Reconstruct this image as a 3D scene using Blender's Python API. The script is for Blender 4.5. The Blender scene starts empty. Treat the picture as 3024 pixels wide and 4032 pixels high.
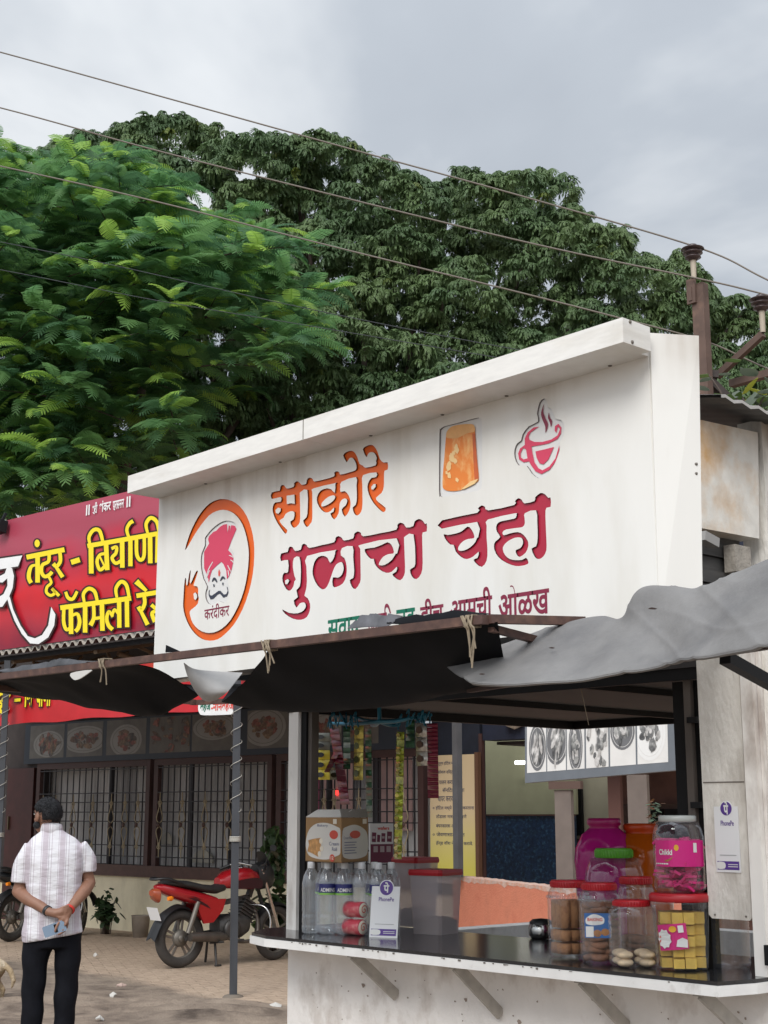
import bpy, bmesh, math, random
import numpy as np
from mathutils import Vector, Matrix
from mathutils.geometry import tessellate_polygon
R = math.radians
SC = bpy.context.scene
COL = SC.collection
# ---------------------------------------------------------------- camera
F, CX, CY, HC = 5600.0, 1512.0, 2016.0, 1.6          # focal length and centre in photo pixels, eye height
PITCH = math.atan2(1190, F); AL = R(42)
fw = np.array([-math.cos(AL)*math.cos(PITCH), math.sin(AL)*math.cos(PITCH), math.sin(PITCH)])
rt = np.array([math.sin(AL), math.cos(AL), 0.0]); up = np.cross(rt, fw)
EYE = np.array([0, 0, HC])
cd = bpy.data.cameras.new('camera'); cam = bpy.data.objects.new('camera', cd); COL.objects.link(cam)
cd.sensor_fit = 'VERTICAL'; cd.sensor_height = 36; cd.sensor_width = 27; cd.lens = 36*F/4032
cd.clip_start = 0.1; cd.clip_end = 1000
cam.matrix_world = Matrix(((rt[0], up[0], -fw[0], 0), (rt[1], up[1], -fw[1], 0), (rt[2], up[2], -fw[2], HC), (0, 0, 0, 1)))
SC.camera = cam
# ---------------------------------------------------------------- sky and sun
SUN_EL = R(39)       # overcast: a broad bright patch of cloud behind the viewer
sund = Vector((math.cos(SUN_EL)*math.cos(R(-62)), math.cos(SUN_EL)*math.sin(R(-62)), math.sin(SUN_EL)))
wd = bpy.data.worlds.new('World'); SC.world = wd; wd.use_nodes = True
nt = wd.node_tree; N = nt.nodes; L = nt.links
for n in list(N): N.remove(n)
def wn(t, **k):
    n = N.new(t)
    for a, b in k.items(): setattr(n, a, b)
    return n
def wmath(op, a, b=None, clamp=False):
    n = wn('ShaderNodeMath', operation=op, use_clamp=clamp)
    for i, v in enumerate((a, b)):
        if v is None: continue
        if isinstance(v, (int, float)): n.inputs[i].default_value = v
        else: L.new(v, n.inputs[i])
    return n.outputs[0]
out = wn('ShaderNodeOutputWorld'); bg = wn('ShaderNodeBackground'); bg.inputs['Strength'].default_value = 0.1
sky = wn('ShaderNodeTexSky', sky_type='NISHITA'); sky.sun_disc = False; sky.sun_elevation = SUN_EL
sky.sun_rotation = math.atan2(sund.x, sund.y); sky.dust_density = 3; sky.air_density = 1.2
tc = wn('ShaderNodeTexCoord'); sp = wn('ShaderNodeSeparateXYZ'); L.new(tc.outputs['Generated'], sp.inputs[0])
zz = wmath('ADD', wmath('MAXIMUM', sp.outputs[2], 0.0), 0.22)
cv = wn('ShaderNodeCombineXYZ'); L.new(wmath('DIVIDE', sp.outputs[0], zz), cv.inputs[0]); L.new(wmath('DIVIDE', sp.outputs[1], zz), cv.inputs[1])
mp = wn('ShaderNodeMapping'); mp.inputs['Location'].default_value = (5.18, 13.71, 0); mp.inputs['Scale'].default_value = (1.0, 1.0, 1)
L.new(cv.outputs[0], mp.inputs[0])
n1 = wn('ShaderNodeTexNoise'); n1.inputs['Scale'].default_value = 1.5; n1.inputs['Detail'].default_value = 6; n1.inputs['Roughness'].default_value = 0.5
n1.inputs['Distortion'].default_value = 0.25
L.new(mp.outputs[0], n1.inputs['Vector'])
cr = wn('ShaderNodeValToRGB'); cr.color_ramp.elements[0].position = 0.38; cr.color_ramp.elements[1].position = 0.63
cr.color_ramp.elements[0].color = (0.50, 0.545, 0.61, 1); cr.color_ramp.elements[1].color = (.92, .955, .99, 1)
e = cr.color_ramp.elements.new(0.52); e.color = (0.60, 0.65, 0.715, 1)
L.new(n1.outputs['Fac'], cr.inputs[0])
# brighter cloud towards the hidden sun, as under a real thin overcast
dt = wn('ShaderNodeVectorMath', operation='DOT_PRODUCT'); L.new(tc.outputs['Generated'], dt.inputs[0]); dt.inputs[1].default_value = sund
glow = wmath('POWER', wmath('MAXIMUM', dt.outputs['Value'], 0.0), 2.0)
gain = wmath('ADD', wmath('MULTIPLY', glow, 12), 7.0)
gain = wmath('MULTIPLY', gain, wmath('ADD', wmath('MULTIPLY', wmath('MAXIMUM', sp.outputs[2], 0.0), 0.75), 0.72))
vm = wn('ShaderNodeVectorMath', operation='SCALE'); L.new(cr.outputs[0], vm.inputs[0]); L.new(gain, vm.inputs['Scale'])
mx = wn('ShaderNodeMixRGB'); mx.inputs[0].default_value = 0.93; L.new(sky.outputs[0], mx.inputs[1]); L.new(vm.outputs[0], mx.inputs[2])
L.new(mx.outputs[0], bg.inputs['Color']); L.new(bg.outputs[0], out.inputs[0])
sl = bpy.data.lights.new('sun', 'SUN'); sl.energy = 1.5; sl.angle = R(28); sl.color = (1.0, 0.965, 0.91)
so = bpy.data.objects.new('sun', sl); COL.objects.link(so); so.location = (0, 0, 30)
so.rotation_euler = (-sund).to_track_quat('-Z', 'Y').to_euler()
SC.view_settings.view_transform = 'Standard'; SC.view_settings.look = 'None'; SC.view_settings.exposure = 0.34; SC.view_settings.gamma = 1
SC.cycles.max_bounces = 8; SC.cycles.transparent_max_bounces = 24; SC.cycles.diffuse_bounces = 4

# ---------------------------------------------------------------- measuring: a photo pixel met with a real plane
def ray(x, y): return fw*F + rt*(x-CX) + up*(CY-y)
def onY(x, y, Y): d = ray(x, y); return Vector(EYE + d*(Y/d[1]))
def onX(x, y, X): d = ray(x, y); return Vector(EYE + d*(X/d[0]))
def onZ(x, y, Z): d = ray(x, y); return Vector(EYE + d*((Z-HC)/d[2]))
def onD(x, y, D): return Vector(EYE + ray(x, y)*(D/F))
TH = R(5.5)                                           # the restaurant front is turned a little from the stall
E1 = Vector((math.cos(TH), math.sin(TH), 0)); NR = Vector((math.sin(TH), -math.cos(TH), 0))
FA = Vector((-16.25, 11.32, 0))
def onF(x, y, off=0.0):
    d = Vector(ray(x, y)); q = FA + NR*off; o = Vector(EYE)
    return o + d*(((q-o).dot(NR))/d.dot(NR))
def fsz(x, y, off=0.0):
    p = onF(x, y, off); return (p-FA).dot(E1), p.z
def fw3(s, z, off=0.0): p = FA + E1*s + NR*off; return Vector((p.x, p.y, z))

# ---------------------------------------------------------------- materials
MATS = {}
def col4(c): return (c[0], c[1], c[2], 1)
def mat(name, c, rough=0.6, metal=0.0, var=0.0, vs=6.0, c2=None, amt=0.5, ds=3.0, stretch=(1, 1, 1), bump=0.0, bs=60.0, spec=0.5, emit=0, sheen=0, detail=5, soft=0.12, coat=0, trans=0):
    if name in MATS: return MATS[name]
    m = bpy.data.materials.new(name); m.use_nodes = True; MATS[name] = m
    t = m.node_tree; b = t.nodes['Principled BSDF']; l = t.links
    b.inputs['Roughness'].default_value = rough; b.inputs['Metallic'].default_value = metal
    b.inputs['Specular IOR Level'].default_value = spec; b.inputs['Base Color'].default_value = col4(c)
    if coat: b.inputs['Coat Weight'].default_value = coat; b.inputs['Coat Roughness'].default_value = 0.08
    if sheen: b.inputs['Sheen Weight'].default_value = sheen
    if trans: b.inputs['Transmission Weight'].default_value = trans
    if emit: b.inputs['Emission Color'].default_value = col4(c); b.inputs['Emission Strength'].default_value = emit
    if var or c2 or bump:
        tcn = t.nodes.new('ShaderNodeTexCoord'); mpn = t.nodes.new('ShaderNodeMapping'); mpn.inputs['Scale'].default_value = stretch
        l.new(tcn.outputs['Object'], mpn.inputs[0])
        cur = None
        if c2:
            n = t.nodes.new('ShaderNodeTexNoise'); n.inputs['Scale'].default_value = ds; n.inputs['Detail'].default_value = detail; n.inputs['Roughness'].default_value = 0.62
            l.new(mpn.outputs[0], n.inputs['Vector'])
            r = t.nodes.new('ShaderNodeValToRGB'); p = 1-amt
            r.color_ramp.elements[0].position = max(0, p-soft); r.color_ramp.elements[1].position = min(1, p+soft)
            r.color_ramp.elements[0].color = col4(c); r.color_ramp.elements[1].color = col4(c2)
            l.new(n.outputs['Fac'], r.inputs[0]); cur = r.outputs[0]
        if var:
            n = t.nodes.new('ShaderNodeTexNoise'); n.inputs['Scale'].default_value = vs; n.inputs['Detail'].default_value = 6
            l.new(mpn.outputs[0], n.inputs['Vector'])
            mr = t.nodes.new('ShaderNodeMapRange'); mr.inputs[1].default_value = 0.3; mr.inputs[2].default_value = 0.7
            mr.inputs[3].default_value = 1-var; mr.inputs[4].default_value = 1+var; l.new(n.outputs['Fac'], mr.inputs[0])
            v = t.nodes.new('ShaderNodeVectorMath'); v.operation = 'SCALE'; l.new(mr.outputs[0], v.inputs['Scale'])
            if cur: l.new(cur, v.inputs[0])
            else: v.inputs[0].default_value = c
            cur = v.outputs[0]
        if cur: l.new(cur, b.inputs['Base Color'])
        if bump:
            n = t.nodes.new('ShaderNodeTexNoise'); n.inputs['Scale'].default_value = bs; n.inputs['Detail'].default_value = 6
            l.new(mpn.outputs[0], n.inputs['Vector'])
            bn = t.nodes.new('ShaderNodeBump'); bn.inputs['Strength'].default_value = bump; bn.inputs['Distance'].default_value = 0.02
            l.new(n.outputs['Fac'], bn.inputs['Height']); l.new(bn.outputs[0], b.inputs['Normal'])
    return m
def clear(name, c, fac=0.25, rough=0.08, tint=(1, 1, 1), diff=1.0):
    """thin clear plastic: part see-through, part glossy surface"""
    if name in MATS: return MATS[name]
    m = bpy.data.materials.new(name); m.use_nodes = True; MATS[name] = m
    t = m.node_tree; b = t.nodes['Principled BSDF']; l = t.links
    b.inputs['Base Color'].default_value = col4(c); b.inputs['Roughness'].default_value = rough
    if diff < 1:
        gl = t.nodes.new('ShaderNodeBsdfGlossy'); gl.inputs['Roughness'].default_value = rough; gl.inputs['Color'].default_value = (.95, .97, 1, 1)
        m2_ = t.nodes.new('ShaderNodeMixShader'); m2_.inputs[0].default_value = diff; l.new(gl.outputs[0], m2_.inputs[1]); l.new(b.outputs[0], m2_.inputs[2]); b = m2_
    tr = t.nodes.new('ShaderNodeBsdfTransparent'); tr.inputs[0].default_value = col4(tint)
    ms = t.nodes.new('ShaderNodeMixShader'); lw = t.nodes.new('ShaderNodeLayerWeight'); lw.inputs[0].default_value = 0.35
    mr = t.nodes.new('ShaderNodeMapRange'); mr.inputs[3].default_value = fac; mr.inputs[4].default_value = min(1, fac+0.42)
    l.new(lw.outputs['Facing'], mr.inputs[0]); l.new(mr.outputs[0], ms.inputs[0])
    l.new(tr.outputs[0], ms.inputs[1]); l.new(b.outputs[0], ms.inputs[2]); l.new(ms.outputs[0], t.nodes['Material Output'].inputs[0])
    return m

# ---------------------------------------------------------------- mesh builder
class MB:
    def __init__(s): s.v = []; s.f = []; s.mi = []; s.sm = []; s.cur = 0
    def use(s, i): s.cur = i; return s
    def add(s, vs, fs, smooth=False):
        k = len(s.v); s.v += [tuple(v) for v in vs]
        for f in fs: s.f.append(tuple(k+i for i in f)); s.mi.append(s.cur); s.sm.append(smooth)
        return s
    def box(s, lo, hi):
        x0, y0, z0 = lo; x1, y1, z1 = hi
        return s.add([(x0,y0,z0),(x1,y0,z0),(x1,y1,z0),(x0,y1,z0),(x0,y0,z1),(x1,y0,z1),(x1,y1,z1),(x0,y1,z1)],
            [(0,3,2,1),(4,5,6,7),(0,1,5,4),(1,2,6,5),(2,3,7,6),(3,0,4,7)])
    def obox(s, o, a, b, c):
        """box from a corner and three edge vectors"""
        o, a, b, c = (Vector(q) for q in (o, a, b, c))
        return s.add([o, o+a, o+a+b, o+b, o+c, o+a+c, o+a+b+c, o+b+c],
            [(0,3,2,1),(4,5,6,7),(0,1,5,4),(1,2,6,5),(2,3,7,6),(3,0,4,7)])
    def bar(s, p, q, w, h, upv=(0, 0, 1)):
        p, q = Vector(p), Vector(q); d = (q-p).normalized(); u = Vector(upv)
        if abs(d.dot(u)) > 0.98: u = Vector((0, 1, 0))
        a = d.cross(u).normalized(); b = a.cross(d).normalized()
        return s.obox(p-a*w/2-b*h/2, a*w, b*h, q-p)
    def quad(s, a, b, c, d): return s.add([a, b, c, d], [(0, 1, 2, 3)])
    def tube(s, pts, r, n=8, cap=True, smooth=True):
        pts = [Vector(p) for p in pts]; m = len(pts); rs = r if isinstance(r, (list, tuple)) else [r]*m
        vs = []; fs = []; ref = Vector((0, 0, 1))
        d0 = (pts[1]-pts[0]).normalized()
        if abs(d0.dot(ref)) > 0.9: ref = Vector((1, 0, 0))
        a = d0.cross(ref).normalized()
        for i, p in enumerate(pts):
            d = ((pts[min(i+1, m-1)]-pts[max(i-1, 0)])).normalized()
            a = (a - d*a.dot(d)).normalized(); b = d.cross(a)
            for k in range(n):
                t = 2*math.pi*k/n; vs.append(p + (a*math.cos(t)+b*math.sin(t))*rs[i])
        for i in range(m-1):
            for k in range(n): fs.append((i*n+k, i*n+(k+1) % n, (i+1)*n+(k+1) % n, (i+1)*n+k))
        s.add(vs, fs, smooth)
        if cap:
            s.add(vs[:n], [tuple(reversed(range(n)))]); s.add(vs[-n:], [tuple(range(n))])
        return s
    def lathe(s, prof, c=(0, 0, 0), n=20, smooth=True, sq=0.0, axis=None, rz=0.0):
        """profile of (radius, height); sq rounds the section towards a square"""
        c = Vector(c); vs = []; fs = []
        for r, z in prof:
            for k in range(n):
                t = 2*math.pi*k/n; co, si = math.cos(t), math.sin(t)
                if sq: q = max(abs(co), abs(si)); g = 1/(q*sq+(1-sq)); rr = r*g
                else: rr = r
                t2 = t+rz; v = Vector((rr*math.cos(t2), rr*math.sin(t2), z))
                if axis is not None: v = axis @ v
                vs.append(c+v)
        m = len(prof)
        for i in range(m-1):
            for k in range(n): fs.append((i*n+k, i*n+(k+1) % n, (i+1)*n+(k+1) % n, (i+1)*n+k))
        return s.add(vs, fs, smooth)
    def loft(s, rings, closed=True, cap=True, smooth=True):
        n = len(rings[0]); vs = [v for r in rings for v in r]; fs = []
        for i in range(len(rings)-1):
            for k in range(n if closed else n-1): fs.append((i*n+k, i*n+(k+1) % n, (i+1)*n+(k+1) % n, (i+1)*n+k))
        s.add(vs, fs, smooth)
        if cap and closed: s.add(rings[0], [tuple(reversed(range(n)))], smooth); s.add(rings[-1], [tuple(range(n))], smooth)
        return s
    def plate(s, loops, fn, th, back=None):
        """flat shape: loops of 2D points (outer, then holes) mapped by fn to the front face, th = vector to the back"""
        L3 = [[Vector(fn(*p)) for p in lp] for lp in loops]; th = Vector(th)
        tris = tessellate_polygon([[Vector((p[0], p[1], 0)) for p in lp] for lp in loops]); flat = [p for lp in L3 for p in lp]
        s.add(flat, [tuple(t) for t in tris])
        if th.length > 1e-6:
            for lp in L3:
                n = len(lp); s.add(lp+[p+th for p in lp], [(i, (i+1) % n, n+(i+1) % n, n+i) for i in range(n)])
        return s
    def stroke(s, pts, w, fn, th=(0, 0, 0)):
        """brush stroke: centre line smoothed, width w (number or list), flat ends"""
        p = smooth2(pts, 5) if len(pts) > 2 else [Vector(q) for q in pts]
        n = len(p); ws = [w]*n if not isinstance(w, (list, tuple)) else list(np.interp(np.linspace(0, 1, n), np.linspace(0, 1, len(w)), w))
        A = []; B = []
        for i in range(n):
            d = (p[min(i+1, n-1)]-p[max(i-1, 0)]).normalized(); nn = Vector((-d.y, d.x))
            A.append(p[i]+nn*ws[i]/2); B.append(p[i]-nn*ws[i]/2)
        a3 = [Vector(fn(q.x, q.y)) for q in A]; b3 = [Vector(fn(q.x, q.y)) for q in B]
        s.add(a3+b3, [(i, i+1, n+i+1, n+i) for i in range(n-1)]); th = Vector(th)
        if th.length > 1e-6:
            lp = a3+b3[::-1]; m = len(lp); s.add(lp+[q+th for q in lp], [(i, (i+1) % m, m+(i+1) % m, m+i) for i in range(m)])
        return s
    def build(s, name, mats, parent=None, loc=None):
        me = bpy.data.meshes.new(name); off = Vector(loc) if loc is not None else (parent_world(parent) if parent is not None else Vector())
        me.from_pydata([tuple(Vector(v)-off) for v in s.v], [], s.f)
        for m in (mats if isinstance(mats, (list, tuple)) else [mats]): me.materials.append(m)
        me.polygons.foreach_set('material_index', s.mi); me.polygons.foreach_set('use_smooth', s.sm); me.update()
        o = bpy.data.objects.new(name, me); COL.objects.link(o)
        if parent is not None: o.parent = parent
        if parent is None and loc is not None: o.location = loc
        return o
def parent_world(o):
    p = Vector()
    while o is not None: p = p+o.location; o = o.parent
    return p
def smooth2(pts, k=5):
    P = [Vector(p) for p in pts]; o = []
    for i in range(len(P)-1):
        a = P[max(i-1, 0)]; b = P[i]; c = P[i+1]; d = P[min(i+2, len(P)-1)]
        for j in range(k):
            t = j/k; o.append(0.5*((2*b)+(c-a)*t+(2*a-5*b+4*c-d)*t*t+(3*b-a-3*c+d)*t**3))
    o.append(P[-1]); return o
def smoothloop(pts, k=3):
    P = [Vector(p) for p in pts]; n = len(P); o = []
    for i in range(n):
        a, b, c, d = P[i-1], P[i], P[(i+1) % n], P[(i+2) % n]
        for j in range(k):
            t = j/k; o.append(0.5*((2*b)+(c-a)*t+(2*a-5*b+4*c-d)*t*t+(3*b-a-3*c+d)*t**3))
    return o
FONTCACHE = {}
def font_mesh(body, bold=0.0):
    k = (body, bold)
    if k not in FONTCACHE:
        cu = bpy.data.curves.new('lettering', 'FONT'); cu.body = body; cu.offset = bold; cu.resolution_u = 4
        o = bpy.data.objects.new('lettering', cu); COL.objects.link(o)
        dg = bpy.context.evaluated_depsgraph_get(); dg.update()
        me = bpy.data.meshes.new_from_object(o.evaluated_get(dg))
        FONTCACHE[k] = ([v.co.copy() for v in me.vertices], [tuple(p.vertices) for p in me.polygons])
        bpy.data.objects.remove(o); bpy.data.meshes.remove(me); bpy.data.curves.remove(cu)
    return FONTCACHE[k]
def text(mb, body, p0, u, v, bold=0.0, slack=None):
    """lettering filling the rectangle p0 + u (full width) + v (full height)"""
    vs, fs = font_mesh(body, bold)
    if not vs: return
    x0 = min(q.x for q in vs); x1 = max(q.x for q in vs); y0 = min(q.y for q in vs); y1 = max(q.y for q in vs)
    p0, u, v = Vector(p0), Vector(u), Vector(v)
    mb.add([p0+u*((q.x-x0)/(x1-x0))+v*((q.y-y0)/(y1-y0)) for q in vs], fs)
def tag(o, label, cat, group=None, kind=None):
    if label: o['label'] = label
    if cat: o['category'] = cat
    if group: o['group'] = group
    if kind: o['kind'] = kind
    return o
def thing(name, loc, label, cat, group=None):
    o = bpy.data.objects.new(name, None); COL.objects.link(o); o.location = loc; o.empty_display_size = 0.1
    return tag(o, label, cat, group)
def structure(o): o['kind'] = 'structure'; return o
def copy_tree(o, parent=None):
    c = o.copy(); COL.objects.link(c)
    if parent is not None: c.parent = parent
    for ch in list(o.children): copy_tree(ch, c)
    return c
rnd = random.Random(7)
# ================================================================ materials of the stall
WHITE = mat('white_panel', (0.80, 0.785, 0.745), 0.42, var=0.03, vs=3, c2=(0.68, 0.65, 0.58), amt=0.36, ds=1.6, stretch=(2.2, 2.2, 0.55), soft=0.16)
def stain_top(m, z0, z1, c, k, x_lo=None):
    """brown rain streaks that run down from the top edge of the panel"""
    t = m.node_tree; b = t.nodes['Principled BSDF']; l = t.links; src = b.inputs['Base Color'].links[0].from_socket
    tcn = t.nodes.new('ShaderNodeTexCoord'); mp_ = t.nodes.new('ShaderNodeMapping'); mp_.inputs['Scale'].default_value = (16, 1, 1.1); l.new(tcn.outputs['Object'], mp_.inputs[0])
    n = t.nodes.new('ShaderNodeTexNoise'); n.inputs['Scale'].default_value = 1; n.inputs['Detail'].default_value = 6; l.new(mp_.outputs[0], n.inputs['Vector'])
    n2 = t.nodes.new('ShaderNodeTexNoise'); n2.inputs['Scale'].default_value = 2.1; n2.inputs['Detail'].default_value = 4; l.new(tcn.outputs['Object'], n2.inputs['Vector'])
    sx_ = t.nodes.new('ShaderNodeSeparateXYZ'); l.new(tcn.outputs['Object'], sx_.inputs[0])
    g = t.nodes.new('ShaderNodeMapRange'); g.interpolation_type = 'SMOOTHSTEP'; g.inputs[1].default_value = z0; g.inputs[2].default_value = z1; l.new(sx_.outputs[2], g.inputs[0])
    r = t.nodes.new('ShaderNodeMapRange'); r.inputs[1].default_value = .42; r.inputs[2].default_value = .72; l.new(n.outputs['Fac'], r.inputs[0])
    r2 = t.nodes.new('ShaderNodeMapRange'); r2.inputs[1].default_value = .40; r2.inputs[2].default_value = .62; l.new(n2.outputs['Fac'], r2.inputs[0])
    def mu(a, q):
        x = t.nodes.new('ShaderNodeMath'); x.operation = 'MULTIPLY'; x.use_clamp = True; l.new(a, x.inputs[0])
        if isinstance(q, float): x.inputs[1].default_value = q
        else: l.new(q, x.inputs[1])
        return x.outputs[0]
    ad_ = t.nodes.new('ShaderNodeMath'); ad_.operation = 'MULTIPLY_ADD'; l.new(r.outputs[0], ad_.inputs[0]); ad_.inputs[1].default_value = .8; ad_.inputs[2].default_value = .25
    f = mu(mu(mu(ad_.outputs[0], g.outputs[0]), r2.outputs[0]), k)
    mxn = t.nodes.new('ShaderNodeMixRGB'); l.new(f, mxn.inputs[0]); l.new(src, mxn.inputs[1]); mxn.inputs[2].default_value = col4(c); l.new(mxn.outputs[0], b.inputs['Base Color'])
stain_top(WHITE, .42, .84, (.36, .29, .22), .75)
FASC = mat('white_fascia', (0.78, 0.76, 0.72), 0.45, var=0.05, vs=14, c2=(0.62, 0.58, 0.51), amt=0.33, ds=2.5, stretch=(1, 1, 5), soft=0.15)
DIRT = mat('grime', (0.16, 0.14, 0.12), 0.8)
ORANGE = mat('orange_acrylic', (0.80, 0.128, 0.011), 0.3, spec=0.4, var=0.03)
CRIM = mat('crimson_acrylic', (0.43, 0.017, 0.046), 0.22, spec=0.5, var=0.03)
EDGE = mat('acrylic_edge', (0.07, 0.012, 0.02), 0.5)  # dark cut core, with the shade of the recess put into the colour
OEDGE = mat('orange_acrylic_edge', (0.14, 0.03, 0.008), 0.5)  # orange cut walls, likewise coloured dark for the recess
MAROON = mat('maroon_acrylic', (0.23, 0.018, 0.05), 0.35)
GREENL = mat('green_acrylic', (0.0, 0.15, 0.085), 0.35)
PINK = mat('pink_print', (0.66, 0.055, 0.12), 0.4)
NAVY = mat('navy_print', (0.035, 0.04, 0.065), 0.4)
TILAK = mat('red_print', (0.72, 0.08, 0.06), 0.4)
PLATEW = mat('acrylic_plate', (0.74, 0.73, 0.71), 0.3)
PLEDGE = mat('acrylic_plate_edge', (0.14, 0.12, 0.12), 0.4)  # dark core of the cut, recess shade also in the colour
SIGNY, SZ0, SZ1, SX0, SX1 = 3.3, 2.15, 2.965, -5.12, -2.486
LET = 0.0075
def zmap(ox, oy, s, Y): return lambda x, y: onY(ox+x*s, oy+y*s, Y)

sign = thing('shop_sign', (-3.8, 3.45, SZ0), 'white shop sign box with raised orange and crimson lettering over the tea stall counter', 'shop sign')
b = MB(); b.box((SX0, 3.14, 2.937), (-3.93, SIGNY+0.125, 3.012)); b.box((-3.927, 3.14, 2.937), (-2.487, SIGNY+0.125, 3.012)); b.box((-2.4868, 3.14, 2.937), (-2.452, 3.268, 3.012))
b.use(1); b.box((-3.9305, 3.1392, 2.939), (-3.9265, 3.1405, 3.012))
for x, y in ((1217, 93), (1229, 203)):
    p = onX(1600+x*.7233, 1200+y*.7233, -2.452); b.lathe([(0, 0.004), (0.005, 0.003), (0.006, 0)], p, 8, axis=Matrix.Rotation(R(90), 3, 'Y'))
for x in (-4.75, -4.25, -3.72, -3.35, -3.05, -2.62):
    b.lathe([(0, 0.003), (0.006, 0.002), (0.007, 0)], (x, 3.285, 2.9365), 8, axis=Matrix.Rotation(R(180), 3, 'X'))
fas = b.build('fascia', [FASC, DIRT], sign)
b = MB()                                          # splayed side panel
q = [(-2.476, 3.30), (-2.394, 3.43), (-2.402, 3.434), (-2.484, 3.304)]; q0 = [(-2.484, 3.30), (-2.424, 3.425), (-2.432, 3.429), (-2.492, 3.304)]
b.loft([[Vector((x, y, SZ0-0.02)) for x, y in q0], [Vector((x, y, 3.008)) for x, y in q]], smooth=False)
wing = b.build('return_panel', WHITE, sign)
b = MB()
for yy in (868, 920):
    p = onY(1600+1572*.7233, 1200+yy*.7233, 3.414)
    b.lathe([(0, 0.008), (0.004, 0.007), (0.005, 0)], p, 8, axis=Matrix.Rotation(R(90), 3, 'Y'))
b.build('screw', DIRT, wing)

CUTS = []; ISLANDS = []                           # the lettering is cut out of the panel; coloured acrylic shows behind
def letters(name, loops_list, fn, mats, th=LET, par=sign):
    m = MB(); pts = []
    for loops in loops_list:
        sm = [[Vector(fn(*p)) for p in (smoothloop(lp, 2) if len(lp) > 6 else lp)] for lp in loops]
        CUTS.append([(p.x, p.z) for p in sm[0]]); pts += sm[0]
        for lp in sm[1:]: ISLANDS.append([(p.x, p.z) for p in lp])
        m.use(1)
        for lp in sm:
            n = len(lp); m.add(lp+[p+Vector((0, th, 0)) for p in lp], [(i, (i+1) % n, n+(i+1) % n, n+i) for i in range(n)])
    th = th-.00012*len(CUTS)-(.0012 if name == 'emblem_plate' else 0)
    x0, x1 = min(p.x for p in pts)-.004, max(p.x for p in pts)+.004; z0, z1 = min(p.z for p in pts)-.004, max(p.z for p in pts)+.004
    m.use(0).quad((x0, SIGNY+th, z0), (x1, SIGNY+th, z0), (x1, SIGNY+th, z1), (x0, SIGNY+th, z1))
    return m.build(name, mats, par)
ZA = zmap(1050, 1720, .30741, SIGNY); ZB = zmap(1080, 2000, .38577, SIGNY); ZC = zmap(1700, 1900, .31344, SIGNY); ZD = zmap(700, 1940, .28021, SIGNY); ZE = zmap(1650, 1550, .3918, SIGNY)
SAKORE = [(65,712),(165,690),(175,640),(200,617),(230,625),(258,662),(345,640),(352,595),(385,568),(420,585),(450,615),(505,600),(515,550),(550,522),(590,540),(610,572),(740,545),(865,505),(865,460),(900,440),(935,460),(945,485),(1060,455),(1140,425),(1150,370),(1130,310),(1095,268),(1060,275),(1035,315),(1020,318),(980,240),(1020,195),(1085,178),(1130,205),(1165,270),(1190,345),(1235,370),(1265,395),(1395,365),(1400,310),(1410,270),(1385,215),(1350,195),(1310,205),(1285,250),(1270,250),(1232,160),(1275,120),(1335,103),(1375,120),(1420,190),(1450,285),(1500,330),(1550,327),(1550,420),(1510,432),(1503,520),(1500,640),(1470,720),(1400,780),(1430,835),(1525,910),(1505,962),(1460,945),(1370,850),(1310,740),(1290,640),(1310,570),(1345,525),(1400,515),(1405,455),(1235,490),(1225,600),(1228,850),(1210,960),(1160,1008),(1120,980),(1102,905),(1140,870),(1155,780),(1150,620),(1145,515),(960,575),(945,640),(945,705),(1000,695),(1050,750),(1075,840),(1060,940),(1000,1022),(960,930),(1010,880),(1032,820),(1015,792),(975,797),(940,840),(930,900),(920,980),(865,1060),(815,985),(855,960),(862,905),(820,950),(760,970),(700,935),(650,850),(645,770),(690,690),(770,660),(830,675),(872,715),(880,600),(870,595),(600,660),(585,720),(585,1040),(560,1110),(520,1155),(490,1130),(467,1070),(510,1030),(525,920),(520,680),(435,705),(425,760),(430,1040),(410,1120),(355,1165),(320,1140),(303,1085),(345,1055),(355,965),(300,955),(240,990),(215,1040),(165,1070),(200,1130),(265,1195),(245,1240),(215,1215),(130,1090),(80,970),(80,890),(110,840),(180,830),(180,770),(65,797)]
SAK_H = [[(145,908),(180,915),(178,950),(150,985),(118,975),(112,940)],[(255,755),(355,740),(360,858),(310,850),(258,862)],[(700,870),(715,835),(760,790),(820,755),(868,752),(876,780),(850,820),(780,870),(710,893)],[(1340,640),(1370,605),(1395,605),(1395,640),(1365,675),(1342,672)]]
letters('first_line_lettering', [[SAKORE]+SAK_H], ZA, [ORANGE, OEDGE])
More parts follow.
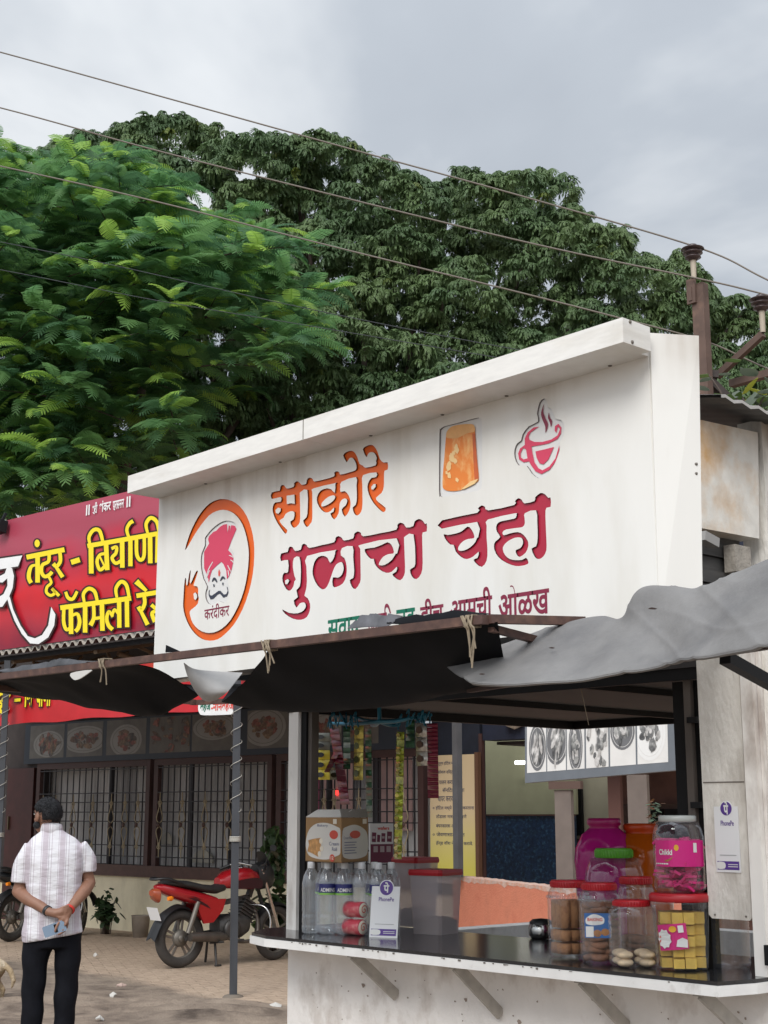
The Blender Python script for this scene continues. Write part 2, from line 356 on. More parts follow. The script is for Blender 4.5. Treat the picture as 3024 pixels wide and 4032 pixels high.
GULACHA = [(68,467),(135,450),(145,410),(165,394),(190,405),(212,438),(270,425),(280,385),(300,365),(330,378),(358,408),(490,378),(610,350),(625,305),(655,287),(690,305),(712,332),(805,310),(815,265),(850,240),(885,255),(908,290),(1080,258),(1245,222),(1255,175),(1285,150),(1325,165),(1348,200),(1418,185),(1430,140),(1475,112),(1515,130),(1540,165),(1556,158),(1556,240),(1515,250),(1510,330),(1515,560),(1500,670),(1450,727),(1405,700),(1385,630),(1430,600),(1440,520),(1420,270),(1335,290),(1325,340),(1335,600),(1325,690),(1285,738),(1230,710),(1205,675),(1245,650),(1252,600),(1200,650),(1140,662),(1070,625),(1025,570),(1015,520),(985,520),(945,480),(922,420),(1020,405),(1100,375),(1155,350),(1195,375),(1218,430),(1215,465),(1170,470),(1110,500),(1070,560),(1075,585),(1130,580),(1200,530),(1240,465),(1255,460),(1248,310),(885,375),(878,420),(882,680),(875,760),(828,828),(790,800),(770,735),(805,715),(815,640),(805,500),(800,390),(690,410),(680,485),(715,510),(738,590),(735,690),(700,770),(630,808),(597,795),(597,710),(650,712),(690,680),(708,620),(695,560),(670,555),(630,580),(600,640),(575,715),(540,800),(495,832),(440,790),(400,710),(390,640),(410,550),(450,500),(500,488),(545,510),(570,560),(610,505),(622,440),(610,432),(335,490),(328,600),(333,740),(325,830),(308,895),(340,920),(365,980),(362,1050),(330,1115),(270,1142),(190,1130),(110,1080),(80,1035),(150,1070),(240,1075),(300,1045),(322,1000),(305,965),(260,975),(225,1018),(198,945),(240,910),(225,840),(260,800),(270,700),(270,600),(255,500),(200,512),(190,600),(205,690),(220,730),(205,750),(195,800),(160,845),(120,825),(85,750),(85,690),(105,660),(140,655),(140,530),(68,543)]
CHAHA = [(128,475),(570,380),(580,325),(625,288),(670,305),(712,350),(1035,282),(1045,235),(1085,197),(1130,215),(1165,262),(1290,232),(1300,185),(1365,132),(1420,145),(1465,192),(1493,190),(1493,305),(1440,318),(1428,420),(1440,700),(1440,850),(1400,930),(1345,962),(1295,935),(1253,830),(1310,800),(1330,700),(1325,500),(1308,348),(1170,385),(1165,440),(1170,510),(1145,555),(1085,568),(935,590),(890,625),(905,662),(980,640),(1080,622),(1150,655),(1205,730),(1212,800),(1180,880),(1105,935),(1065,900),(1055,850),(1110,825),(1145,770),(1140,715),(1110,690),(1040,695),(960,735),(905,790),(893,840),(920,910),(980,960),(1060,975),(1140,970),(1185,945),(1210,985),(1205,1025),(1100,1050),(1000,1035),(880,975),(805,890),(780,800),(800,740),(860,685),(820,620),(808,560),(830,510),(880,485),(1030,455),(1060,430),(1065,395),(1035,388),(705,465),(690,540),(690,700),(700,850),(690,980),(630,1060),(560,1020),(525,968),(575,945),(590,870),(520,930),(440,962),(370,935),(300,865),(275,785),(235,780),(180,725),(148,650),(200,658),(300,640),(380,610),(450,552),(500,590),(532,660),(528,700),(460,708),(390,740),(340,800),(335,850),(400,855),(480,815),(545,750),(570,690),(583,685),(570,495),(128,580)]
letters('second_line_lettering', [[GULACHA, [(110,740),(140,725),(152,745),(130,780),(112,775)]]], ZB, [CRIM, EDGE])
letters('second_line_lettering', [[CHAHA]], ZC, [CRIM, EDGE])
RING = [(100,805),(160,600),(240,420),(340,260),(450,150),(560,98),(650,90),(760,115),(870,190),(970,330),(1035,510),(1070,700),(1075,900),(1055,1140),(1000,1390),(910,1640),(790,1850),(660,1990),(560,2060),(450,2080),(340,2055),(240,1980),(160,1870),(100,1730),(75,1600),(78,1500),(90,1290),(105,1200),(118,1215),(118,1285),(135,1295),(160,1140),(178,1090),(182,1110),(170,1240),(180,1275),(215,1200),(255,1110),(278,1095),(280,1115),(245,1230),(222,1305),(270,1315),(288,1360),(285,1440),(295,1480),(280,1560),(220,1620),(170,1665),(175,1730),(210,1830),(290,1920),(390,1965),(500,1965),(620,1910),(740,1790),(850,1590),(930,1370),(975,1150),(995,950),(995,800),(965,620),(910,450),(830,330),(740,265),(640,240),(540,260),(440,320),(330,450),(230,600),(150,740)]
letters('emblem_ring', [[RING, [(220,1420),(245,1400),(268,1430),(272,1470),(250,1510),(228,1490)]]], ZD, [ORANGE, OEDGE])
HEADP = [(410,1320),(360,1210),(330,1080),(322,960),(335,850),(380,740),(380,640),(420,580),(480,510),(580,430),(680,392),(780,410),(825,460),(825,540),(770,680),(740,770),(790,860),(785,960),(770,1080),(745,1170),(705,1240),(720,1310),(725,1400),(700,1500),(650,1545),(570,1520),(500,1570),(430,1560),(390,1480),(390,1390)]
hp = letters('emblem_plate', [[HEADP]], ZD, [PLATEW, PLEDGE])
ZD2 = zmap(700, 1940, .28021, SIGNY+LET-0.0034); ZD3 = zmap(700, 1940, .28021, SIGNY+LET-0.0042)
TURB = [(440,715),(425,650),(440,610),(500,550),(540,535),(590,480),(640,450),(690,440),(700,570),(715,460),(735,465),(730,560),(750,455),(800,465),(825,510),(760,660),(705,805),(750,850),(780,920),(775,990),(755,1080),(720,1170),(690,1215),(680,1090),(640,1000),(610,970),(540,1030),(480,1090),(455,1170),(435,1260),(425,1200),(370,1060),(368,960),(370,830)]
m = MB(); m.plate([TURB], ZD2, (0, 0, 0))
m.use(1)
for s in ([(492,970),(440,1060),(405,1150)], [(447,1090),(420,1150),(405,1195)], [(700,1020),(725,1070),(742,1110)], [(705,1090),(712,1130),(715,1170)], [(720,880),(750,890),(775,910)], [(740,945),(765,960),(780,985)]):
    m.stroke(s, [10, 14, 6], ZD3)
m.use(2); m.plate([[(580,1072),(595,1120),(587,1172),(570,1168),(568,1110)]], ZD3, (0, 0, 0))
m.use(3)
m.stroke([(480,1252),(512,1205),(550,1255)], [6, 34, 14], ZD3); m.stroke([(594,1240),(630,1188),(662,1212)], [6, 34, 14], ZD3)
m.stroke([(505,1285),(508,1320)], 18, ZD3); m.stroke([(632,1262),(634,1298)], 18, ZD3)
MUST = [(455,1360),(435,1380),(432,1440),(460,1500),(500,1490),(560,1430),(590,1415),(640,1475),(690,1455),(712,1400),(700,1330),(685,1315),(700,1380),(680,1425),(645,1430),(600,1378),(570,1378),(530,1410),(480,1445),(450,1440),(442,1400)]
m.plate([MUST], ZD2, (0, 0, 0))
m.build('emblem_face', [PINK, PLATEW, TILAK, NAVY], hp)
m = MB()
a, c, t = ZD(372, 1815), ZD(722, 1760), ZD(372, 1640)
text(m, 'करंदीकर', (a.x, SIGNY-0.0008, a.z+0.004), (c.x-a.x, 0, 0), (0, 0, 0.062), bold=0.012)
m.build('emblem_name', MAROON, sign)
# jaggery block picture and tea cup emblem
JP = [(205,400),(215,360),(250,330),(400,292),(570,245),(610,250),(632,300),(632,600),(632,920),(610,960),(570,980),(400,1010),(250,1036),(215,1030),(200,970)]
jp = letters('jaggery_plate', [[JP]], ZE, [PLATEW, PLEDGE])
JAG = mat('jaggery_print', (0.80, 0.23, 0.035), 0.4, c2=(0.88, 0.52, 0.20), amt=0.42, ds=13, stretch=(1.6, 1, 0.8), soft=0.1)
JAG2 = mat('jaggery_top_print', (0.78, 0.42, 0.16), 0.4, var=0.12, vs=25); JAG3 = mat('jaggery_side_print', (0.58, 0.12, 0.03), 0.4, var=0.2, vs=20)
ZE2 = zmap(1650, 1550, .3918, SIGNY+LET-0.0034); ZE3 = zmap(1650, 1550, .3918, SIGNY+LET-0.0042)
m = MB(); m.plate([smoothloop([(280,380),(330,330),(420,310),(520,305),(555,325),(565,400),(580,640),(600,850),(560,900),(450,960),(340,980),(250,960),(235,880),(250,680),(260,560),(270,430)])], ZE2, (0, 0, 0))
m.use(1).plate([smoothloop([(280,380),(330,330),(420,310),(520,305),(555,325),(558,380),(480,400),(400,440),(330,450),(275,440)])], ZE3, (0, 0, 0))
m.use(2).plate([[(535,400),(562,400),(582,640),(598,850),(560,898),(550,760)]], ZE3, (0, 0, 0))
m.use(3)
rj = random.Random(3)
for k in range(16):
    x = rj.uniform(275, 420); y = rj.uniform(480, 900); w = rj.uniform(12, 30)
    m.plate([[(x+w*math.cos(t)*rj.uniform(.5, 1.3), y+w*1.4*math.sin(t)*rj.uniform(.5, 1.3)) for t in (0, 1, 2, 3, 4, 5)]], zmap(1650, 1550, .3918, SIGNY+LET-0.0046-k*0.00005), (0, 0, 0))
m.plate([[(520,880),(595,855),(560,905),(450,960),(430,955)]], zmap(1650, 1550, .3918, SIGNY+LET-0.0056), (0, 0, 0))
m.build('jaggery_picture', [JAG, JAG2, JAG3, mat('jaggery_pale_print', (0.88, 0.60, 0.28), 0.4)], jp)
CP = [(1195,280),(1185,200),(1210,90),(1255,48),(1290,80),(1292,140),(1330,150),(1370,250),(1430,265),(1460,340),(1450,420),(1415,490),(1420,540),(1390,640),(1340,750),(1270,835),(1200,850),(1130,800),(1080,725),(1000,720),(960,640),(960,560),(985,500),(1025,470),(1040,410),(1100,330)]
cp = letters('cup_plate', [[CP]], ZE, [PLATEW, PLEDGE])
CUP = [(1205,330),(1120,390),(1100,430),(1110,465),(1160,485),(1240,485),(1330,460),(1390,420),(1415,360),(1405,335),(1390,340),(1380,395),(1362,370),(1365,325),(1400,303),(1430,340),(1425,400),(1390,455),(1300,500),(1200,520),(1130,530),(1140,600),(1160,690),(1200,750),(1240,770),(1310,730),(1370,650),(1408,520),(1410,560),(1375,680),(1310,765),(1230,808),(1170,780),(1120,710),(1105,680),(1050,690),(1005,660),(995,600),(1015,550),(1062,515),(1062,450),(1090,390),(1150,340)]
m = MB(); m.plate([CUP, [(1020,600),(1045,545),(1075,560),(1090,650),(1050,660),(1022,640)]], ZE2, (0, 0, 0))
m.plate([[(1170,580),(1260,560),(1355,535),(1300,660),(1250,710),(1210,700),(1180,640)]], ZE2, (0, 0, 0))
m.use(1).plate([smoothloop([(1255,105),(1247,180),(1272,250),(1297,310),(1270,395),(1268,330),(1235,250),(1226,190)])], ZE2, (0, 0, 0))
m.plate([smoothloop([(1305,190),(1312,230),(1337,280),(1325,335),(1315,290),(1295,240)])], ZE2, (0, 0, 0))
m.build('cup_picture', [PINK, MAROON], cp)
# bottom line
def sline(name, body, x0, x1, ytop, mt, h=0.088):
    m = MB(); a = onY(1250+x0*.6028, 2280+ytop*.6028, SIGNY-0.0008); c = onY(1250+x1*.6028, 2280+(ytop)*.6028, SIGNY-0.0008)
    text(m, body, (a.x, SIGNY-0.0008, a.z-h), (c.x-a.x, 0, 0), (0, 0, h), bold=0.02); return m.build(name, mt, sign)
sline('last_line_lettering', 'ओळख', 1180, 1512, 55, MAROON, 0.105)
sline('last_line_lettering', 'आमची', 865, 1140, 88, MAROON, 0.105)
sline('last_line_lettering', 'हीच', 670, 822, 135, MAROON, 0.105)
sline('last_line_lettering', 'चव', 515, 636, 203, GREENL, 0.08)
sline('last_line_lettering', 'आणि', 330, 480, 180, MAROON, 0.105)
sline('last_line_lettering', 'सवाद', 68, 275, 270, GREENL, 0.08)

b = MB()
b.plate([[(SX0, SZ0), (SX1, SZ0), (SX1, SZ1), (SX0, SZ1)]]+CUTS, lambda x, z: (x, SIGNY, z), (0, 0, 0))
for lp in ISLANDS: b.plate([lp], lambda x, z: (x, SIGNY, z), (0, 0, 0))
b.box((SX0, SIGNY+LET+.0006, SZ0), (SX1, SIGNY+.13, SZ1))
b.add([(SX0, SIGNY, SZ0), (SX1, SIGNY, SZ0), (SX1, SIGNY, SZ1), (SX0, SIGNY, SZ1)]+[(SX0, SIGNY+LET, SZ0), (SX1, SIGNY+LET, SZ0), (SX1, SIGNY+LET, SZ1), (SX0, SIGNY+LET, SZ1)], [(0, 1, 5, 4), (1, 2, 6, 5), (2, 3, 7, 6), (3, 0, 4, 7)])
b.build('panel', WHITE, sign)
# ================================================================ the stall itself
PLAST = mat('stained_whitewash', (0.80, 0.765, 0.73), 0.85, var=0.07, vs=5, c2=(0.50, 0.44, 0.39), amt=0.38, ds=4.5, stretch=(1, 1, 0.7), soft=0.10, bump=0.35, bs=30)
PILL = mat('weathered_whitewash', (0.74, 0.71, 0.655), 0.88, var=0.12, vs=4, c2=(0.30, 0.26, 0.215), amt=0.38, ds=3.6, stretch=(1.3, 1.3, 0.5), soft=0.13, bump=0.4, bs=35)
POSTW = mat('painted_post', (0.74, 0.72, 0.69), 0.6, var=0.07, vs=9, c2=(0.4, 0.36, 0.32), amt=0.3, ds=7, stretch=(1, 1, 0.4))
GRAN = mat('black_granite', (0.022, 0.022, 0.024), 0.14, spec=0.6, var=0.2, vs=60)
SLABE = mat('white_slab_edge', (0.82, 0.81, 0.79), 0.5, var=0.06, vs=12, c2=(0.42, 0.38, 0.34), amt=0.3, ds=9)
RUSTB = mat('brown_iron', (0.085, 0.045, 0.036), 0.62, var=0.25, vs=25, c2=(0.15, 0.08, 0.055), amt=0.4, ds=18)
DARKI = mat('dark_iron', (0.010, 0.010, 0.011), 0.6, var=0.2, spec=.2)
BROWNP = mat('brown_post', (0.09, 0.075, 0.065), 0.6, var=0.15)
SOFF = mat('roof_soffit', (0.034, 0.031, 0.031), 0.7, var=0.12, vs=5)
stall = thing('tea_stall', (-3.85, 4.9, 0), 'white plastered tea stall with black counter top and dark roof under the sign', 'stall')
KX0, KX1, KY0, KY1 = -5.065, -2.60, 4.0, 5.93
b = MB(); b.box((KX0, KY0, 0), (-2.18, KY0+0.12, 1.066)); b.box((KX0, KY0+0.121, 0), (KX0+0.12, KY1, 1.066)); b.box((KX0+0.121, KY1-0.12, 0), (KX1, KY1, 1.066))
b.box((KX1-0.1, KY0+0.121, 0), (KX1, KY1-0.121, 1.066))
b.use(1)
rj = random.Random(5)
for k in range(75):
    x = rj.uniform(-5.02, -2.3); z = 1.0-abs(rj.gauss(0, 0.25)); z = max(0.5, z); w = rj.uniform(0.002, 0.0065)
    if rj.random() < .10: w *= 2.2
    b.plate([[(x+w*math.cos(t)*rj.uniform(.4, 1.4), z+w*.8*math.sin(t)*rj.uniform(.4, 1.4)) for t in (0, .9, 1.8, 2.7, 3.6, 4.5, 5.4)]], lambda u, v, d=k*0.00002: (u, KY0-0.0012-d, v), (0, 0, 0))
b.build('wall', [PLAST, mat('flaked_paint', (0.30, 0.24, 0.20), 0.9, var=0.3, vs=20)], stall)
slab = [(-5.18, 3.95), (-5.03, 3.765), (-4.86, 3.712), (-2.635, 3.712), (-2.60, 3.865), (-2.60, 4.46), (-5.18, 4.46)]
b = MB(); b.plate([slab], lambda x, y: (x, y, 1.098), (0, 0, -0.031)); bs_ = b
b = MB()
sl2 = [(-5.175, 3.955), (-5.027, 3.772), (-4.858, 3.719), (-2.64, 3.719), (-2.606, 3.868), (-2.604, 4.455), (-5.175, 4.455)]
b.plate([sl2], lambda x, y: (x, y, 1.11), (0, 0, -0.0118)); b.build('counter_top', GRAN, stall)
b = bs_.use(1)                                    # chipped specks along the slab edge
for k in range(26):
    x = rj.uniform(-4.8, -2.7); w = rj.uniform(0.004, 0.013)
    b.box((x, 3.7085, 1.0985-rj.uniform(.002, .008)), (x+w, 3.7115, 1.0975))
b.build('counter_slab', [SLABE, DIRT], stall)
b = MB(); b.box((KX0+0.125, 4.47, 0.80), (KX1-0.11, KY1-.125, 0.82)); b.build('inner_shelf', DARKI, stall)
for (x, y, x2, y2) in ((1392, 3745, 1518, 3915), (1795, 3798, 1935, 3990), (2290, 3848, 2440, 4045), (2760, 3890, 2900, 4080)):
    p = onY(x, y, 3.775); q = onY(x2, y2, 3.992)
    b = MB(); b.obox((p.x-0.02, 3.775, 1.0655), (0.04, 0, 0), (0, 0.014, 0), (0, 0, 0.001))
    p = Vector((p.x, 3.775, 1.066)); q = Vector((p.x+0.01, 3.994, q.z))
    b.bar(p, q, 0.042, 0.012, (1, 0, 0)); b.bar((p.x, 3.76, 1.0605), (p.x, 3.995, 1.0605), 0.042, 0.01); b.build('bracket', mat('bracket_paint', (0.40, 0.37, 0.33), 0.6, var=0.15, vs=20), stall)
# roof over the stall and its posts
b = MB(); b.box((KX0, 3.98, 2.085), (-2.62, KY1, 2.145)); roof = b.build('roof', SOFF, stall)
b = MB()
b.box((KX0, 3.98, 2.045), (KX0+0.03, KY1, 2.084)); b.box((KX0+.031, KY1-.03, 2.045), (-2.62, KY1, 2.084)); b.box((KX0+.031, 3.985, 2.045), (-2.62, 4.0, 2.084))
b.box((-4.3, 4.001, 2.06), (-4.27, KY1-.031, 2.084)); b.box((-3.5, 4.001, 2.06), (-3.47, KY1-.031, 2.084))
b.build('roof_frame', DARKI, roof)
b = MB()
for x in (-4.95, -4.1, -3.3, -2.7): b.box((x, SIGNY+.131, 2.16), (x+.03, 4.3, 2.19)); b.box((x, SIGNY+.131, 2.191), (x+.03, SIGNY+.161, 2.9))
b.build('sign_bracket', DARKI, roof)
b = MB(); b.box((-5.062, 3.985, 1.1102), (-4.995, 4.045, 2.045)); b.build('post', POSTW, stall)
b = MB(); b.box((-4.993, 4.0, 1.1102), (-4.957, 4.05, 2.045)); b.build('post', DARKI, stall)
b = MB(); b.box((-4.955, 4.01, 1.1102), (-4.93, 4.05, 2.045)); b.build('post', BROWNP, stall)
xa = onY(2680, 3000, 4.02).x
bx0 = lambda px, Y: onY(px, 3300, Y).x
for (a, c, Y, mt) in ((2672, 2712, 4.03, DARKI), (2715, 2742, 4.0, BROWNP), (2745, 2785, 4.02, DARKI)):
    b = MB(); b.box((bx0(a, Y), Y, 1.1102), (bx0(c, Y), Y+.045, 2.045))
    if a == 2745:
        for z in (1.62, 1.9): b.box((bx0(a, Y), Y-.03, z), (bx0(c, Y), Y-.001, z+.02))
    b.build('post', mt, stall)
X0b, X1b = bx0(2777, 3.955), bx0(2944, 3.955)
b = MB(); loop = [(X0b, 1.285), (X0b+.012, 1.273), (X1b-.008, 1.273), (X1b, 1.281), (X1b, 2.12), (X0b-.004, 2.12), (X0b-.002, 1.52)]
b.plate([loop], lambda x, z: (x, 3.955, z), (0, 0.03, 0)); b.use(1)
zj = onY(2700, 3085, 3.95).z
b.box((X0b+.002, 3.9535, zj), (X1b-.002, 3.9548, zj+0.004))
for x in (X0b+.025, X1b-.02):
    b.lathe([(0, 0.003), (0.003, 0.002), (0.0035, 0)], (x, 3.954, 1.285), 6, axis=Matrix.Rotation(R(90), 3, 'X'))
brd = b.build('side_board', [PILL, DIRT], stall)
b = MB(); b.box((bx0(2946, 3.93), 3.93, 1.1105), (bx0(2994, 3.93), 3.985, 2.13)); b.box((bx0(2994, 3.93)+.001, 3.955, 1.1105), (bx0(2994, 3.93)+.012, 3.985, 2.13)); b.build('corner_post', mat('corner_post_paint', (0.78, 0.75, 0.71), 0.7, var=0.08, vs=8, c2=(0.35, 0.29, 0.25), amt=0.33, ds=6, stretch=(1, 1, .4)), stall)
b = MB(); b.box((bx0(2994, 3.93)+.013, 3.972, 1.068), (-2.18, 3.998, 2.13)); rp = b.build('side_wall', PILL, stall)
b = MB(); p = onY(3012, 3755, 3.96); b.box((bx0(2992, 3.92)-.004, 3.915, p.z-.03), (bx0(3024, 3.92), 3.929, p.z+.03)); b.build('latch', DARKI, stall)

# ================================================================ awning frame, dark sheet and grey tarpaulin
aw = thing('awning', (-4.0, 2.75, 2.1), 'brown iron awning rail tied with rope across the foot of the white sign', 'awning frame')
T = 0.0125
A0 = Vector((-5.9, 2.75, 2.160)); A1 = Vector((-2.645, 2.75, 2.113))
b = MB(); b.bar(A0, A1, 0.025, 0.025); b.build('rail', RUSTB, aw)
b = MB(); b.bar(A1+Vector((0, .0125, .002)), (-2.60, 3.10, 2.135), 0.024, 0.024); b.build('rail', RUSTB, aw)
b = MB(); b.bar(A1+Vector((-.01, .03, -.02)), (-2.72, 3.42, 2.05), 0.02, 0.02); b.build('strut', RUSTB, aw)
b = MB(); b.bar((-5.86, 2.77, 2.15), (-5.86, 4.02, 2.14), 0.024, 0.024); b.build('rail', RUSTB, aw)
b = MB(); b.bar((-5.9, 4.033, 2.14), (-5.075, 4.033, 2.115), 0.024, 0.024); b.build('rail', RUSTB, aw)
# corner pole that carries the far end of the awning
b = MB(); b.bar((-5.86, 4.05, 0), (-5.86, 4.05, 2.127), .03, .03)
ROPE = mat('jute_rope', (0.25, 0.20, 0.14), 0.9, var=0.2, vs=40)
def ropeknot(mb, p, n, drop, seed):
    r0 = random.Random(seed)
    for k in range(n):
        dx = r0.uniform(-.016, .016); pts = [p+Vector((dx-.018, -.016, .016)), p+Vector((dx, -.019, -.012)), p+Vector((dx+.008*k/n, -.012, -.03)), p+Vector((dx+r0.uniform(-.015, .015), -.008, -.03-drop*r0.uniform(.4, 1)))]
        mb.tube(smooth2(pts, 4), 0.0028, 5)
    for k in range(3):
        a = p+Vector((-.02+.012*k, 0, 0)); mb.tube([a+Vector((0, -.016, -.014)), a+Vector((.006, -.016, .015)), a+Vector((.01, .015, .016)), a+Vector((.006, .016, -.015)), a+Vector((0, -.016, -.014))], .003, 5)
b = MB(); ropeknot(b, Vector((-2.69, 2.75, 2.112)), 6, .10, 1); b.build('rope', ROPE, aw)
b = MB(); p = onY(1068, 2545, 2.75); ropeknot(b, Vector((p.x, 2.75, 2.125)), 4, .07, 2); b.build('rope', ROPE, aw)
b = MB(); p = onY(418, 2612, 2.75); ropeknot(b, Vector((p.x, 2.75, 2.145)), 3, .06, 4); b.build('rope', ROPE, aw)

CLOTH = mat('black_sheet', (0.008, 0.0085, 0.0105), 0.75, spec=.12, var=0.35, vs=5)
GREYT = mat('grey_tarpaulin', (0.205, 0.20, 0.196), 0.7, var=0.12, vs=5, c2=(0.10, 0.10, 0.105), amt=0.33, ds=3.4, soft=0.2, bump=0.12, bs=70, spec=.3)
def sheet(name, grid, mats, par=None, th=0.003, mi=None):
    """thin cloth from a grid of 3D points, given a real thickness"""
    m = MB(); nr, nc = len(grid), len(grid[0]); vs = [p for r in grid for p in r]; k = nr*nc
    f = [(i*nc+j, i*nc+j+1, (i+1)*nc+j+1, (i+1)*nc+j) for i in range(nr-1) for j in range(nc-1)]
    m.add(vs, f, True); m.add([Vector(p)+Vector((0, 0, -th)) for p in vs], [tuple(reversed(q)) for q in f], True)
    return m.build(name, mats, par, loc=None)
def spline_rows(rows, nu=10, nv=8):
    """dense grid through rows of control points"""
    rr = [smooth2(r, nu) for r in rows]; out = []
    cols = [smooth2([r[j] for r in rr], nv) for j in range(len(rr[0]))]
    return [[cols[j][i] for j in range(len(cols))] for i in range(len(cols[0]))]
def wr(p, s, seed=0.0):
    x, y, z = p
    return Vector((x, y, z + s*(math.sin(9*x+3*y+seed)+.6*math.sin(17*x-13*y+2*seed)+.5*math.sin(31*x+7*y+seed*3))))
# dark sheet hung between the rail and the roof edge: photo points of its sagging belly
rx = [-5.95, -5.6, -5.2, -4.8, -4.45]
rows = []
back = [(-5.95, 3.6, 2.14), (-5.6, 3.55, 2.14), (-5.3, 3.42, 2.13), (-5.0, 3.36, 2.13), (-4.75, 3.3, 2.12)]
front = [Vector((x, 2.77, A0.z+(A1.z-A0.z)*(x-A0.x)/(A1.x-A0.x)-.004)) for x in (-5.95, -5.55, -5.1, -4.72, -4.46)]
belly = [onY(-60, 2712, 3.15), onY(230, 2755, 3.15), onY(564, 2817, 3.15), onY(675, 2775, 3.15), onY(765, 2725, 3.12)]
rows = [front,
        [f*.55+b_*.45+Vector((0, 0, .028)) for f, b_ in zip(front, belly)],
        belly,
        [b_*.5+k_*.5-Vector((0, 0, .02)) for b_, k_ in zip(belly, [Vector(q) for q in back])],
        [Vector(b_) for b_ in back]]
g = [[wr(p, .004) for p in r] for r in spline_rows(rows, 10, 8)]
tag(sheet('awning_sheet', g, CLOTH), 'sagging black plastic sheet hung behind the rail left of the torn gap', 'awning sheet')
front = [Vector((x, 2.77, A0.z+(A1.z-A0.z)*(x-A0.x)/(A1.x-A0.x)-.004)) for x in (-3.62, -3.35, -3.05, -2.8, -2.62)]
back = [Vector(p) for p in ((-4.75, 3.45, 2.12), (-3.9, 3.8, 2.10), (-3.4, 3.8, 2.10), (-3.0, 3.7, 2.10), (-2.7, 3.6, 2.10))]
mid = [onY(875, 2760, 3.10), onY(1150, 2803, 3.12), onY(1470, 2778, 3.12), onY(1780, 2728, 3.12), onY(2010, 2690, 3.12)]
q1 = [front[i]*.6+mid[i]*.4-Vector((0, 0, .02)) for i in range(5)]
g = [[wr(p, .003, 2) for p in r] for r in spline_rows([front, q1, mid, [(m_+b_)/2 for m_, b_ in zip(mid, back)], back], 10, 8)]
tag(sheet('awning_sheet', g, CLOTH), 'black plastic sheet stretched tight behind the rail under the lettering', 'awning sheet')
# pale flap of torn sheet hanging in the gap
GFLAP = mat('pale_sheet', (0.33, 0.325, 0.32), 0.6, var=0.15, vs=9)
Zf = lambda x, y, Y: onY(0+x*.7233, 2500+y*.7233, Y)
rows = [[Zf(1000, 150, 2.78), Zf(1060, 185, 2.80), Zf(1180, 198, 2.85), Zf(1320, 205, 2.9)],
        [Zf(1020, 220, 2.80), Zf(1070, 240, 2.80), Zf(1180, 250, 2.83), Zf(1285, 250, 2.87)],
        [Zf(1060, 300, 2.84), Zf(1100, 310, 2.82), Zf(1170, 315, 2.82), Zf(1235, 310, 2.84)],
        [Zf(1105, 352, 2.88), Zf(1125, 358, 2.86), Zf(1150, 358, 2.86), Zf(1180, 350, 2.86)]]
tag(sheet('torn_flap', spline_rows(rows, 6, 5), GFLAP, th=0.002), 'pale grey flap of torn sheet hanging in the gap below the rail', 'awning sheet')
# crumpled ends of the sheet lying over the rail
b = MB()
def crumple(pts3, w, seed, name, label, mt):
    r0 = random.Random(seed); pts = smooth2(pts3, 6); rows = [[], [], [], []]
    for i, p in enumerate(pts):
        k = min(1, 4*min(i, len(pts)-1-i)/len(pts)+.15)
        rows[0].append(p+Vector((0, -.012, -.012*k))); rows[1].append(p+Vector((0, -.004, w*k*r0.uniform(.6, 1.1))))
        rows[2].append(p+Vector((0, .03, w*k*r0.uniform(.5, 1.2)))); rows[3].append(p+Vector((0, .07, .01)))
    return tag(sheet(name, rows, mt, th=.002), label, 'awning sheet')
Zg = lambda x, y: onY(1250+x*.6028, 2280+y*.6028, 2.76)
crumple([Zg(215, 318), Zg(300, 290), Zg(400, 285), Zg(470, 283), Zg(520, 275)], .026, 1, 'sheet_bundle', 'grey crumpled bundle of sheet lying on the rail before the green letters', mat('bundle_grey', (0.10, 0.10, 0.11), .6, var=.3, vs=20))
crumple([Zg(470, 283), Zg(600, 265), Zg(760, 250), Zg(900, 232), Zg(1020, 232)], .012, 2, 'sheet_fold', 'thin black fold of sheet along the rail under the crimson letters', CLOTH)
crumple([Zf(0, 195, 2.76), Zf(150, 185, 2.76), Zf(270, 165, 2.76), Zf(330, 150, 2.76), Zf(480, 150, 2.76)], .016, 3, 'sheet_bundle', 'loose black and grey bundle of sheet on the far left of the rail', mat('bundle_dark', (0.06, 0.06, 0.065), .5, var=.5, vs=15))
m = MB(); m.plate([[(900, 95), (903, 55), (975, 88), (985, 92)]], lambda x, y: Zf(x, y, 2.765), (0, .004, 0)); tag(m.build('sheet_corner', CLOTH), 'small black corner of sheet poking up over the rail at the sign foot', 'awning sheet')
m = MB(); m.plate([smoothloop([(385, 208), (495, 190), (470, 215), (430, 240), (400, 243)])], lambda x, y: Zf(x, y, 2.735), (0, .004, 0)); tag(m.build('sheet_scrap', mat('scrap_white', (0.6, 0.58, 0.55), .7)), 'white scrap of sheet hanging from the left half of the rail', 'scrap')

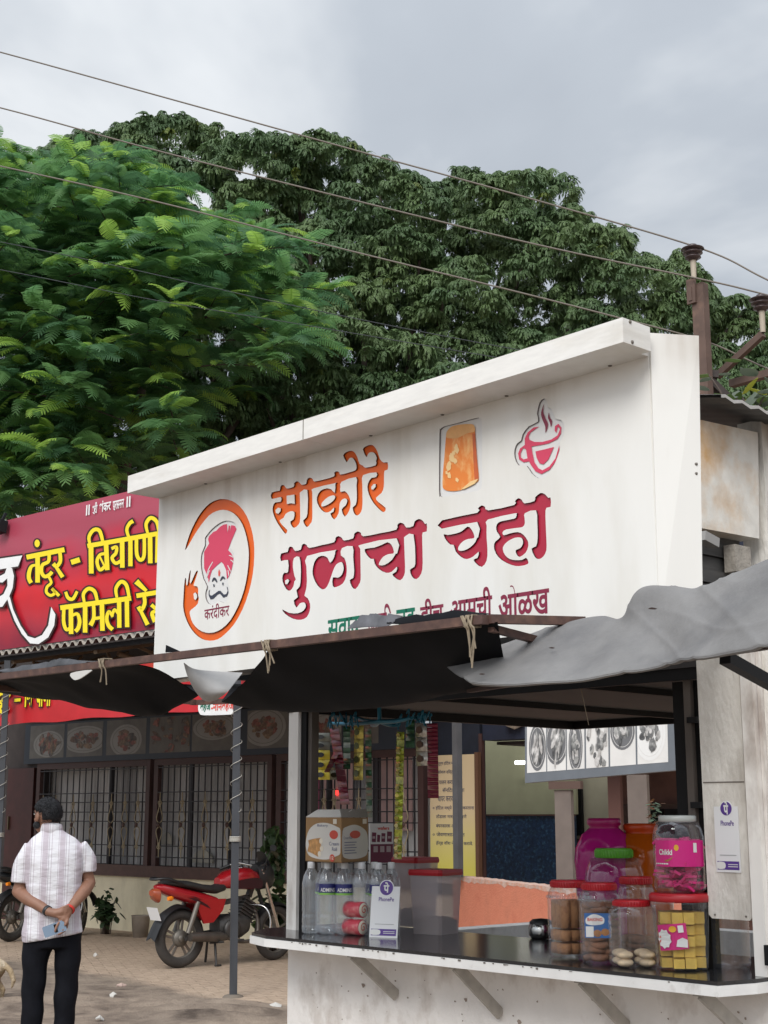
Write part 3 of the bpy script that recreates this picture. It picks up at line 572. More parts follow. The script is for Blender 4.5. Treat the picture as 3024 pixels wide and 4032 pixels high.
# grey tarpaulin on its own nearer rail
Rl = Vector((-2.985, 3.03, 1.964)); Rr = Vector((-1.45, 2.64, 1.966)); rd = (Rr-Rl)
fr = thing('tarpaulin_support', Rl, 'brown iron rail and brace carrying the grey tarpaulin at the right', 'awning frame')
sh_ = lambda q: Vector(EYE)+(q-Vector(EYE))*1.028           # the rail lies under the sheet, a hand behind its hem
b = MB(); b.bar(sh_(Rl), sh_(Rr), .022, .022); b.build('rail', mat('dark_brown_iron', (.045, .025, .02), .7, var=.25, vs=25), fr)
bp = onD(2855, 2590, 3.55); bq = onD(3060, 2705, 3.75)
b = MB(); b.bar(Vector((bp.x, bp.y, bp.z)), Vector((bq.x, bq.y, bq.z)), .03, .03); b.build('brace', DARKI, fr)
Z2 = lambda x, y, D: onD(1600+x*.8583, 2300+y*.8583, D)
def depth_at(x):
    d = Vector(ray(1600+x*.8583, 2600)); o = Vector(EYE); nrm_ = Vector((Rr.y-Rl.y, -(Rr.x-Rl.x), 0)).normalized()     # plane standing on the rail
    return min(((Rl-o).dot(nrm_)/d.dot(nrm_))*F-.03, 3.93-(x-145)/1514*.72)
cols = [(145, 335, [(215, 400), (262, 430), (290, 445)]), (290, 318, [(300, 375), (330, 430), (345, 452)]), (480, 262, [(470, 340), (480, 420), (490, 452)]), (640, 205, [(650, 290), (650, 390), (655, 440)]), (790, 160, [(810, 270), (815, 375), (820, 425)]),
        (900, 142, [(920, 250), (930, 345), (935, 405)]), (990, 150, [(1010, 230), (1030, 330), (1040, 388)]), (1045, 45, [(1090, 200), (1120, 310), (1130, 372)]), (1110, 8, [(1160, 170), (1200, 300), (1210, 356)]), (1240, 12, [(1270, 150), (1300, 280), (1310, 335)]), (1340, 20, [(1370, 140), (1400, 250), (1410, 318)]), (1480, -40, [(1490, 100), (1510, 220), (1520, 295)]), (1700, -130, [(1700, 30), (1700, 170), (1700, 262)])]
rows = [[], [], [], []]
for (x, y, rest) in cols:
    d = depth_at(x)
    rows[0].append(Z2(x, y, d+.34)); rows[1].append(Z2(rest[0][0], rest[0][1], d+.19)); rows[2].append(Z2(rest[1][0], rest[1][1], d+.065)); rows[3].append(Z2(rest[2][0], rest[2][1]+2, d-.012)); 
rows.insert(0, [p+Vector((-.02, .10, -.03)) for p in rows[0]]); rows.append([p+Vector((0, .012, -.006)) for p in rows[-1]])
def wrinkle(p):
    x, y, z = p; a = math.sin(14*x+22*z)*math.sin(9*y-5*x)
    r1 = (1-abs(math.sin(5*x+9*z+1.5*math.sin(4*x+7*z))))**5; r2 = (1-abs(math.sin(8*x-13*z+1.2*math.sin(6*x))))**6; r3 = (1-abs(math.sin(3.2*x+26*z+.8*math.sin(9*x))))**7
    return wr(p, .0015, 5)+Vector((0, -.35, .9))*(.002*a+.0055*r1+.004*r2+.004*r3)
g = [[wrinkle(p) for p in r] for r in spline_rows(rows, 12, 12)]
tp = tag(sheet('tarpaulin', g, GREYT, th=.003), 'faded grey tarpaulin draped over the near rail at the right of the stall', 'tarpaulin')
TEAR = mat('tear_dark', (.05, .03, .025), .8)
rj = random.Random(11)
for x, y, w, dd in ((665, 292, 14, .155), (1125, 112, 22, .14), (345, 412, 14, .06)):
    m = MB(); m.plate([[(x+w*math.cos(t)*rj.uniform(.6, 1), y+w*.28*math.sin(t)*rj.uniform(.6, 1)) for t in np.linspace(0, 5.6, 8)]], lambda u, v: Z2(u, v, depth_at(u)+(.03 if dd < .1 else .14)), (0, .004, 0)); m.build('tear', TEAR, tp)
# ================================================================ ground
def ground_mat():
    m = bpy.data.materials.new('earth_and_pavers'); m.use_nodes = True; t = m.node_tree; b = t.nodes['Principled BSDF']; l = t.links; n = t.nodes.new
    tcn = n('ShaderNodeTexCoord'); sx = n('ShaderNodeSeparateXYZ'); l.new(tcn.outputs['Object'], sx.inputs[0])
    def noise(sc, det=6, ro=.55, v=None):
        q = n('ShaderNodeTexNoise'); q.inputs['Scale'].default_value = sc; q.inputs['Detail'].default_value = det; q.inputs['Roughness'].default_value = ro
        l.new(v or tcn.outputs['Object'], q.inputs['Vector']); return q.outputs['Fac']
    def ma(op, a, c=None, d=None, cl=False):
        q = n('ShaderNodeMath'); q.operation = op; q.use_clamp = cl
        for i, v in enumerate((a, c, d)):
            if v is None: continue
            if isinstance(v, (int, float)): q.inputs[i].default_value = v
            else: l.new(v, q.inputs[i])
        return q.outputs[0]
    def ramp(f, *st):
        q = n('ShaderNodeValToRGB'); q.color_ramp.elements[0].position = st[0][0]; q.color_ramp.elements[0].color = col4(st[0][1])
        q.color_ramp.elements[1].position = st[-1][0]; q.color_ramp.elements[1].color = col4(st[-1][1])
        for p, c in st[1:-1]: e_ = q.color_ramp.elements.new(p); e_.color = col4(c)
        l.new(f, q.inputs[0]); return q.outputs[0]
    def mixc(f, a, c):
        q = n('ShaderNodeMixRGB'); l.new(f, q.inputs[0]); l.new(a, q.inputs[1]); l.new(c, q.inputs[2]); return q.outputs[0]
    # interlocking pavers with wavy courses
    wv = n('ShaderNodeCombineXYZ')
    l.new(ma('ADD', sx.outputs[0], ma('MULTIPLY', ma('SINE', ma('MULTIPLY', sx.outputs[1], 26)), .02)), wv.inputs[0])
    l.new(ma('ADD', sx.outputs[1], ma('MULTIPLY', ma('SINE', ma('MULTIPLY', sx.outputs[0], 26)), .022)), wv.inputs[1])
    br = n('ShaderNodeTexBrick'); br.inputs['Scale'].default_value = 1; br.inputs['Brick Width'].default_value = .24; br.inputs['Row Height'].default_value = .12
    br.inputs['Mortar Size'].default_value = .012; br.inputs['Mortar Smooth'].default_value = .5
    br.inputs['Color1'].default_value = (.50, .375, .275, 1); br.inputs['Color2'].default_value = (.43, .32, .235, 1); br.inputs['Mortar'].default_value = (.22, .165, .12, 1)
    l.new(wv.outputs[0], br.inputs['Vector'])
    pav = mixc(ramp(noise(1.3), (.30, (.1, .1, .1)), (.58, (.92, .92, .92))), br.outputs['Color'], ramp(noise(9), (.3, (.38, .285, .205)), (.7, (.55, .42, .315))))
    mud = ramp(noise(2.2, 9, .65), (.30, (.085, .064, .050)), (.41, (.165, .128, .10)), (.53, (.26, .205, .158)), (.75, (.36, .29, .225)))
    wet = ramp(noise(.9, 5), (.36, (1, 1, 1)), (.46, (0, 0, 0)))
    edge = ma('ADD', sx.outputs[1], ma('MULTIPLY', ma('SUBTRACT', noise(.8, 7), .5), 1.6))
    f = n('ShaderNodeMapRange'); f.inputs[1].default_value = 7.75; f.inputs[2].default_value = 8.05; l.new(edge, f.inputs[0])
    c = mixc(f.outputs[0], mud, pav); l.new(c, b.inputs['Base Color'])
    b.inputs['Roughness'].default_value = .9; b.inputs['Specular IOR Level'].default_value = .3
    h = ma('ADD', ma('MULTIPLY', noise(7, 9, .7), 2.2), ma('MULTIPLY', ma('MULTIPLY', br.outputs['Fac'], f.outputs[0]), -.8))
    h = ma('ADD', h, ma('MULTIPLY', noise(45, 4), .5))
    bn = n('ShaderNodeBump'); bn.inputs['Strength'].default_value = .55; bn.inputs['Distance'].default_value = .03; l.new(h, bn.inputs['Height']); l.new(bn.outputs[0], b.inputs['Normal'])
    return m
GM = ground_mat()
m = MB(); vs = []; fs = []
gx = [-260, -120, -60, -40]+list(np.arange(-24, 2.01, .5))+[12, 40, 120, 260]; gy = [-260, -120, -40, -12]+list(np.arange(-2, 14.01, .5))+[22, 40, 90, 180, 260]
rg = random.Random(2)
for x in gx:
    for y in gy:
        near = -24 <= x <= 2 and -2 <= y <= 7.6 and not (-6 < x and 3 < y < 6.5)
        vs.append((x, y, rg.uniform(-.018, .022) if near else 0))
ny = len(gy)
for i in range(len(gx)-1):
    for j in range(ny-1): fs.append((i*ny+j, (i+1)*ny+j, (i+1)*ny+j+1, i*ny+j+1))
m.add(vs, fs, True); structure(m.build('ground', GM))

# ================================================================ the restaurant behind
CREAM = mat('cream_wall', (0.78, 0.70, 0.50), 0.85, var=0.06, vs=4, c2=(0.50, 0.43, 0.29), amt=0.34, ds=2.2, stretch=(1, 1, .45), soft=.16, bump=.2)
SILL = mat('brown_sill', (0.085, 0.042, 0.032), 0.6, var=0.2, vs=12)
FRAMEB = mat('brown_frame', (0.06, 0.026, 0.022), 0.55, var=0.2)
BARM = mat('grille_bar', (0.020, 0.017, 0.020), 0.5)
ORN = mat('cream_ornament', (0.36, 0.29, 0.18), 0.6, var=.2, vs=20)
NAVYW = mat('navy_board', (0.022, 0.030, 0.045), 0.5)
DARKW = mat('dark_wall', (0.05, 0.04, 0.038), 0.8, var=.2)
rest = thing('restaurant', (FA.x, FA.y, 0), 'low cream restaurant with barred windows and a food photo strip behind the stall', 'restaurant')
def fbox(mb, s0, s1, z0, z1, o0, o1):
    """box on the restaurant front; o = distance in front of the wall"""
    a = fw3(s0, z0, o0); return mb.obox(a, E1*(s1-s0), NR*(o1-o0), (0, 0, z1-z0))
S = lambda x, y=3200, o=0: fsz(x, y, o)[0]
SL, SR = -9.0, S(1640)
m = MB(); fbox(m, SL, 4.84, 0, .744, -.25, 0); m.build('base_wall', CREAM, rest)
m = MB(); fbox(m, S(140), SR+.05, .745, .90, -.2, .06); m.build('sill', SILL, rest)
m = MB(); fbox(m, SL, 4.85, 2.95, 4.3, -.25, -.02); m.build('upper_wall', DARKW, rest)
# corrugated curtain sheet behind the bars
m = MB(); top = []; bot = []
ns = 560
for i in range(ns+1):
    s_ = S(140)-.3+(4.35-S(140))*i/ns; o = -.30+.022*math.sin(i*1.25)+.008*math.sin(i*.31)
    top.append(fw3(s_, 2.6, o)); bot.append(fw3(s_, .85, o))
m.add(bot+top, [(i, i+1, ns+1+i+1, ns+1+i) for i in range(ns)], True)
m.build('curtain', mat('grey_curtain', (0.55, 0.54, 0.53), .7, var=.16, vs=2.2, c2=(0.30, .30, .31), amt=.4, ds=1.3, stretch=(1, 1, .3)), rest)
# dim objects standing inside against the curtain
for (x, y, w, h, c, nm) in ((655, 3300, .22, .16, (.5, .47, .4), 'shade'), (795, 3372, .42, .17, (.5, .46, .38), 'shade'), (1330, 3150, .5, .9, (.62, .42, .40), 'panel'), (1560, 3120, .5, .9, (.6, .45, .40), 'panel'), (1240, 3200, .12, 1.0, (.62, .2, .32), 'banner')):
    s_, z = fsz(x, y, -.2); mm = MB()
    if nm == 'shade':
        mm.plate([[(s_+w/2*math.cos(t), z-h/2+h*math.sin(t)) for t in np.linspace(0, math.pi, 12)]], lambda u, v: fw3(u, v, -.2), -NR*.03)
    else: fbox(mm, s_-w/2, s_+w/2, z-h/2, z+h/2, -.22, -.2)
    mm.build('inner_'+nm, mat('inner_'+nm, c, .7, var=.2, vs=3), rest)
s_, z = fsz(1325, 3121, -.18); mm = MB(); mm.lathe([(0, .03), (.03, .02), (.035, 0)], fw3(s_, z, -.19), 14, axis=Matrix.Rotation(R(90), 3, 'X')); mm.build('red_lamp', mat('red_lamp_glow', (1, .06, .05), .4, emit=1.2), rest)
# windows: brown frames, bars and cream spindles
def window(x0, x1, mull, spind, nb):
    s0, s1 = S(x0), S(x1)
    f = MB(); fbox(f, s0, s0+.09, .901, 2.36, -.06, .02); fbox(f, s1-.09, s1, .901, 2.36, -.06, .02); fbox(f, s0+.091, s1-.091, 2.27, 2.36, -.06, .02)
    wnd = f.build('window', FRAMEB, rest)
    for x in mull:
        f = MB(); fbox(f, S(x)-.028, S(x)+.028, .901, 2.27, -.055, .0); f.build('mullion', BARM, wnd)
    f = MB()
    for k in range(nb):
        s_ = s0+.1+(s1-s0-.2)*(k+.5)/nb; f.bar(fw3(s_, .9, .0), fw3(s_, 2.3, .0), .014, .014)
    for z in (1.02, 1.17, 1.50, 1.63, 1.77, 1.90, 2.24):
        f.bar(fw3(s0+.08, z, .012), fw3(s1-.08, z, .012), .012, .014, (0, 0, 1))
    f.build('grille', BARM, wnd)
    for x in spind:
        s_ = S(x, 3250, .03); f = MB(); zc = 1.50+.13
        zc = fsz(x, 3100+350*.422, .03)[1]
        for sg in (1, -1):
            for sd in (1, -1):
                pts = [(0, .02), (.055, .06), (.06, .12), (.02, .22), (.014, .27), (.035, .30), (.02, .325)]
                f.tube(smooth2([fw3(s_+sd*a, zc+sg*c_, .03) for a, c_ in pts], 3), .0075, 5)
            f.tube([fw3(s_, zc+sg*.24, .03), fw3(s_, zc+sg*.44, .03)], [.012, .006], 6)
        f.build('spindle', ORN, wnd)
        f = MB(); f.lathe([(0, .02), (.03, .012), (.034, 0), (.02, -.012)], fw3(s_, zc, .045), 10, axis=Matrix.Rotation(R(90), 3, 'X')); f.build('boss', SILL, wnd)
window(142, 590, (430,), (165, 215, 285, 362, 435, 489, 540), 17)
window(606, 1072, (745, 905), (627, 715, 805, 897, 992), 17)
window(1090, 1672, (1290, 1480), (1275, 1315, 1412, 1590), 21)
# navy strip of food photographs above the windows
m = MB(); fbox(m, S(105, 2985), S(1650, 2900), 2.361, 2.965, -.02, .05); strip = m.build('photo_strip', NAVYW, rest)
FOODS = [mat('food_%s' % nme, c1, .5, c2=c2, amt=.45, ds=9, soft=.12, var=.35, vs=30) for nme, c1, c2 in
    (('brown', (.10, .055, .035), (.26, .17, .10)), ('red', (.15, .045, .035), (.3, .13, .09)), ('dark', (.05, .04, .038), (.22, .17, .12)))]
PHB = mat('photo_backdrop', (.12, .11, .095), .5, var=.2, vs=6); PLT = mat('plate_print', (.24, .23, .21), .4, var=.06)
rf = random.Random(21)
def foodphoto(par, fn, w, h, k, pal=None, back=None, plate=None, nm='food_photo'):
    """one photograph: backdrop, plate and food, each printed layer a hair above the last; fn maps (0..1, 0..1, layer)"""
    m = MB(); m.plate([[(0, 0), (1, 0), (1, 1), (0, 1)]], lambda u, v: fn(u, v, 0), (0, 0, 0))
    cx, cy, rx_, ry_ = [(.5, .5, .62, .40), (.55, .42, .44, .40), (.42, .55, .52, .50), (.5, .62, .48, .34), (.60, .5, .60, .56), (.5, .40, .40, .46)][(k*5+1) % 6]
    cl = lambda v: min(.985, max(.015, v)); full = k % 4 == 3
    ell = lambda r: [(cl(cx+rx_*r*math.cos(t)), cl(cy+ry_*r*math.sin(t))) for t in np.linspace(0, 6.1, 26)]
    if not full:
        m.use(1).plate([ell(1)], lambda u, v: fn(u, v, 1), (0, 0, 0)); m.use(0).plate([ell(.86)], lambda u, v: fn(u, v, 1.3), (0, 0, 0)); m.use(1).plate([ell(.83)], lambda u, v: fn(u, v, 1.6), (0, 0, 0))
    kind = rf.randrange(3)
    for q in range(34):
        t = rf.uniform(0, 6.28); d = rf.random()**.6*(1.0 if full else .55); cx2, cy2 = cx+rx_*d*math.cos(t), cy+ry_*d*math.sin(t)
        r = rf.uniform(.05, .12)*(1.25 if kind == 1 else 1); a = rf.gauss(1.2, .35) if kind == 0 else rf.uniform(0, 3.1); elg = (rf.uniform(2.4, 3.6), rf.uniform(1.0, 1.6), rf.uniform(1.4, 2.2))[kind]
        pts = []
        for tt in np.linspace(0, 5.6, 9):
            u, v = r*elg*math.cos(tt)*.6, r*math.sin(tt)*.6; j_ = rf.uniform(.75, 1.2)
            pts.append((cl(cx2+(u*math.cos(a)-v*math.sin(a))*j_), cl(cy2+(u*math.sin(a)+v*math.cos(a))*j_)))
        m.use(2+(q*7+rf.randrange(2)) % 3).plate([pts], lambda u, v: fn(u, v, 2+q*.12), (0, 0, 0))
    return m.build(nm, [back or PHB, plate or PLT]+(pal or FOODS), par)
for k, (x0, x1) in enumerate(((165, 350), (365, 560), (580, 795), (815, 1035), (1045, 1290), (1345, 1570), (1665, 1860), (1890, 2060))):
    s0, s1 = S(x0*.7233, 2900, .052), S(x1*.7233, 2900, .052)
    foodphoto(strip, lambda u, v, l_: fw3(s0+(s1-s0)*u, 2.44+.50*v, .0515+.0012*l_), s1-s0, .5, k)
# maroon door at the far left and dark wall round it
m = MB(); fbox(m, SL, S(140), .745, 2.95, -.25, -.02); m.build('wall', DARKW, rest)
m = MB(); fbox(m, S(30), S(132), .02, 2.3, -.019, .03); d_ = m.build('door', mat('maroon_door', (.055, .014, .012), .5, var=.2), rest)
m = MB(); s_, z = fsz(30, 3240, .04); fbox(m, s_+.02, s_+.04, z-.1, z+.1, .031, .06); m.build('handle', mat('door_handle', (.2, .16, .1), .4, metal=.8), d_)
# veranda side on the right, seen through the stall
NAVYP = mat('navy_plaster', (.009, .013, .030), .7, var=.2); BRC = mat('brown_column', (.19, .155, .135), .7, var=.12, vs=5)
m = MB(); fbox(m, 4.86, 14, 2.42, 4.3, -.25, 0); m.build('lintel', NAVYP, rest)
m = MB(); fbox(m, 4.86, 14, 2.38, 2.415, -5, -.26); m.build('ceiling', DARKW, rest)
m = MB(); fbox(m, 4.80, 4.845, 0, 2.5, -.05, .0); m.build('jamb', FRAMEB, rest)
m = MB(); fbox(m, 4.08, 4.80, .745, 2.95, -.12, -.02); m.build('dark_panel', mat('navy_panel', (.010, .014, .026), .7, var=.2), rest)
MOS = mat('blue_mosaic', (.010, .030, .075), .35, var=.5, vs=22, c2=(.03, .085, .15), amt=.42, ds=24, soft=.06)
OLV = mat('olive_wall', (.30, .30, .19), .8, var=.05)
def fpl(mb, x0, y0, x1, y1, off):
    a = onF(x0, y1, off); c = onF(x1, y0, off); sa, sc = (a-FA).dot(E1), (c-FA).dot(E1); fbox(mb, sa, sc, a.z, c.z, off-.05, off); return sa, sc, a.z, c.z
m = MB(); fpl(m, 1890, 3212, 2260, 3800, -2.6); m.build('mosaic_wall', MOS, rest)
m = MB(); fpl(m, 1890, 2900, 2260, 3206, -2.62); m.build('inner_wall', OLV, rest)
m = MB(); fpl(m, 1890, 3206, 2260, 3212, -2.57); m.build('wall_border', SILL, rest)
m = MB(); fpl(m, 2230, 2900, 2420, 3302, -3.0); m.build('inner_wall', mat('pale_wall', (.33, .31, .23), .8, var=.05), rest)
m = MB(); fpl(m, 2230, 3303, 2420, 3800, -3.0); m.build('inner_dado', SILL, rest)
m = MB(); fpl(m, 2250, 3080, 2286, 3290, -2.9); m.build('inner_door', DARKI, rest)  # dark sheet standing in for the dark gap beside the column
m = MB(); fpl(m, 2420, 2800, 2990, 3800, -2.2); m.build('inner_wall', mat('reddish_wall', (.15, .072, .055), .7, var=.3, vs=3), rest)
m = MB(); sa, sc, za, zc_ = fpl(m, 2197, 3110, 2247, 3700, .0); m.build('column', BRC, rest)
m = MB(); fpl(m, 2160, 3075, 2285, 3108, .03); m.build('capital', mat('brown_beam', (.12, .075, .06), .7), rest)
m = MB(); fpl(m, 2490, 3050, 2545, 3700, -.3); m.build('column', BRC, rest)
m = MB(); fpl(m, 2412, 3050, 2440, 3700, -.8); m.build('column', mat('red_column', (.17, .085, .07), .7), rest)
m = MB(); fpl(m, 2440, 3165, 2700, 3440, -2.1); m.build('cupboard', mat('cupboard_wood', (.07, .038, .03), .6, var=.2), rest)
m = MB()
for x0 in (2560, 2620): fpl(m, x0, 3185, x0+50, 3300, -2.08)
m.build('cupboard_door', DARKI, rest)
m = MB(); fpl(m, 2095, 3030-36, 2068+22, 3012-6, -.6); p = onF(2050, 3000, -2); q = onF(2072, 3000, -2); m = MB(); m.tube([onF(2030, 3003, -2.4), onF(2066, 3002, -2.4)], .025, 8); m.build('tube_light', mat('lamp_glow', (1, .98, .92), .4, emit=4), rest)
m = MB(); m.lathe([(0, -.09), (.10, -.05), (.13, 0)], onF(2025, 2840, .05), 14); m.build('globe_light', mat('globe_glass', (.6, .57, .5), .3), rest)
# white plinth with dark band under the poster
m = MB(); s0, s1 = S(1690, 3500, .02), S(1800, 3500, .02); fbox(m, s0, s1, .745, .93, .0, .03); m.build('plinth', mat('white_plinth', (.55, .53, .49), .8, var=.05), rest)
m = MB(); zt = onF(1750, 3478, .03).z; zb = onF(1750, 3522, .03).z; fbox(m, s0, s1, zb, zt, .031, .036); m.build('plinth_band', DARKI, rest)

# ---------------------------------------------------------------- posters and boards on the restaurant
YEL = bpy.data.materials.new('notice_yellow'); YEL.use_nodes = True
t = YEL.node_tree; b_ = t.nodes['Principled BSDF']; tcn = t.nodes.new('ShaderNodeTexCoord'); sx = t.nodes.new('ShaderNodeSeparateXYZ'); r_ = t.nodes.new('ShaderNodeValToRGB')
t.links.new(tcn.outputs['Generated'], sx.inputs[0]); t.links.new(sx.outputs[2], r_.inputs[0]); t.links.new(r_.outputs[0], b_.inputs['Base Color'])
r_.color_ramp.elements[0].position = .05; r_.color_ramp.elements[0].color = (.56, .50, .09, 1); r_.color_ramp.elements[1].position = .55; r_.color_ramp.elements[1].color = (.60, .46, .28, 1)
nb = thing('notice_board', onF(1790, 3440, .1), 'tall yellow notice board printed with lines of small dark text beside the dark doorway', 'notice')
nb_s0, nb_s1 = S(1694, 3200, .1), S(1872, 3200, .1)
nz0, nz1 = onF(1790, 3450, .1).z, onF(1790, 2972, .1).z
m = MB(); fbox(m, nb_s0, nb_s1, nz0, nz1, .06, .1); mbo = m
m = MB(); fbox(m, nb_s1+.001, nb_s1+.05, nz0, nz1+.02, .05, .11); m.build('edge_frame', mat('notice_frame', (.11, .05, .025), .6), nb)
m = mbo.use(1)
for (x0, x1, y, tx) in ((1724, 1800, 3008, 'पूर्ण हॉटेल मध्ये'), (1724, 1800, 3042, 'सोशल डिस्टन्स'), (1728, 1792, 3079, 'पालन करावे.'), (1742, 1829, 3112, 'सॅनिटायझरचा'), (1724, 1792, 3147, 'वापर करावा.'), (1704, 1867, 3183, '० हॉटेल मध्ये प्रवेश करताना'), (1717, 1837, 3217, 'तोंडाला मास्क लावणे'), (1717, 1800, 3252, 'बंधनकारक आहे'), (1704, 1830, 3286, '० जेवणासाठी हात'), (1717, 1862, 3321, 'हॅन्ड वॉश ने साफ करावे.')):
    a = onF(x0, y+9, .102); c = onF(x1, y+9, .102); text(m, tx, a, E1*(c-a).dot(E1), (0, 0, .058), bold=.012)
m.build('board', [YEL, mat('notice_ink', (.035, .045, .09), .6)], nb)

mbd = thing('menu_board', onY(2380, 3060, 9.3), 'hanging grey board with a row of black and white food photos', 'food board')
MY = 9.3
c0, c1_ = onY(2067, 3083, MY), onY(2668, 3032, MY); t0, t1 = onY(2067, 2790, MY), onY(2662, 2770, MY)
def mbp(u, v, d=0): a = c0+(c1_-c0)*u; bq_ = t0+(t1-t0)*u; p = a+(bq_-a)*v; return p+Vector((0, -d, 0))
m = MB(); m.plate([[(0, 0), (1, 0), (1, 1), (0, 1)]], lambda u, v: mbp(u, v), (0, .09, 0)); m.build('panel', mat('board_grey', (.15, .165, .185), .5, var=.08), mbd)
m = MB(); m.plate([[(1.003, 0), (1.05, .02), (1.05, 1), (1.003, 1)]], lambda u, v: mbp(u, v, .01), (0, .12, 0)); m.build('end_cap', mat('cap_white', (.5, .48, .44), .6, var=.1), mbd)
GFOOD = [mat('grey_food_%s' % nme, c1, .5, c2=c2, amt=.45, ds=7, soft=.12, var=.3, vs=22) for nme, c1, c2 in (('a', (.16, .16, .155), (.5, .49, .47)), ('b', (.42, .40, .38), (.66, .64, .62)), ('c', (.07, .07, .072), (.3, .3, .29)))]
for k, (a, c) in enumerate(((595, 725), (732, 855), (862, 975), (985, 1125), (1135, 1290), (1300, 1478))):
    u0, u1 = (1700+a*.633-2067)/601, (1700+c*.633-2067)/601
    fo = foodphoto(mbd, lambda u, v, l_: mbp(u0+(u1-u0)*u, .13+.80*v, .002+.0015*l_), .3, .6, k, GFOOD, mat('photo_white', (.74, .72, .69), .5, var=.06), mat('photo_plate', (.80, .79, .77), .4) if k in (3, 5) else mat('photo_dish', (.16, .16, .165), .4))

PARA = mat('orange_plaster', (.64, .225, .135), .9, var=.12, vs=5, c2=(.50, .16, .095), amt=.4, ds=5, bump=.4)
p0_ = onZ(1782, 3450, .95); p1_ = onZ(2168, 3493, .95)
dv = (p1_-p0_); dv.z = 0; p2_ = p0_+dv*1.9; nn = Vector((-dv.y, dv.x, 0)).normalized()
pw = thing('low_wall', (p0_.x, p0_.y, 0), 'low orange plastered wall with worn pale top behind the counter', 'wall')
m = MB(); m.obox((p0_.x, p0_.y, 0), p2_-p0_, nn*.18, (0, 0, .93)); m.build('wall_body', PARA, pw)
m = MB(); rj = random.Random(4); n_ = 60; vs = []
lo = []; hi = []
for i in range(n_+1):
    q = p0_+(p2_-p0_)*i/n_-nn*.002; lo.append((q.x, q.y, .93-rj.uniform(.0, .022)-(.015 if rj.random() < .2 else 0))); hi.append((q.x, q.y, .951+rj.uniform(-.004, .006)))
m.add(lo+hi, [(i, i+1, n_+2+i, n_+1+i) for i in range(n_)])
hb = [Vector(q)+nn*.182 for q in hi]; m.add([Vector(q) for q in hi]+hb, [(i, i+1, n_+2+i, n_+1+i) for i in range(n_)])
lb_ = [Vector(q)+nn*.182 for q in lo]; m.add(lb_+hb, [(i, i+1, n_+2+i, n_+1+i) for i in range(n_)])
m.build('worn_top', mat('worn_cement', (.56, .42, .36), .9, c2=(.62, .30, .2), amt=.45, ds=14, var=.15, vs=20), pw)
# grey post rising from the end of the low wall
gp = onZ(1805, 3455, .95)
m = MB(); m.bar((gp.x, gp.y, .952), (gp.x+.0, gp.y, 3.3), .075, .075); m.use(1).bar((gp.x, gp.y-.06, .952), (gp.x, gp.y-.06, 1.02), .14, .02)
tag(m.build('veranda_post', [mat('grey_post', (.085, .085, .09), .55, var=.15, vs=6), DARKI]), 'grey steel post rising from the end of the orange low wall', 'post')

# ---------------------------------------------------------------- canopy, its poles and the red banners
COFF = 3.85
can = thing('canopy', fw3(2, 0, COFF), 'corrugated canopy with dark trusses in front of the restaurant, under the red banner', 'canopy')
m = MB(); rows = []
nc_ = 260; A_ = []; B_ = []; s0, s1 = -4.0, 5.1
for i in range(nc_+1):
    s_ = s0+(s1-s0)*i/nc_; w = .022*(1 if (i//2) % 2 else -1)
    A_.append(fw3(s_, 3.392+w, COFF+.045)); B_.append(fw3(s_, 4.15+w, .05))
m.add(A_+B_, [(i, i+1, nc_+2+i, nc_+1+i) for i in range(nc_)])
A2 = [p-Vector((0, 0, .012)) for p in A_]; m.add(A_+A2, [(i, i+1, nc_+2+i, nc_+1+i) for i in range(nc_)])
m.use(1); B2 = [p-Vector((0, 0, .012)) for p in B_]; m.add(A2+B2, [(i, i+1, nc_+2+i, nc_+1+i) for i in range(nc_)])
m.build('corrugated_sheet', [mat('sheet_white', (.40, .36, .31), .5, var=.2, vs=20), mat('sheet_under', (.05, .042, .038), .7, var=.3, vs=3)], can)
for s_ in np.arange(-3.6, 5.1, 1.55):
    m = MB(); m.bar(fw3(s_, 3.30, COFF-.1), fw3(s_, 4.03, .05), .06, .06)
    m.tube(smooth2([fw3(s_, 3.30, COFF-.4), fw3(s_+.0, 3.12, 2.2), fw3(s_, 3.2, .1)], 4), .03, 6)
    for k in range(5):
        a = .3+.28*k; m.bar(fw3(s_, 3.12, 2.2), fw3(s_, 3.4+.12*k, 3.2-.75*k), .03, .03)
    m.build('truss', mat('truss_wood', (.13, .085, .05), .7, var=.3), can)
m = MB(); fbox(m, s0, s1, 3.31, 3.36, COFF-.12, COFF-.06); m.build('front_beam', DARKI, can)
STEEL = mat('pole_steel', (.040, .043, .050), .55, var=.25, vs=7, c2=(.13, .11, .09), amt=.25, ds=6, stretch=(1, 1, .3))
WIREC = mat('binding_wire', (.45, .43, .38), .5)
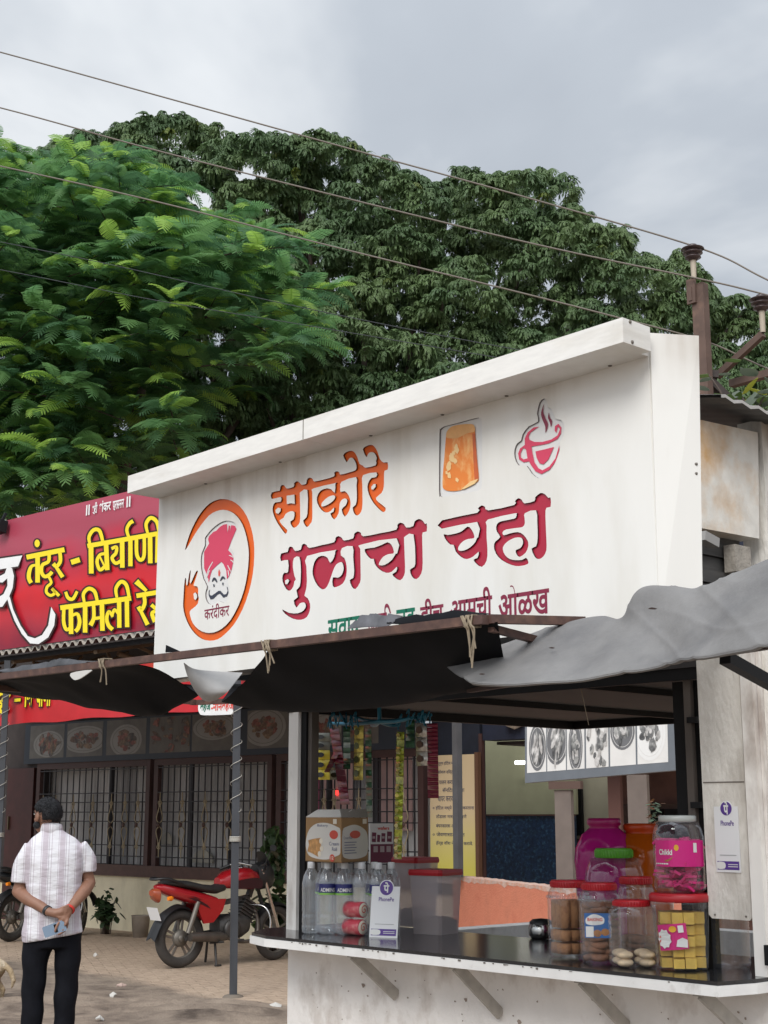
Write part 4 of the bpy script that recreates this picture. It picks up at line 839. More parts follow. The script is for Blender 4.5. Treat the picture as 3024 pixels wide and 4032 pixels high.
def canopy_pole(base, label, a0=-.55, wrap=1):
    t_ = thing('canopy_pole', base, label, 'pole', 'steel poles under the restaurant canopy')
    top = base+Vector((-.06, .01, 3.3)); ax = (top-base)
    m = MB(); w_ = .066
    q = Matrix.Rotation(a0, 3, 'Z'); a = q @ Vector((w_/2, 0, 0)); c = q @ Vector((0, w_/2, 0))
    m.loft([[base+a+c, base-a+c, base-a-c, base+a-c], [top+a+c, top-a+c, top-a-c, top+a-c]], smooth=False); m.build('shaft', STEEL, t_)
    if wrap:
        m = MB(); pts = []
        for k in range(0, 9*16):
            u = k/16; z = 1.62+u*.155
            if u > 5: z = 1.62+5*.155+(u-5)*.17
            t2 = u*2*math.pi; r_ = .051; pts.append(base+ax*(z/3.3)+Vector((r_*math.cos(t2), r_*math.sin(t2), 0)))
        m.tube(pts, .0032, 5)
        for k in range(4):
            m.tube([base+ax*((1.36+.012*k)/3.3)+Vector((.050*math.cos(t2), .050*math.sin(t2), 0)) for t2 in np.linspace(0, 6.3, 13)], .005, 5)
        m.build('binding_wire', WIREC, t_)
    m = MB(); rj_ = random.Random(8); m.lathe([(.11, -.015), (.085, .012), (.05, .022), (0, .025)], base, 12); m.build('cement_foot', mat('foot_cement', (.17, .14, .11), .9, bump=.6, bs=20), t_)
    return t_
pb_ = onZ(918, 3925, 0); canopy_pole(Vector((pb_.x, pb_.y, 0)), 'grey steel pole wound with wire, standing before the red motorcycle')
q_ = onF(4, 3200, COFF); canopy_pole(Vector((q_.x, q_.y, 0)), 'grey steel pole wound with wire at the left edge beyond the man')

BRED = bpy.data.materials.new('banner_red'); BRED.use_nodes = True; t = BRED.node_tree; b_ = t.nodes['Principled BSDF']; l = t.links
b_.inputs['Roughness'].default_value = .38
tcn = t.nodes.new('ShaderNodeTexCoord'); sx = t.nodes.new('ShaderNodeSeparateXYZ'); l.new(tcn.outputs['Generated'], sx.inputs[0])
nz_ = t.nodes.new('ShaderNodeTexNoise'); nz_.inputs['Scale'].default_value = 1.4; l.new(tcn.outputs['Object'], nz_.inputs['Vector'])
ad = t.nodes.new('ShaderNodeMath'); ad.operation = 'MULTIPLY_ADD'; l.new(nz_.outputs['Fac'], ad.inputs[0]); ad.inputs[1].default_value = .5; l.new(sx.outputs[2], ad.inputs[2])
r_ = t.nodes.new('ShaderNodeValToRGB'); l.new(ad.outputs[0], r_.inputs[0]); l.new(r_.outputs[0], b_.inputs['Base Color'])
r_.color_ramp.elements[0].position = .25; r_.color_ramp.elements[0].color = (.24, .010, .03, 1); r_.color_ramp.elements[1].position = 1.1; r_.color_ramp.elements[1].color = (.38, .055, .09, 1)  # pinkish top stop: sky sheen on the banner, put into its colour
for p, c in ((.45, (.46, .014, .026)), (.66, (.62, .012, .02)), (.88, (.46, .03, .06))): e_ = r_.color_ramp.elements.new(p); e_.color = col4(c)
YTXT = mat('banner_yellow', (.88, .70, .012), .4); KTXT = mat('banner_outline', (.03, .008, .006), .5); WTXT = mat('banner_white', (.80, .80, .79), .4, var=.04)
bn_ = thing('upper_banner', fw3(2, 3.4, COFF), 'large dark red banner with bold yellow lettering above the restaurant canopy', 'banner')
m = MB(); nx_, nz2 = 90, 14; vs = []
b0, b1 = -3.6, 4.9
for j in range(nz2+1):
    for i in range(nx_+1):
        s_ = b0+(b1-b0)*i/nx_; z = 3.425+1.50*j/nz2
        vs.append(fw3(s_, z, COFF+.04+.012*math.sin(s_*1.3+z*9)*math.sin(z*5+s_*.8)))
m.add(vs, [(j*(nx_+1)+i, j*(nx_+1)+i+1, (j+1)*(nx_+1)+i+1, (j+1)*(nx_+1)+i) for j in range(nz2) for i in range(nx_)], True)
m.build('cloth', BRED, bn_)
m = MB(); fbox(m, b0, b1, 3.43, 4.92, COFF, COFF+.02); m.build('frame', DARKI, bn_)
ZN = lambda d: (lambda x, y: onF(x*.4746, 1850+y*.4746, COFF+.056+d))
YS = [([(220,725),(535,662)],40), ([(312,720),(312,935)],38), ([(305,790),(262,800),(242,850),(240,900),(258,938)],[18,34,34]), ([(408,700),(402,760),(352,790),(345,850),(372,885),(410,870),(432,845)],[28,30,30]), ([(400,880),(425,935),(392,970),(385,1015),(420,1042),(455,1020),(430,985),(490,1045)],[22,24,24,26]), ([(498,690),(500,760),(468,800),(442,778)],[30,30,34]), ([(462,800),(520,890)],[26,34]),
 ([(590,768),(662,745)],42),
 ([(725,632),(1330,525)],38), ([(755,640),(757,860)],40), ([(750,628),(738,560),(775,500),(825,505),(852,590)],[22,30,32,26]), ([(880,620),(890,832)],38), ([(880,695),(830,705),(805,760),(830,830),(880,790)],[24,28,28]), ([(820,705),(868,800)],16), ([(1013,590),(1015,812)],38), ([(925,655),(965,640),(962,690),(930,730),(960,775),(1010,750)],[26,28,28]), ([(1082,570),(1082,800)],36), ([(1075,575),(1052,500),(1075,445),(1105,425)],[24,28,32]), ([(1132,570),(1135,700),(1165,748),(1195,710),(1197,560)],[30,30,28]), ([(1245,550),(1247,775)],38), ([(1310,540),(1305,770)],38), ([(1225,525),(1212,450),(1250,398),(1300,430),(1318,510)],[22,30,32,26]),
 ([(500,1145),(1088,1065)],40), ([(545,1012),(565,1062),(605,1070),(640,1008)],[24,30,24]), ([(588,1130),(590,1362)],38), ([(530,1150),(528,1260),(550,1325),(585,1310)],[28,30,26]), ([(590,1215),(640,1195),(660,1250),(650,1310),(625,1340)],[22,32,34]), ([(706,1110),(706,1350)],38), ([(700,1100),(692,1030),(735,985),(785,1010),(806,1085)],[22,30,32,26]), ([(775,1100),(778,1225),(750,1290)],[28,30,40]), ([(775,1235),(842,1225)],26), ([(845,1095),(850,1335)],38), ([(935,1220),(905,1175),(885,1230),(900,1290),(935,1325)],[22,30,34]), ([(930,1215),(950,1160),(985,1200)],[20,26,20]), ([(988,1080),(990,1310)],36), ([(1052,1070),(1055,1305)],36), ([(970,1060),(962,985),(1005,928),(1050,960),(1072,1065)],[22,30,32,26]), ([(1132,1045),(1330,1012)],38), ([(1195,1035),(1200,1110),(1170,1165),(1148,1135)],[30,32,34]), ([(1165,1165),(1225,1285)],[26,36]), ([(1130,925),(1215,1005)],[48,26]), ([(1255,1120),(1300,1165),(1262,1190),(1285,1262)],[30,30,34])]
m = MB()
for k, (pts, w) in enumerate(YS):
    w2 = [q+26 for q in w] if isinstance(w, list) else w+26
    d0 = Vector(pts[0])-Vector(pts[1]); d0 = d0.normalized()*12; d1 = (Vector(pts[-1])-Vector(pts[-2])).normalized()*12
    pp = [tuple(Vector(pts[0])+d0)]+list(pts[1:-1])+[tuple(Vector(pts[-1])+d1)]
    m.stroke(pp, w2, ZN(.001+k*.0001))
m.plate([[(308+36*math.cos(t), 612+46*math.sin(t)) for t in np.linspace(0, 6, 14)]], ZN(.0055), (0, 0, 0))
m.build('lettering_outline', KTXT, bn_)
m = MB()
for k, (pts, w) in enumerate(YS): m.stroke(pts, w, ZN(.007+k*.0001))
m.plate([[(308+22*math.cos(t), 610+32*math.sin(t)) for t in np.linspace(0, 6, 14)]], ZN(.0115), (0, 0, 0))
m.build('lettering', YTXT, bn_)
WSW = [(58,1060),(80,1050),(110,1160),(170,1290),(230,1380),(290,1398),(350,1370),(400,1290),(425,1138),(460,1200),(450,1290),(400,1390),(320,1445),(250,1440),(180,1360),(120,1250),(80,1140)]
WST = [(60,800),(100,815),(116,880),(105,980),(72,1060),(20,1135),(-20,1140),(-20,1062),(30,1030),(62,960),(60,900),(20,935),(-20,930),(-20,890),(40,860)]
WHD = [(-60,745),(185,710),(150,800),(-60,835)]
def grow(lp, d):
    c = Vector((sum(p[0] for p in lp)/len(lp), sum(p[1] for p in lp)/len(lp))); o = []
    n = len(lp); area = sum(lp[i][0]*lp[(i+1) % n][1]-lp[(i+1) % n][0]*lp[i][1] for i in range(n)); sg = 1 if area > 0 else -1
    for i in range(n):
        a, b2, c2 = Vector(lp[i-1]), Vector(lp[i]), Vector(lp[(i+1) % n]); t_ = (c2-a).normalized(); o.append(tuple(b2+Vector((t_.y, -t_.x))*d*sg))
    return o
m = MB()
for k, lp in enumerate((WSW, WST, WHD)): m.plate([grow(lp, 16)], ZN(.012+k*.0004), (0, 0, 0))
m.build('big_letter_outline', KTXT, bn_)
m = MB()
for k, lp in enumerate((WSW, WST, WHD)): m.plate([lp], ZN(.0145+k*.0004), (0, 0, 0))
m.build('big_letter', WTXT, bn_)
m = MB()
def btext(tx, x0, y0, x1, y1, h, bold=.02):
    a = ZN(.002)(x0, y0); c = ZN(.002)(x1, y1); text(m, tx, a, E1*(c-a).dot(E1), (0, 0, h), bold)
btext('॥', 712, 380, 742, 376, .115); btext('॥', 1048, 312, 1080, 308, .115)
btext('शंकर', 822, 356, 918, 340, .125); btext('श', 764, 368, 786, 364, .09); btext('री', 780, 364, 806, 360, .125); btext('परसनन', 934, 334, 1026, 318, .095)
m.stroke([(770, 352), (784, 366)], 7, ZN(.003)); m.stroke([(940, 322), (954, 334)], 6, ZN(.003))
m.build('small_lettering', WTXT, bn_)
m = MB(); p = ZN(.06)(10, 440); m.bar(p+Vector((0, 0, .02)), p+Vector((0, -.02, -.12)), .16, .10); m.bar(p+Vector((0, .05, .12)), p+Vector((0, 0, 0)), .03, .03)
tag(m.build('flood_lamp', DARKI), 'black flood lamp fixed to the top left of the red banner', 'lamp')
# lower banner on the wall
lbn = thing('lower_banner', fw3(2, 2.6, 3.7), 'bright red lower banner over the food photos, mostly hidden by black sheet', 'banner')
LO = 3.7
zl0 = onF(0, 2856, LO).z; zl1 = zl0+.55
BR2 = mat('banner_bright_red', (.50, .016, .022), .35, c2=(.66, .14, .02), amt=.3, ds=1.1, soft=.12, var=.08)
m = MB(); vs = []
for j in range(5):
    for i in range(61):
        s_ = -3.6+(S(1390, 2800, LO)+3.6)*i/60; z = zl0+.010*math.sin(i*.9)*(j == 0)+.55*j/4; vs.append(fw3(s_, z, LO+.012*math.sin(s_*2+z*8)))
m.add(vs, [(j*61+i, j*61+i+1, (j+1)*61+i+1, (j+1)*61+i) for j in range(4) for i in range(60)], True); m.build('cloth', BR2, lbn)
for nm, mt, bo, d in (('lettering_outline', KTXT, .075, .02), ('lettering', YTXT, .03, .024)):
    m = MB()
    for tx, x0, y0, x1, y1, h in (('तंदूर', -110, 2032, 98, 2020, .37), ('-', 118, 1925, 170, 1920, .035), ('िबर', 196, 1975, 300, 1965, .33), ('याणी', 296, 1968, 420, 1958, .33)):
        a = onF(x0*.4746, 1850+y0*.4746, LO+d); c = onF(x1*.4746, 1850+y1*.4746, LO+d)
        e_ = .012 if nm != 'lettering' else 0
        text(m, tx, a-E1*e_-Vector((0, 0, e_)), E1*((c-a).dot(E1)+2*e_), (0, 0, h+2*e_), bo)
    m.build(nm, mt, lbn)
m = MB(); zp = lambda x, y: onF(x*.7233, 2500+y*.7233, LO+.03)
m.plate([smoothloop([(1078, 395), (1085, 365), (1110, 352), (1180, 350), (1250, 352), (1275, 370), (1280, 400), (1270, 428), (1240, 434), (1110, 437), (1085, 425)])], zp, (0, 0, 0)); m.build('white_pill', WTXT, lbn)
for nm, tx, x0, x1, mt in (('pill_lettering_green', 'वहेज', 1088, 1145, GREENL), ('pill_lettering_red', '-नॉनवहेज', 1148, 1272, TILAK)):
    m = MB(); a = onF(x0*.7233, 2500+422*.7233, LO+.034); c = onF(x1*.7233, 2500+416*.7233, LO+.034); text(m, tx, a, E1*(c-a).dot(E1), (0, 0, .11), .025); m.build(nm, mt, lbn)
# ================================================================ trees
def leafmat(name, c, c2=None, tr=.3, var=.25, vs=.7):
    m = bpy.data.materials.new(name); m.use_nodes = True; MATS[name] = m; t = m.node_tree; b = t.nodes['Principled BSDF']; l = t.links
    b.inputs['Roughness'].default_value = .5; b.inputs['Specular IOR Level'].default_value = .35
    tcn = t.nodes.new('ShaderNodeTexCoord'); n = t.nodes.new('ShaderNodeTexNoise'); n.inputs['Scale'].default_value = vs; n.inputs['Detail'].default_value = 3; l.new(tcn.outputs['Object'], n.inputs['Vector'])
    r = t.nodes.new('ShaderNodeValToRGB'); r.color_ramp.elements[0].position = .38; r.color_ramp.elements[1].position = .62
    r.color_ramp.elements[0].color = col4(c); r.color_ramp.elements[1].color = col4(c2 or c); l.new(n.outputs['Fac'], r.inputs[0]); l.new(r.outputs[0], b.inputs['Base Color'])
    tb = t.nodes.new('ShaderNodeBsdfTranslucent'); l.new(r.outputs[0], tb.inputs[0]); ms = t.nodes.new('ShaderNodeMixShader'); ms.inputs[0].default_value = tr
    l.new(b.outputs[0], ms.inputs[1]); l.new(tb.outputs[0], ms.inputs[2]); l.new(ms.outputs[0], t.nodes['Material Output'].inputs[0])
    return m
BARK = mat('bark', (.075, .055, .045), .9, var=.3, vs=6, bump=.5, bs=12)
RAIN1 = leafmat('rain_tree_leaf', (.092, .155, .066), (.145, .215, .085), .34); RAIN2 = leafmat('rain_tree_young_leaf', (.13, .17, .03), (.10, .14, .03), .3)
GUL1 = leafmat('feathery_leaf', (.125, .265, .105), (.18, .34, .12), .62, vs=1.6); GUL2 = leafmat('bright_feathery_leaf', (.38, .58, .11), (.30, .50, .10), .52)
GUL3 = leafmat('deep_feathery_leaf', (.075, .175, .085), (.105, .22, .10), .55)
def np_mesh(name, V, Fq, MI, mats, parent):
    me = bpy.data.meshes.new(name); off = np.array(parent_world(parent)); V = V-off
    me.vertices.add(len(V)); me.vertices.foreach_set('co', V.astype(np.float32).ravel())
    me.loops.add(Fq.size); me.loops.foreach_set('vertex_index', Fq.astype(np.int32).ravel())
    me.polygons.add(len(Fq)); me.polygons.foreach_set('loop_start', np.arange(0, Fq.size, 4, dtype=np.int32)); me.polygons.foreach_set('loop_total', np.full(len(Fq), 4, dtype=np.int32))
    for m_ in mats: me.materials.append(m_)
    me.polygons.foreach_set('material_index', MI.astype(np.int32)); me.polygons.foreach_set('use_smooth', np.ones(len(Fq), dtype=bool)); me.update(); me.validate()
    o = bpy.data.objects.new(name, me); COL.objects.link(o); o.parent = parent; return o
class Leaves:
    def __init__(s): s.V = []; s.Q = []; s.M = []; s.n = 0
    def put(s, proto, mtx, off, mi):
        v, q = proto; s.V.append(v @ mtx.T + off); s.Q.append(q+s.n); s.M.append(np.full(len(q), mi)); s.n += len(v)
    def build(s, name, mats, par): return np_mesh(name, np.vstack(s.V), np.vstack(s.Q), np.concatenate(s.M), mats, par)
def inpoly(x, y, P):
    c = False; j = len(P)-1
    for i in range(len(P)):
        if (P[i][1] > y) != (P[j][1] > y) and x < (P[j][0]-P[i][0])*(y-P[i][1])/(P[j][1]-P[i][1])+P[i][0]: c = not c
        j = i
    return c
def rotm(r, tilt):
    a = r.uniform(0, 2*math.pi); ca, sa = math.cos(a), math.sin(a); Z = np.array([[ca, -sa, 0], [sa, ca, 0], [0, 0, 1]])
    tx, ty = r.gauss(0, tilt), r.gauss(0, tilt)
    X = np.array([[1, 0, 0], [0, math.cos(tx), -math.sin(tx)], [0, math.sin(tx), math.cos(tx)]]); Y = np.array([[math.cos(ty), 0, math.sin(ty)], [0, 1, 0], [-math.sin(ty), 0, math.cos(ty)]])
    return X @ Y @ Z
# a drooping tuft: compound leaves arching out from a twig end, each set with small leaflets
def tuft(seed):
    r = random.Random(seed); V = []; Q = []
    for k in range(15):
        a = 2*math.pi*k/15+r.uniform(-.3, .3); ln = r.uniform(.7, 1.2); d = np.array([math.cos(a), math.sin(a), 0]); sd = np.array([-d[1], d[0], 0])
        prev = None
        for j in range(6):
            t = j/5; p = d*ln*(.08+.62*t**.8)*.75 + np.array([0, 0, .20*math.sin(t*1.7)-.75*t*t*ln*r.uniform(.75, 1)])
            if prev is not None:
                ax = p-prev; w = (.060+.035*math.sin(t*3))*ln
                for sg in (1, -1):
                    q0 = prev+ax*.1; q1 = prev+ax*.95; e_ = sd*sg*w+ax*.30-np.array([0, 0, .04+.04*r.random()])
                    b = len(V); V += [q0, q1, q1+e_, q0+e_*.95]; Q.append((b, b+1, b+2, b+3))
            prev = p
    return np.array(V), np.array(Q)
TUFTS = [tuft(s) for s in range(5)]
def tree_base(px, D):
    p = onD(px, 3000, D); return Vector((p.x, p.y, 0))
rt_ = random.Random(31)
RP = [(190,640),(210,540),(350,500),(455,500),(470,440),(540,435),(700,440),(760,450),(860,490),(890,530),(1000,525),(1090,515),(1200,540),(1260,510),(1330,530),(1350,590),(1500,610),(1620,660),(1760,690),(1840,650),(1950,660),(2000,690),(2060,660),(2190,655),(2200,760),(2330,850),(2450,880),(2540,950),(2600,960),(2720,990),(2770,1120),(2800,1150),(2900,1140),(3024,1220),(3150,1290),(3150,1750),(2600,1900),(2000,2000),(300,2100),(120,1400)]
bigp = tree_base(1500, 31)
rtree = thing('rain_tree', bigp, 'huge dark green spreading tree with drooping tufts of leaves rising behind everything', 'tree')
LV = Leaves(); lobes = []; limbs = []
tries = 0
# boughs packed inside the crown; the nearer boughs sit lower, the far ones carry the skyline
while len(lobes) < 430 and tries < 20000:
    tries += 1
    x = rt_.uniform(150, 3120); y = rt_.uniform(420, 2000)
    if not inpoly(x, y, RP): continue
    rad_px = rt_.uniform(75, 165)
    # keep inside outline
    if not inpoly(x, y-rad_px*.80, RP) or not inpoly(x-rad_px*.7, y, RP) or not inpoly(x+rad_px*.7, y, RP): 
        if rt_.random() < .55: rad_px = 62
        if not inpoly(x, y-rad_px*.8, RP): continue
    if inpoly(x, y, [(620,1150),(1450,1180),(1480,1330),(1100,1480),(760,1900),(450,1900),(560,1500)]) and rt_.random() < .8: continue
    depth = 33-5.5*(y-430)/1500+rt_.uniform(-2.2, 2.2)+1.5*abs(x-1500)/1500
    if any((x-a)**2+(y-b_)**2 < (.46*(rad_px+c))**2 and abs(depth-d) < 2.0 for a, b_, c, d in lobes): continue
    lobes.append((x, y, rad_px, depth))
for (x, y, rp, D) in lobes:
    c = np.array(onD(x, y, D)); rr = rp*D/F; limbs.append(c)
    nt_ = int(18+42*(rp/120)**2)
    for k in range(nt_):
        while True:
            u = np.array([rt_.gauss(0, 1), rt_.gauss(0, 1), rt_.gauss(0, 1)]); u /= np.linalg.norm(u)
            if u[2] > -.45 and (u @ (-fw) > -.55): break
        k_ = rt_.uniform(.72, 1.05)
        p = c+u*np.array([rr*1.1, rr*1.1, rr*.78])*k_
        s_ = rt_.uniform(.20, .34); mtx = rotm(rt_, .28) @ np.diag([s_, s_, s_*rt_.uniform(.8, 1.1)])
        LV.put(TUFTS[rt_.randrange(5)], mtx, p, 1 if rt_.random() < .012 else 0)
LV.build('crown', [RAIN1, RAIN2], rtree)
m = MB(); m.tube(smooth2([bigp, bigp+Vector((.1, .1, 2)), bigp+Vector((0, -.2, 4.2))], 5), [.62]*3+[.5]*8, 12)
hub = bigp+Vector((0, -.2, 4.1))
for c in limbs[::5]:
    c = Vector(c); mid = hub.lerp(c, .5)+Vector((0, 0, .9-.1*(c-hub).length)); pts = smooth2([hub, mid, c-Vector((0, 0, .2))], 5)
    m.tube(pts, list(np.linspace(.2, .03, len(pts))), 6)
m.build('trunk', BARK, rtree)

# feathery tree: each leaf is a fan of paired fronds
def frond(seed, droop, curl):
    r = random.Random(seed); V = []; Q = []; n = 17
    pts = []
    for j in range(n+1):
        t = j/n; pts.append(np.array([t*math.cos(droop*t*.6), curl*t*t, .12*math.sin(t*2.2)-droop*.55*t*t]))
    for j in range(n):
        t = (j+.5)/n; ax = pts[j+1]-pts[j]; L_ = .235*math.sin(math.pi*(.12+.80*t))**.75
        sd = np.array([-ax[1], ax[0], 0]); sd /= np.linalg.norm(sd)
        for sg in (1, -1):
            d = sd*sg*L_+ax*1.0*(.8+.4*t)+np.array([0, 0, -.10*L_-.03*r.random()]); w = ax*.88
            q = pts[j]; b = len(V); V += [q, q+w, q+w*.72+d, q+w*.12+d]; Q.append((b, b+1, b+2, b+3))
    b = len(V); w = np.array([0, .010, 0])
    for p in pts: V += [p-w, p+w]
    Q += [(b+2*j, b+2*j+1, b+2*j+3, b+2*j+2) for j in range(n)]
    return np.array(V), np.array(Q)
FRONDS = [frond(s, d, c) for s, (d, c) in enumerate(((.2, .05), (.4, -.12), (.65, .15), (.3, -.2), (.95, .05), (.5, .22)))]
GP = [(-250,420),(0,470),(90,560),(250,580),(600,600),(760,640),(800,720),(860,820),(1000,800),(1130,830),(1180,960),(1330,1060),(1390,1180),(1350,1290),(1250,1400),(1100,1480),(960,1650),(900,1750),(620,1900),(500,1960),(-250,2150)]
gb = tree_base(330, 25.5)
gtree = thing('flame_tree', gb, 'bright green feathery tree with layered fern like leaves at upper left', 'tree')
# sprays: flat horizontal branches with fronds to both sides, stacked in layers
LV = Leaves(); rg = random.Random(77); tips = []; cnt = 0; tr_ = 0; placed = []
while cnt < 390 and tr_ < 40000:
    tr_ += 1
    x = rg.uniform(-230, 1390); y = rg.uniform(430, 2120)
    if not inpoly(x, y, GP) or not inpoly(x+170, y, GP) or not inpoly(x+60, y-45, GP): continue
    if inpoly(x, y, [(650,1260),(1000,1230),(1130,1330),(960,1600),(760,1690),(640,1500)]) and rg.random() < .6: continue
    D = 24.6+rg.uniform(-2.8, 2.4)+1.0*(y < 900)
    if any(abs(x-a)*.45+abs(y-b_)*1.5 < 55 and abs(D-d) < 1.2 for a, b_, d in placed): continue
    placed.append((x, y, D))
    c = np.array(onD(x, y, D)); cnt += 1
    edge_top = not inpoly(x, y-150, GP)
    out_ = c-np.array([gb.x, gb.y, c[2]]); a0 = math.atan2(out_[1], out_[0])+rg.gauss(0, .55)
    L0 = rg.uniform(.9, 1.7); rise = rg.uniform(-.02, .16); dr = rg.uniform(.05, .22); da = np.array([math.cos(a0), math.sin(a0), 0]); tips.append((c, da, L0, rise, dr)); nf = int(9+L0*7)
    for k in range(nf):
        t_ = (k+.5)/nf; p = c+da*L0*(t_-.5)+np.array([0, 0, rise*t_-dr*t_*t_+rg.gauss(0, .025)])
        a = a0+(1 if k % 2 else -1)*(1.25-.85*t_+rg.gauss(0, .22)); el = rg.gauss(.02, .16); s_ = rg.uniform(.36, .80)*(1-.25*abs(t_-.4))
        if k >= nf-2: a = a0+rg.gauss(0, .35)
        ca, sa = math.cos(a), math.sin(a); ce, se = math.cos(el), math.sin(el)
        Rm = np.array([[ca, -sa, 0], [sa, ca, 0], [0, 0, 1]]) @ np.array([[ce, 0, -se], [0, 1, 0], [se, 0, ce]])
        ro = rg.gauss(0, .30); Rm = Rm @ np.array([[1, 0, 0], [0, math.cos(ro), -math.sin(ro)], [0, math.sin(ro), math.cos(ro)]])
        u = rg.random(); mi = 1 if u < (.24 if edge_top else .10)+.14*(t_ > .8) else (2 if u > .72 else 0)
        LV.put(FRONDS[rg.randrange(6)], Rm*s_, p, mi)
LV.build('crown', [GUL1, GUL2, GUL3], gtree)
m = MB(); hub = gb+Vector((0, 0, 3.6)); m.tube(smooth2([gb, gb+Vector((.15, 0, 1.8)), hub], 5), [.3]*4+[.24]*7, 10)
arms = []
for k in range(9):
    a = k*.7+.3; e_ = hub+Vector((3.2*math.cos(a), 2.4*math.sin(a), 2.6+1.8*math.sin(k*1.7)+1)); pts = smooth2([hub, hub.lerp(e_, .5)+Vector((0, 0, .5)), e_], 5)
    m.tube(pts, list(np.linspace(.16, .07, len(pts))), 6); arms.append(e_)
for c, da, L0, rise, dr in tips:
    pts = [Vector(c+da*L0*(t_-.5)+np.array([0, 0, rise*t_-dr*t_*t_])) for t_ in (.06, .25, .5, .75, .95)]; m.tube(pts, [.014, .012, .009, .007, .004], 4, cap=False)
m.build('trunk', BARK, gtree)
# broad leaved creeper over the roof behind the sign
def blade(seed):
    r = random.Random(seed); V = []; Q = []
    prof = [(0, .02), (.2, .3), (.45, .42), (.75, .28), (1, .02)]
    for t, w in prof: V += [np.array([t, -w, -.25*t*t-.1*w]), np.array([t, 0, -.25*t*t+.05]), np.array([t, w, -.25*t*t-.1*w])]
    for j in range(4):
        b = 3*j; Q += [(b, b+1, b+4, b+3), (b+1, b+2, b+5, b+4)]
    return np.array(V), np.array(Q)
BLADES = [blade(s) for s in range(2)]
def leafy(name, label, cat, base, pts, n, sz, mats, seed, w=(.6, .3, .1), group=None, stemmat=None, droop=0.0, stems=True):
    t_ = thing(name, base, label, cat, group); r = random.Random(seed); LV = Leaves()
    m = MB()
    for k in range(n):
        p = np.array(pts(r)); s_ = sz*r.uniform(.6, 1.25); a = r.uniform(0, 6.28); el = r.gauss(.1-droop, .5); ca, sa, ce, se = math.cos(a), math.sin(a), math.cos(el), math.sin(el)
        Rm = np.array([[ca, -sa, 0], [sa, ca, 0], [0, 0, 1]]) @ np.array([[ce, 0, -se], [0, 1, 0], [se, 0, ce]])
        u = r.random(); mi = 0 if u < w[0] else 1 if u < w[0]+w[1] else 2
        LV.put(BLADES[r.randrange(2)], Rm*s_, p, min(mi, len(mats)-1))
        if stems and k % 4 == 0:
            bb = Vector(base)+Vector((r.uniform(-.05, .05), r.uniform(-.05, .05), 0)); q = Vector(p); m.tube(smooth2([bb, bb.lerp(q, .55)+Vector((0, 0, .08)), q], 3), [.007]*3+[.005]*3+[.003], 4, cap=False)
    LV.build('foliage', mats, t_)
    if stems: m.build('stem', BARK, t_)
    return t_
CRE = [leafmat('creeper_leaf', (.07, .12, .03), (.10, .15, .04), .3, vs=3), leafmat('creeper_yellow_leaf', (.30, .30, .03), (.24, .26, .04), .4), leafmat('creeper_grey_leaf', (.11, .135, .10), (.13, .16, .11), .3)]
cb = onD(2950, 1640, 6.6)
def crp(r):
    x = r.uniform(2790, 3120); y = 1640-abs(r.gauss(0, 80))-(20 if x > 2900 else 0); return onD(x, y, 6.6+r.uniform(-.35, .35))
leafy('creeper', 'broad leaved creeper with yellow leaves over the neighbouring roof beside the sign', 'plant', (cb.x, cb.y, cb.z-.3), crp, 75, .09, CRE, 5, (.55, .15, .3))
# ================================================================ overhead wires, poles and the neighbouring stall
WIRE = mat('wire_metal', (.16, .135, .11), .6); WIRED = mat('wire_dark', (.03, .035, .04), .6)
IRON = mat('pole_iron', (.12, .075, .058), .7, var=.25, vs=5, c2=(.20, .12, .085), amt=.35, ds=9)
INS = mat('insulator_glaze', (.055, .035, .034), .3, var=.2)
PEG = mat('insulator_pin', (.42, .36, .28), .6, var=.15)
def wire(name, pts, r, label, mt=WIRE):
    m = MB(); m.tube(smooth2(pts, 8), r, 6); o = m.build(name, mt); return tag(o, label, 'wire', None)
DP = 10.0
wire('power_line', [onD(-700, 20, 13.2), onD(0, 205, 12.2), onD(700, 398, 11.5), onD(1400, 592, 10.9), onD(2100, 785, 10.4), onD(2750, 975, DP), onD(3024, 1103, 9.6), onD(3500, 1330, 9)], .0062, 'uppermost of the power lines, passing over the pole top insulator')
wire('power_line', [onD(-700, 255, 13.2), onD(0, 424, 12.2), onD(600, 588, 11.5), onD(1300, 765, 10.9), onD(2100, 960, 10.4), onD(2740, 1095, DP-.1), onD(2995, 1155, DP-.3), onD(3500, 1290, 9.3)], .0062, 'middle of the three pale power lines, tied to the insulator at the right edge')
wire('power_line', [onD(-700, 505, 13.2), onD(0, 654, 12.2), onD(600, 790, 11.5), onD(1300, 968, 10.9), onD(2000, 1140, 10.4), onD(2440, 1252, 10.15), onD(2780, 1345, DP), onD(3024, 1452, 9.8), onD(3500, 1640, 9.2)], .0062, 'lowest pale power line, dipping behind the right end of the sign')
wire('phone_cable', [onD(-600, 830, 17), onD(0, 952, 16.2), onD(450, 1045, 15.8), onD(1200, 1213, 15), onD(2000, 1370, 14.3), onD(2700, 1480, 13.6)], .0042, 'upper thin dark cable running in front of the feathery tree', WIRED)
wire('phone_cable', [onD(-600, 960, 17), onD(0, 1062, 16.2), onD(600, 1180, 15.6), onD(1200, 1280, 15), onD(2000, 1415, 14.3), onD(2700, 1530, 13.6)], .0042, 'lower thin dark cable running in front of the feathery tree', WIRED)
def insulator(mb, p, s=1.0):
    prof = [(0, .105), (.045, .105), (.05, .095), (.048, .085), (.112, .068), (.116, .06), (.07, .052), (.065, .045), (.098, .026), (.10, .018), (.06, .012), (.056, .002), (.08, -.018), (.082, -.026), (.05, -.034), (.045, -.05), (0, -.05)]
    mb.lathe([(r*s*.70, z*s*.74) for r, z in prof], p, 20)
pt = onD(2750, 1010, DP); pbz = Vector((pt.x, pt.y, 0))
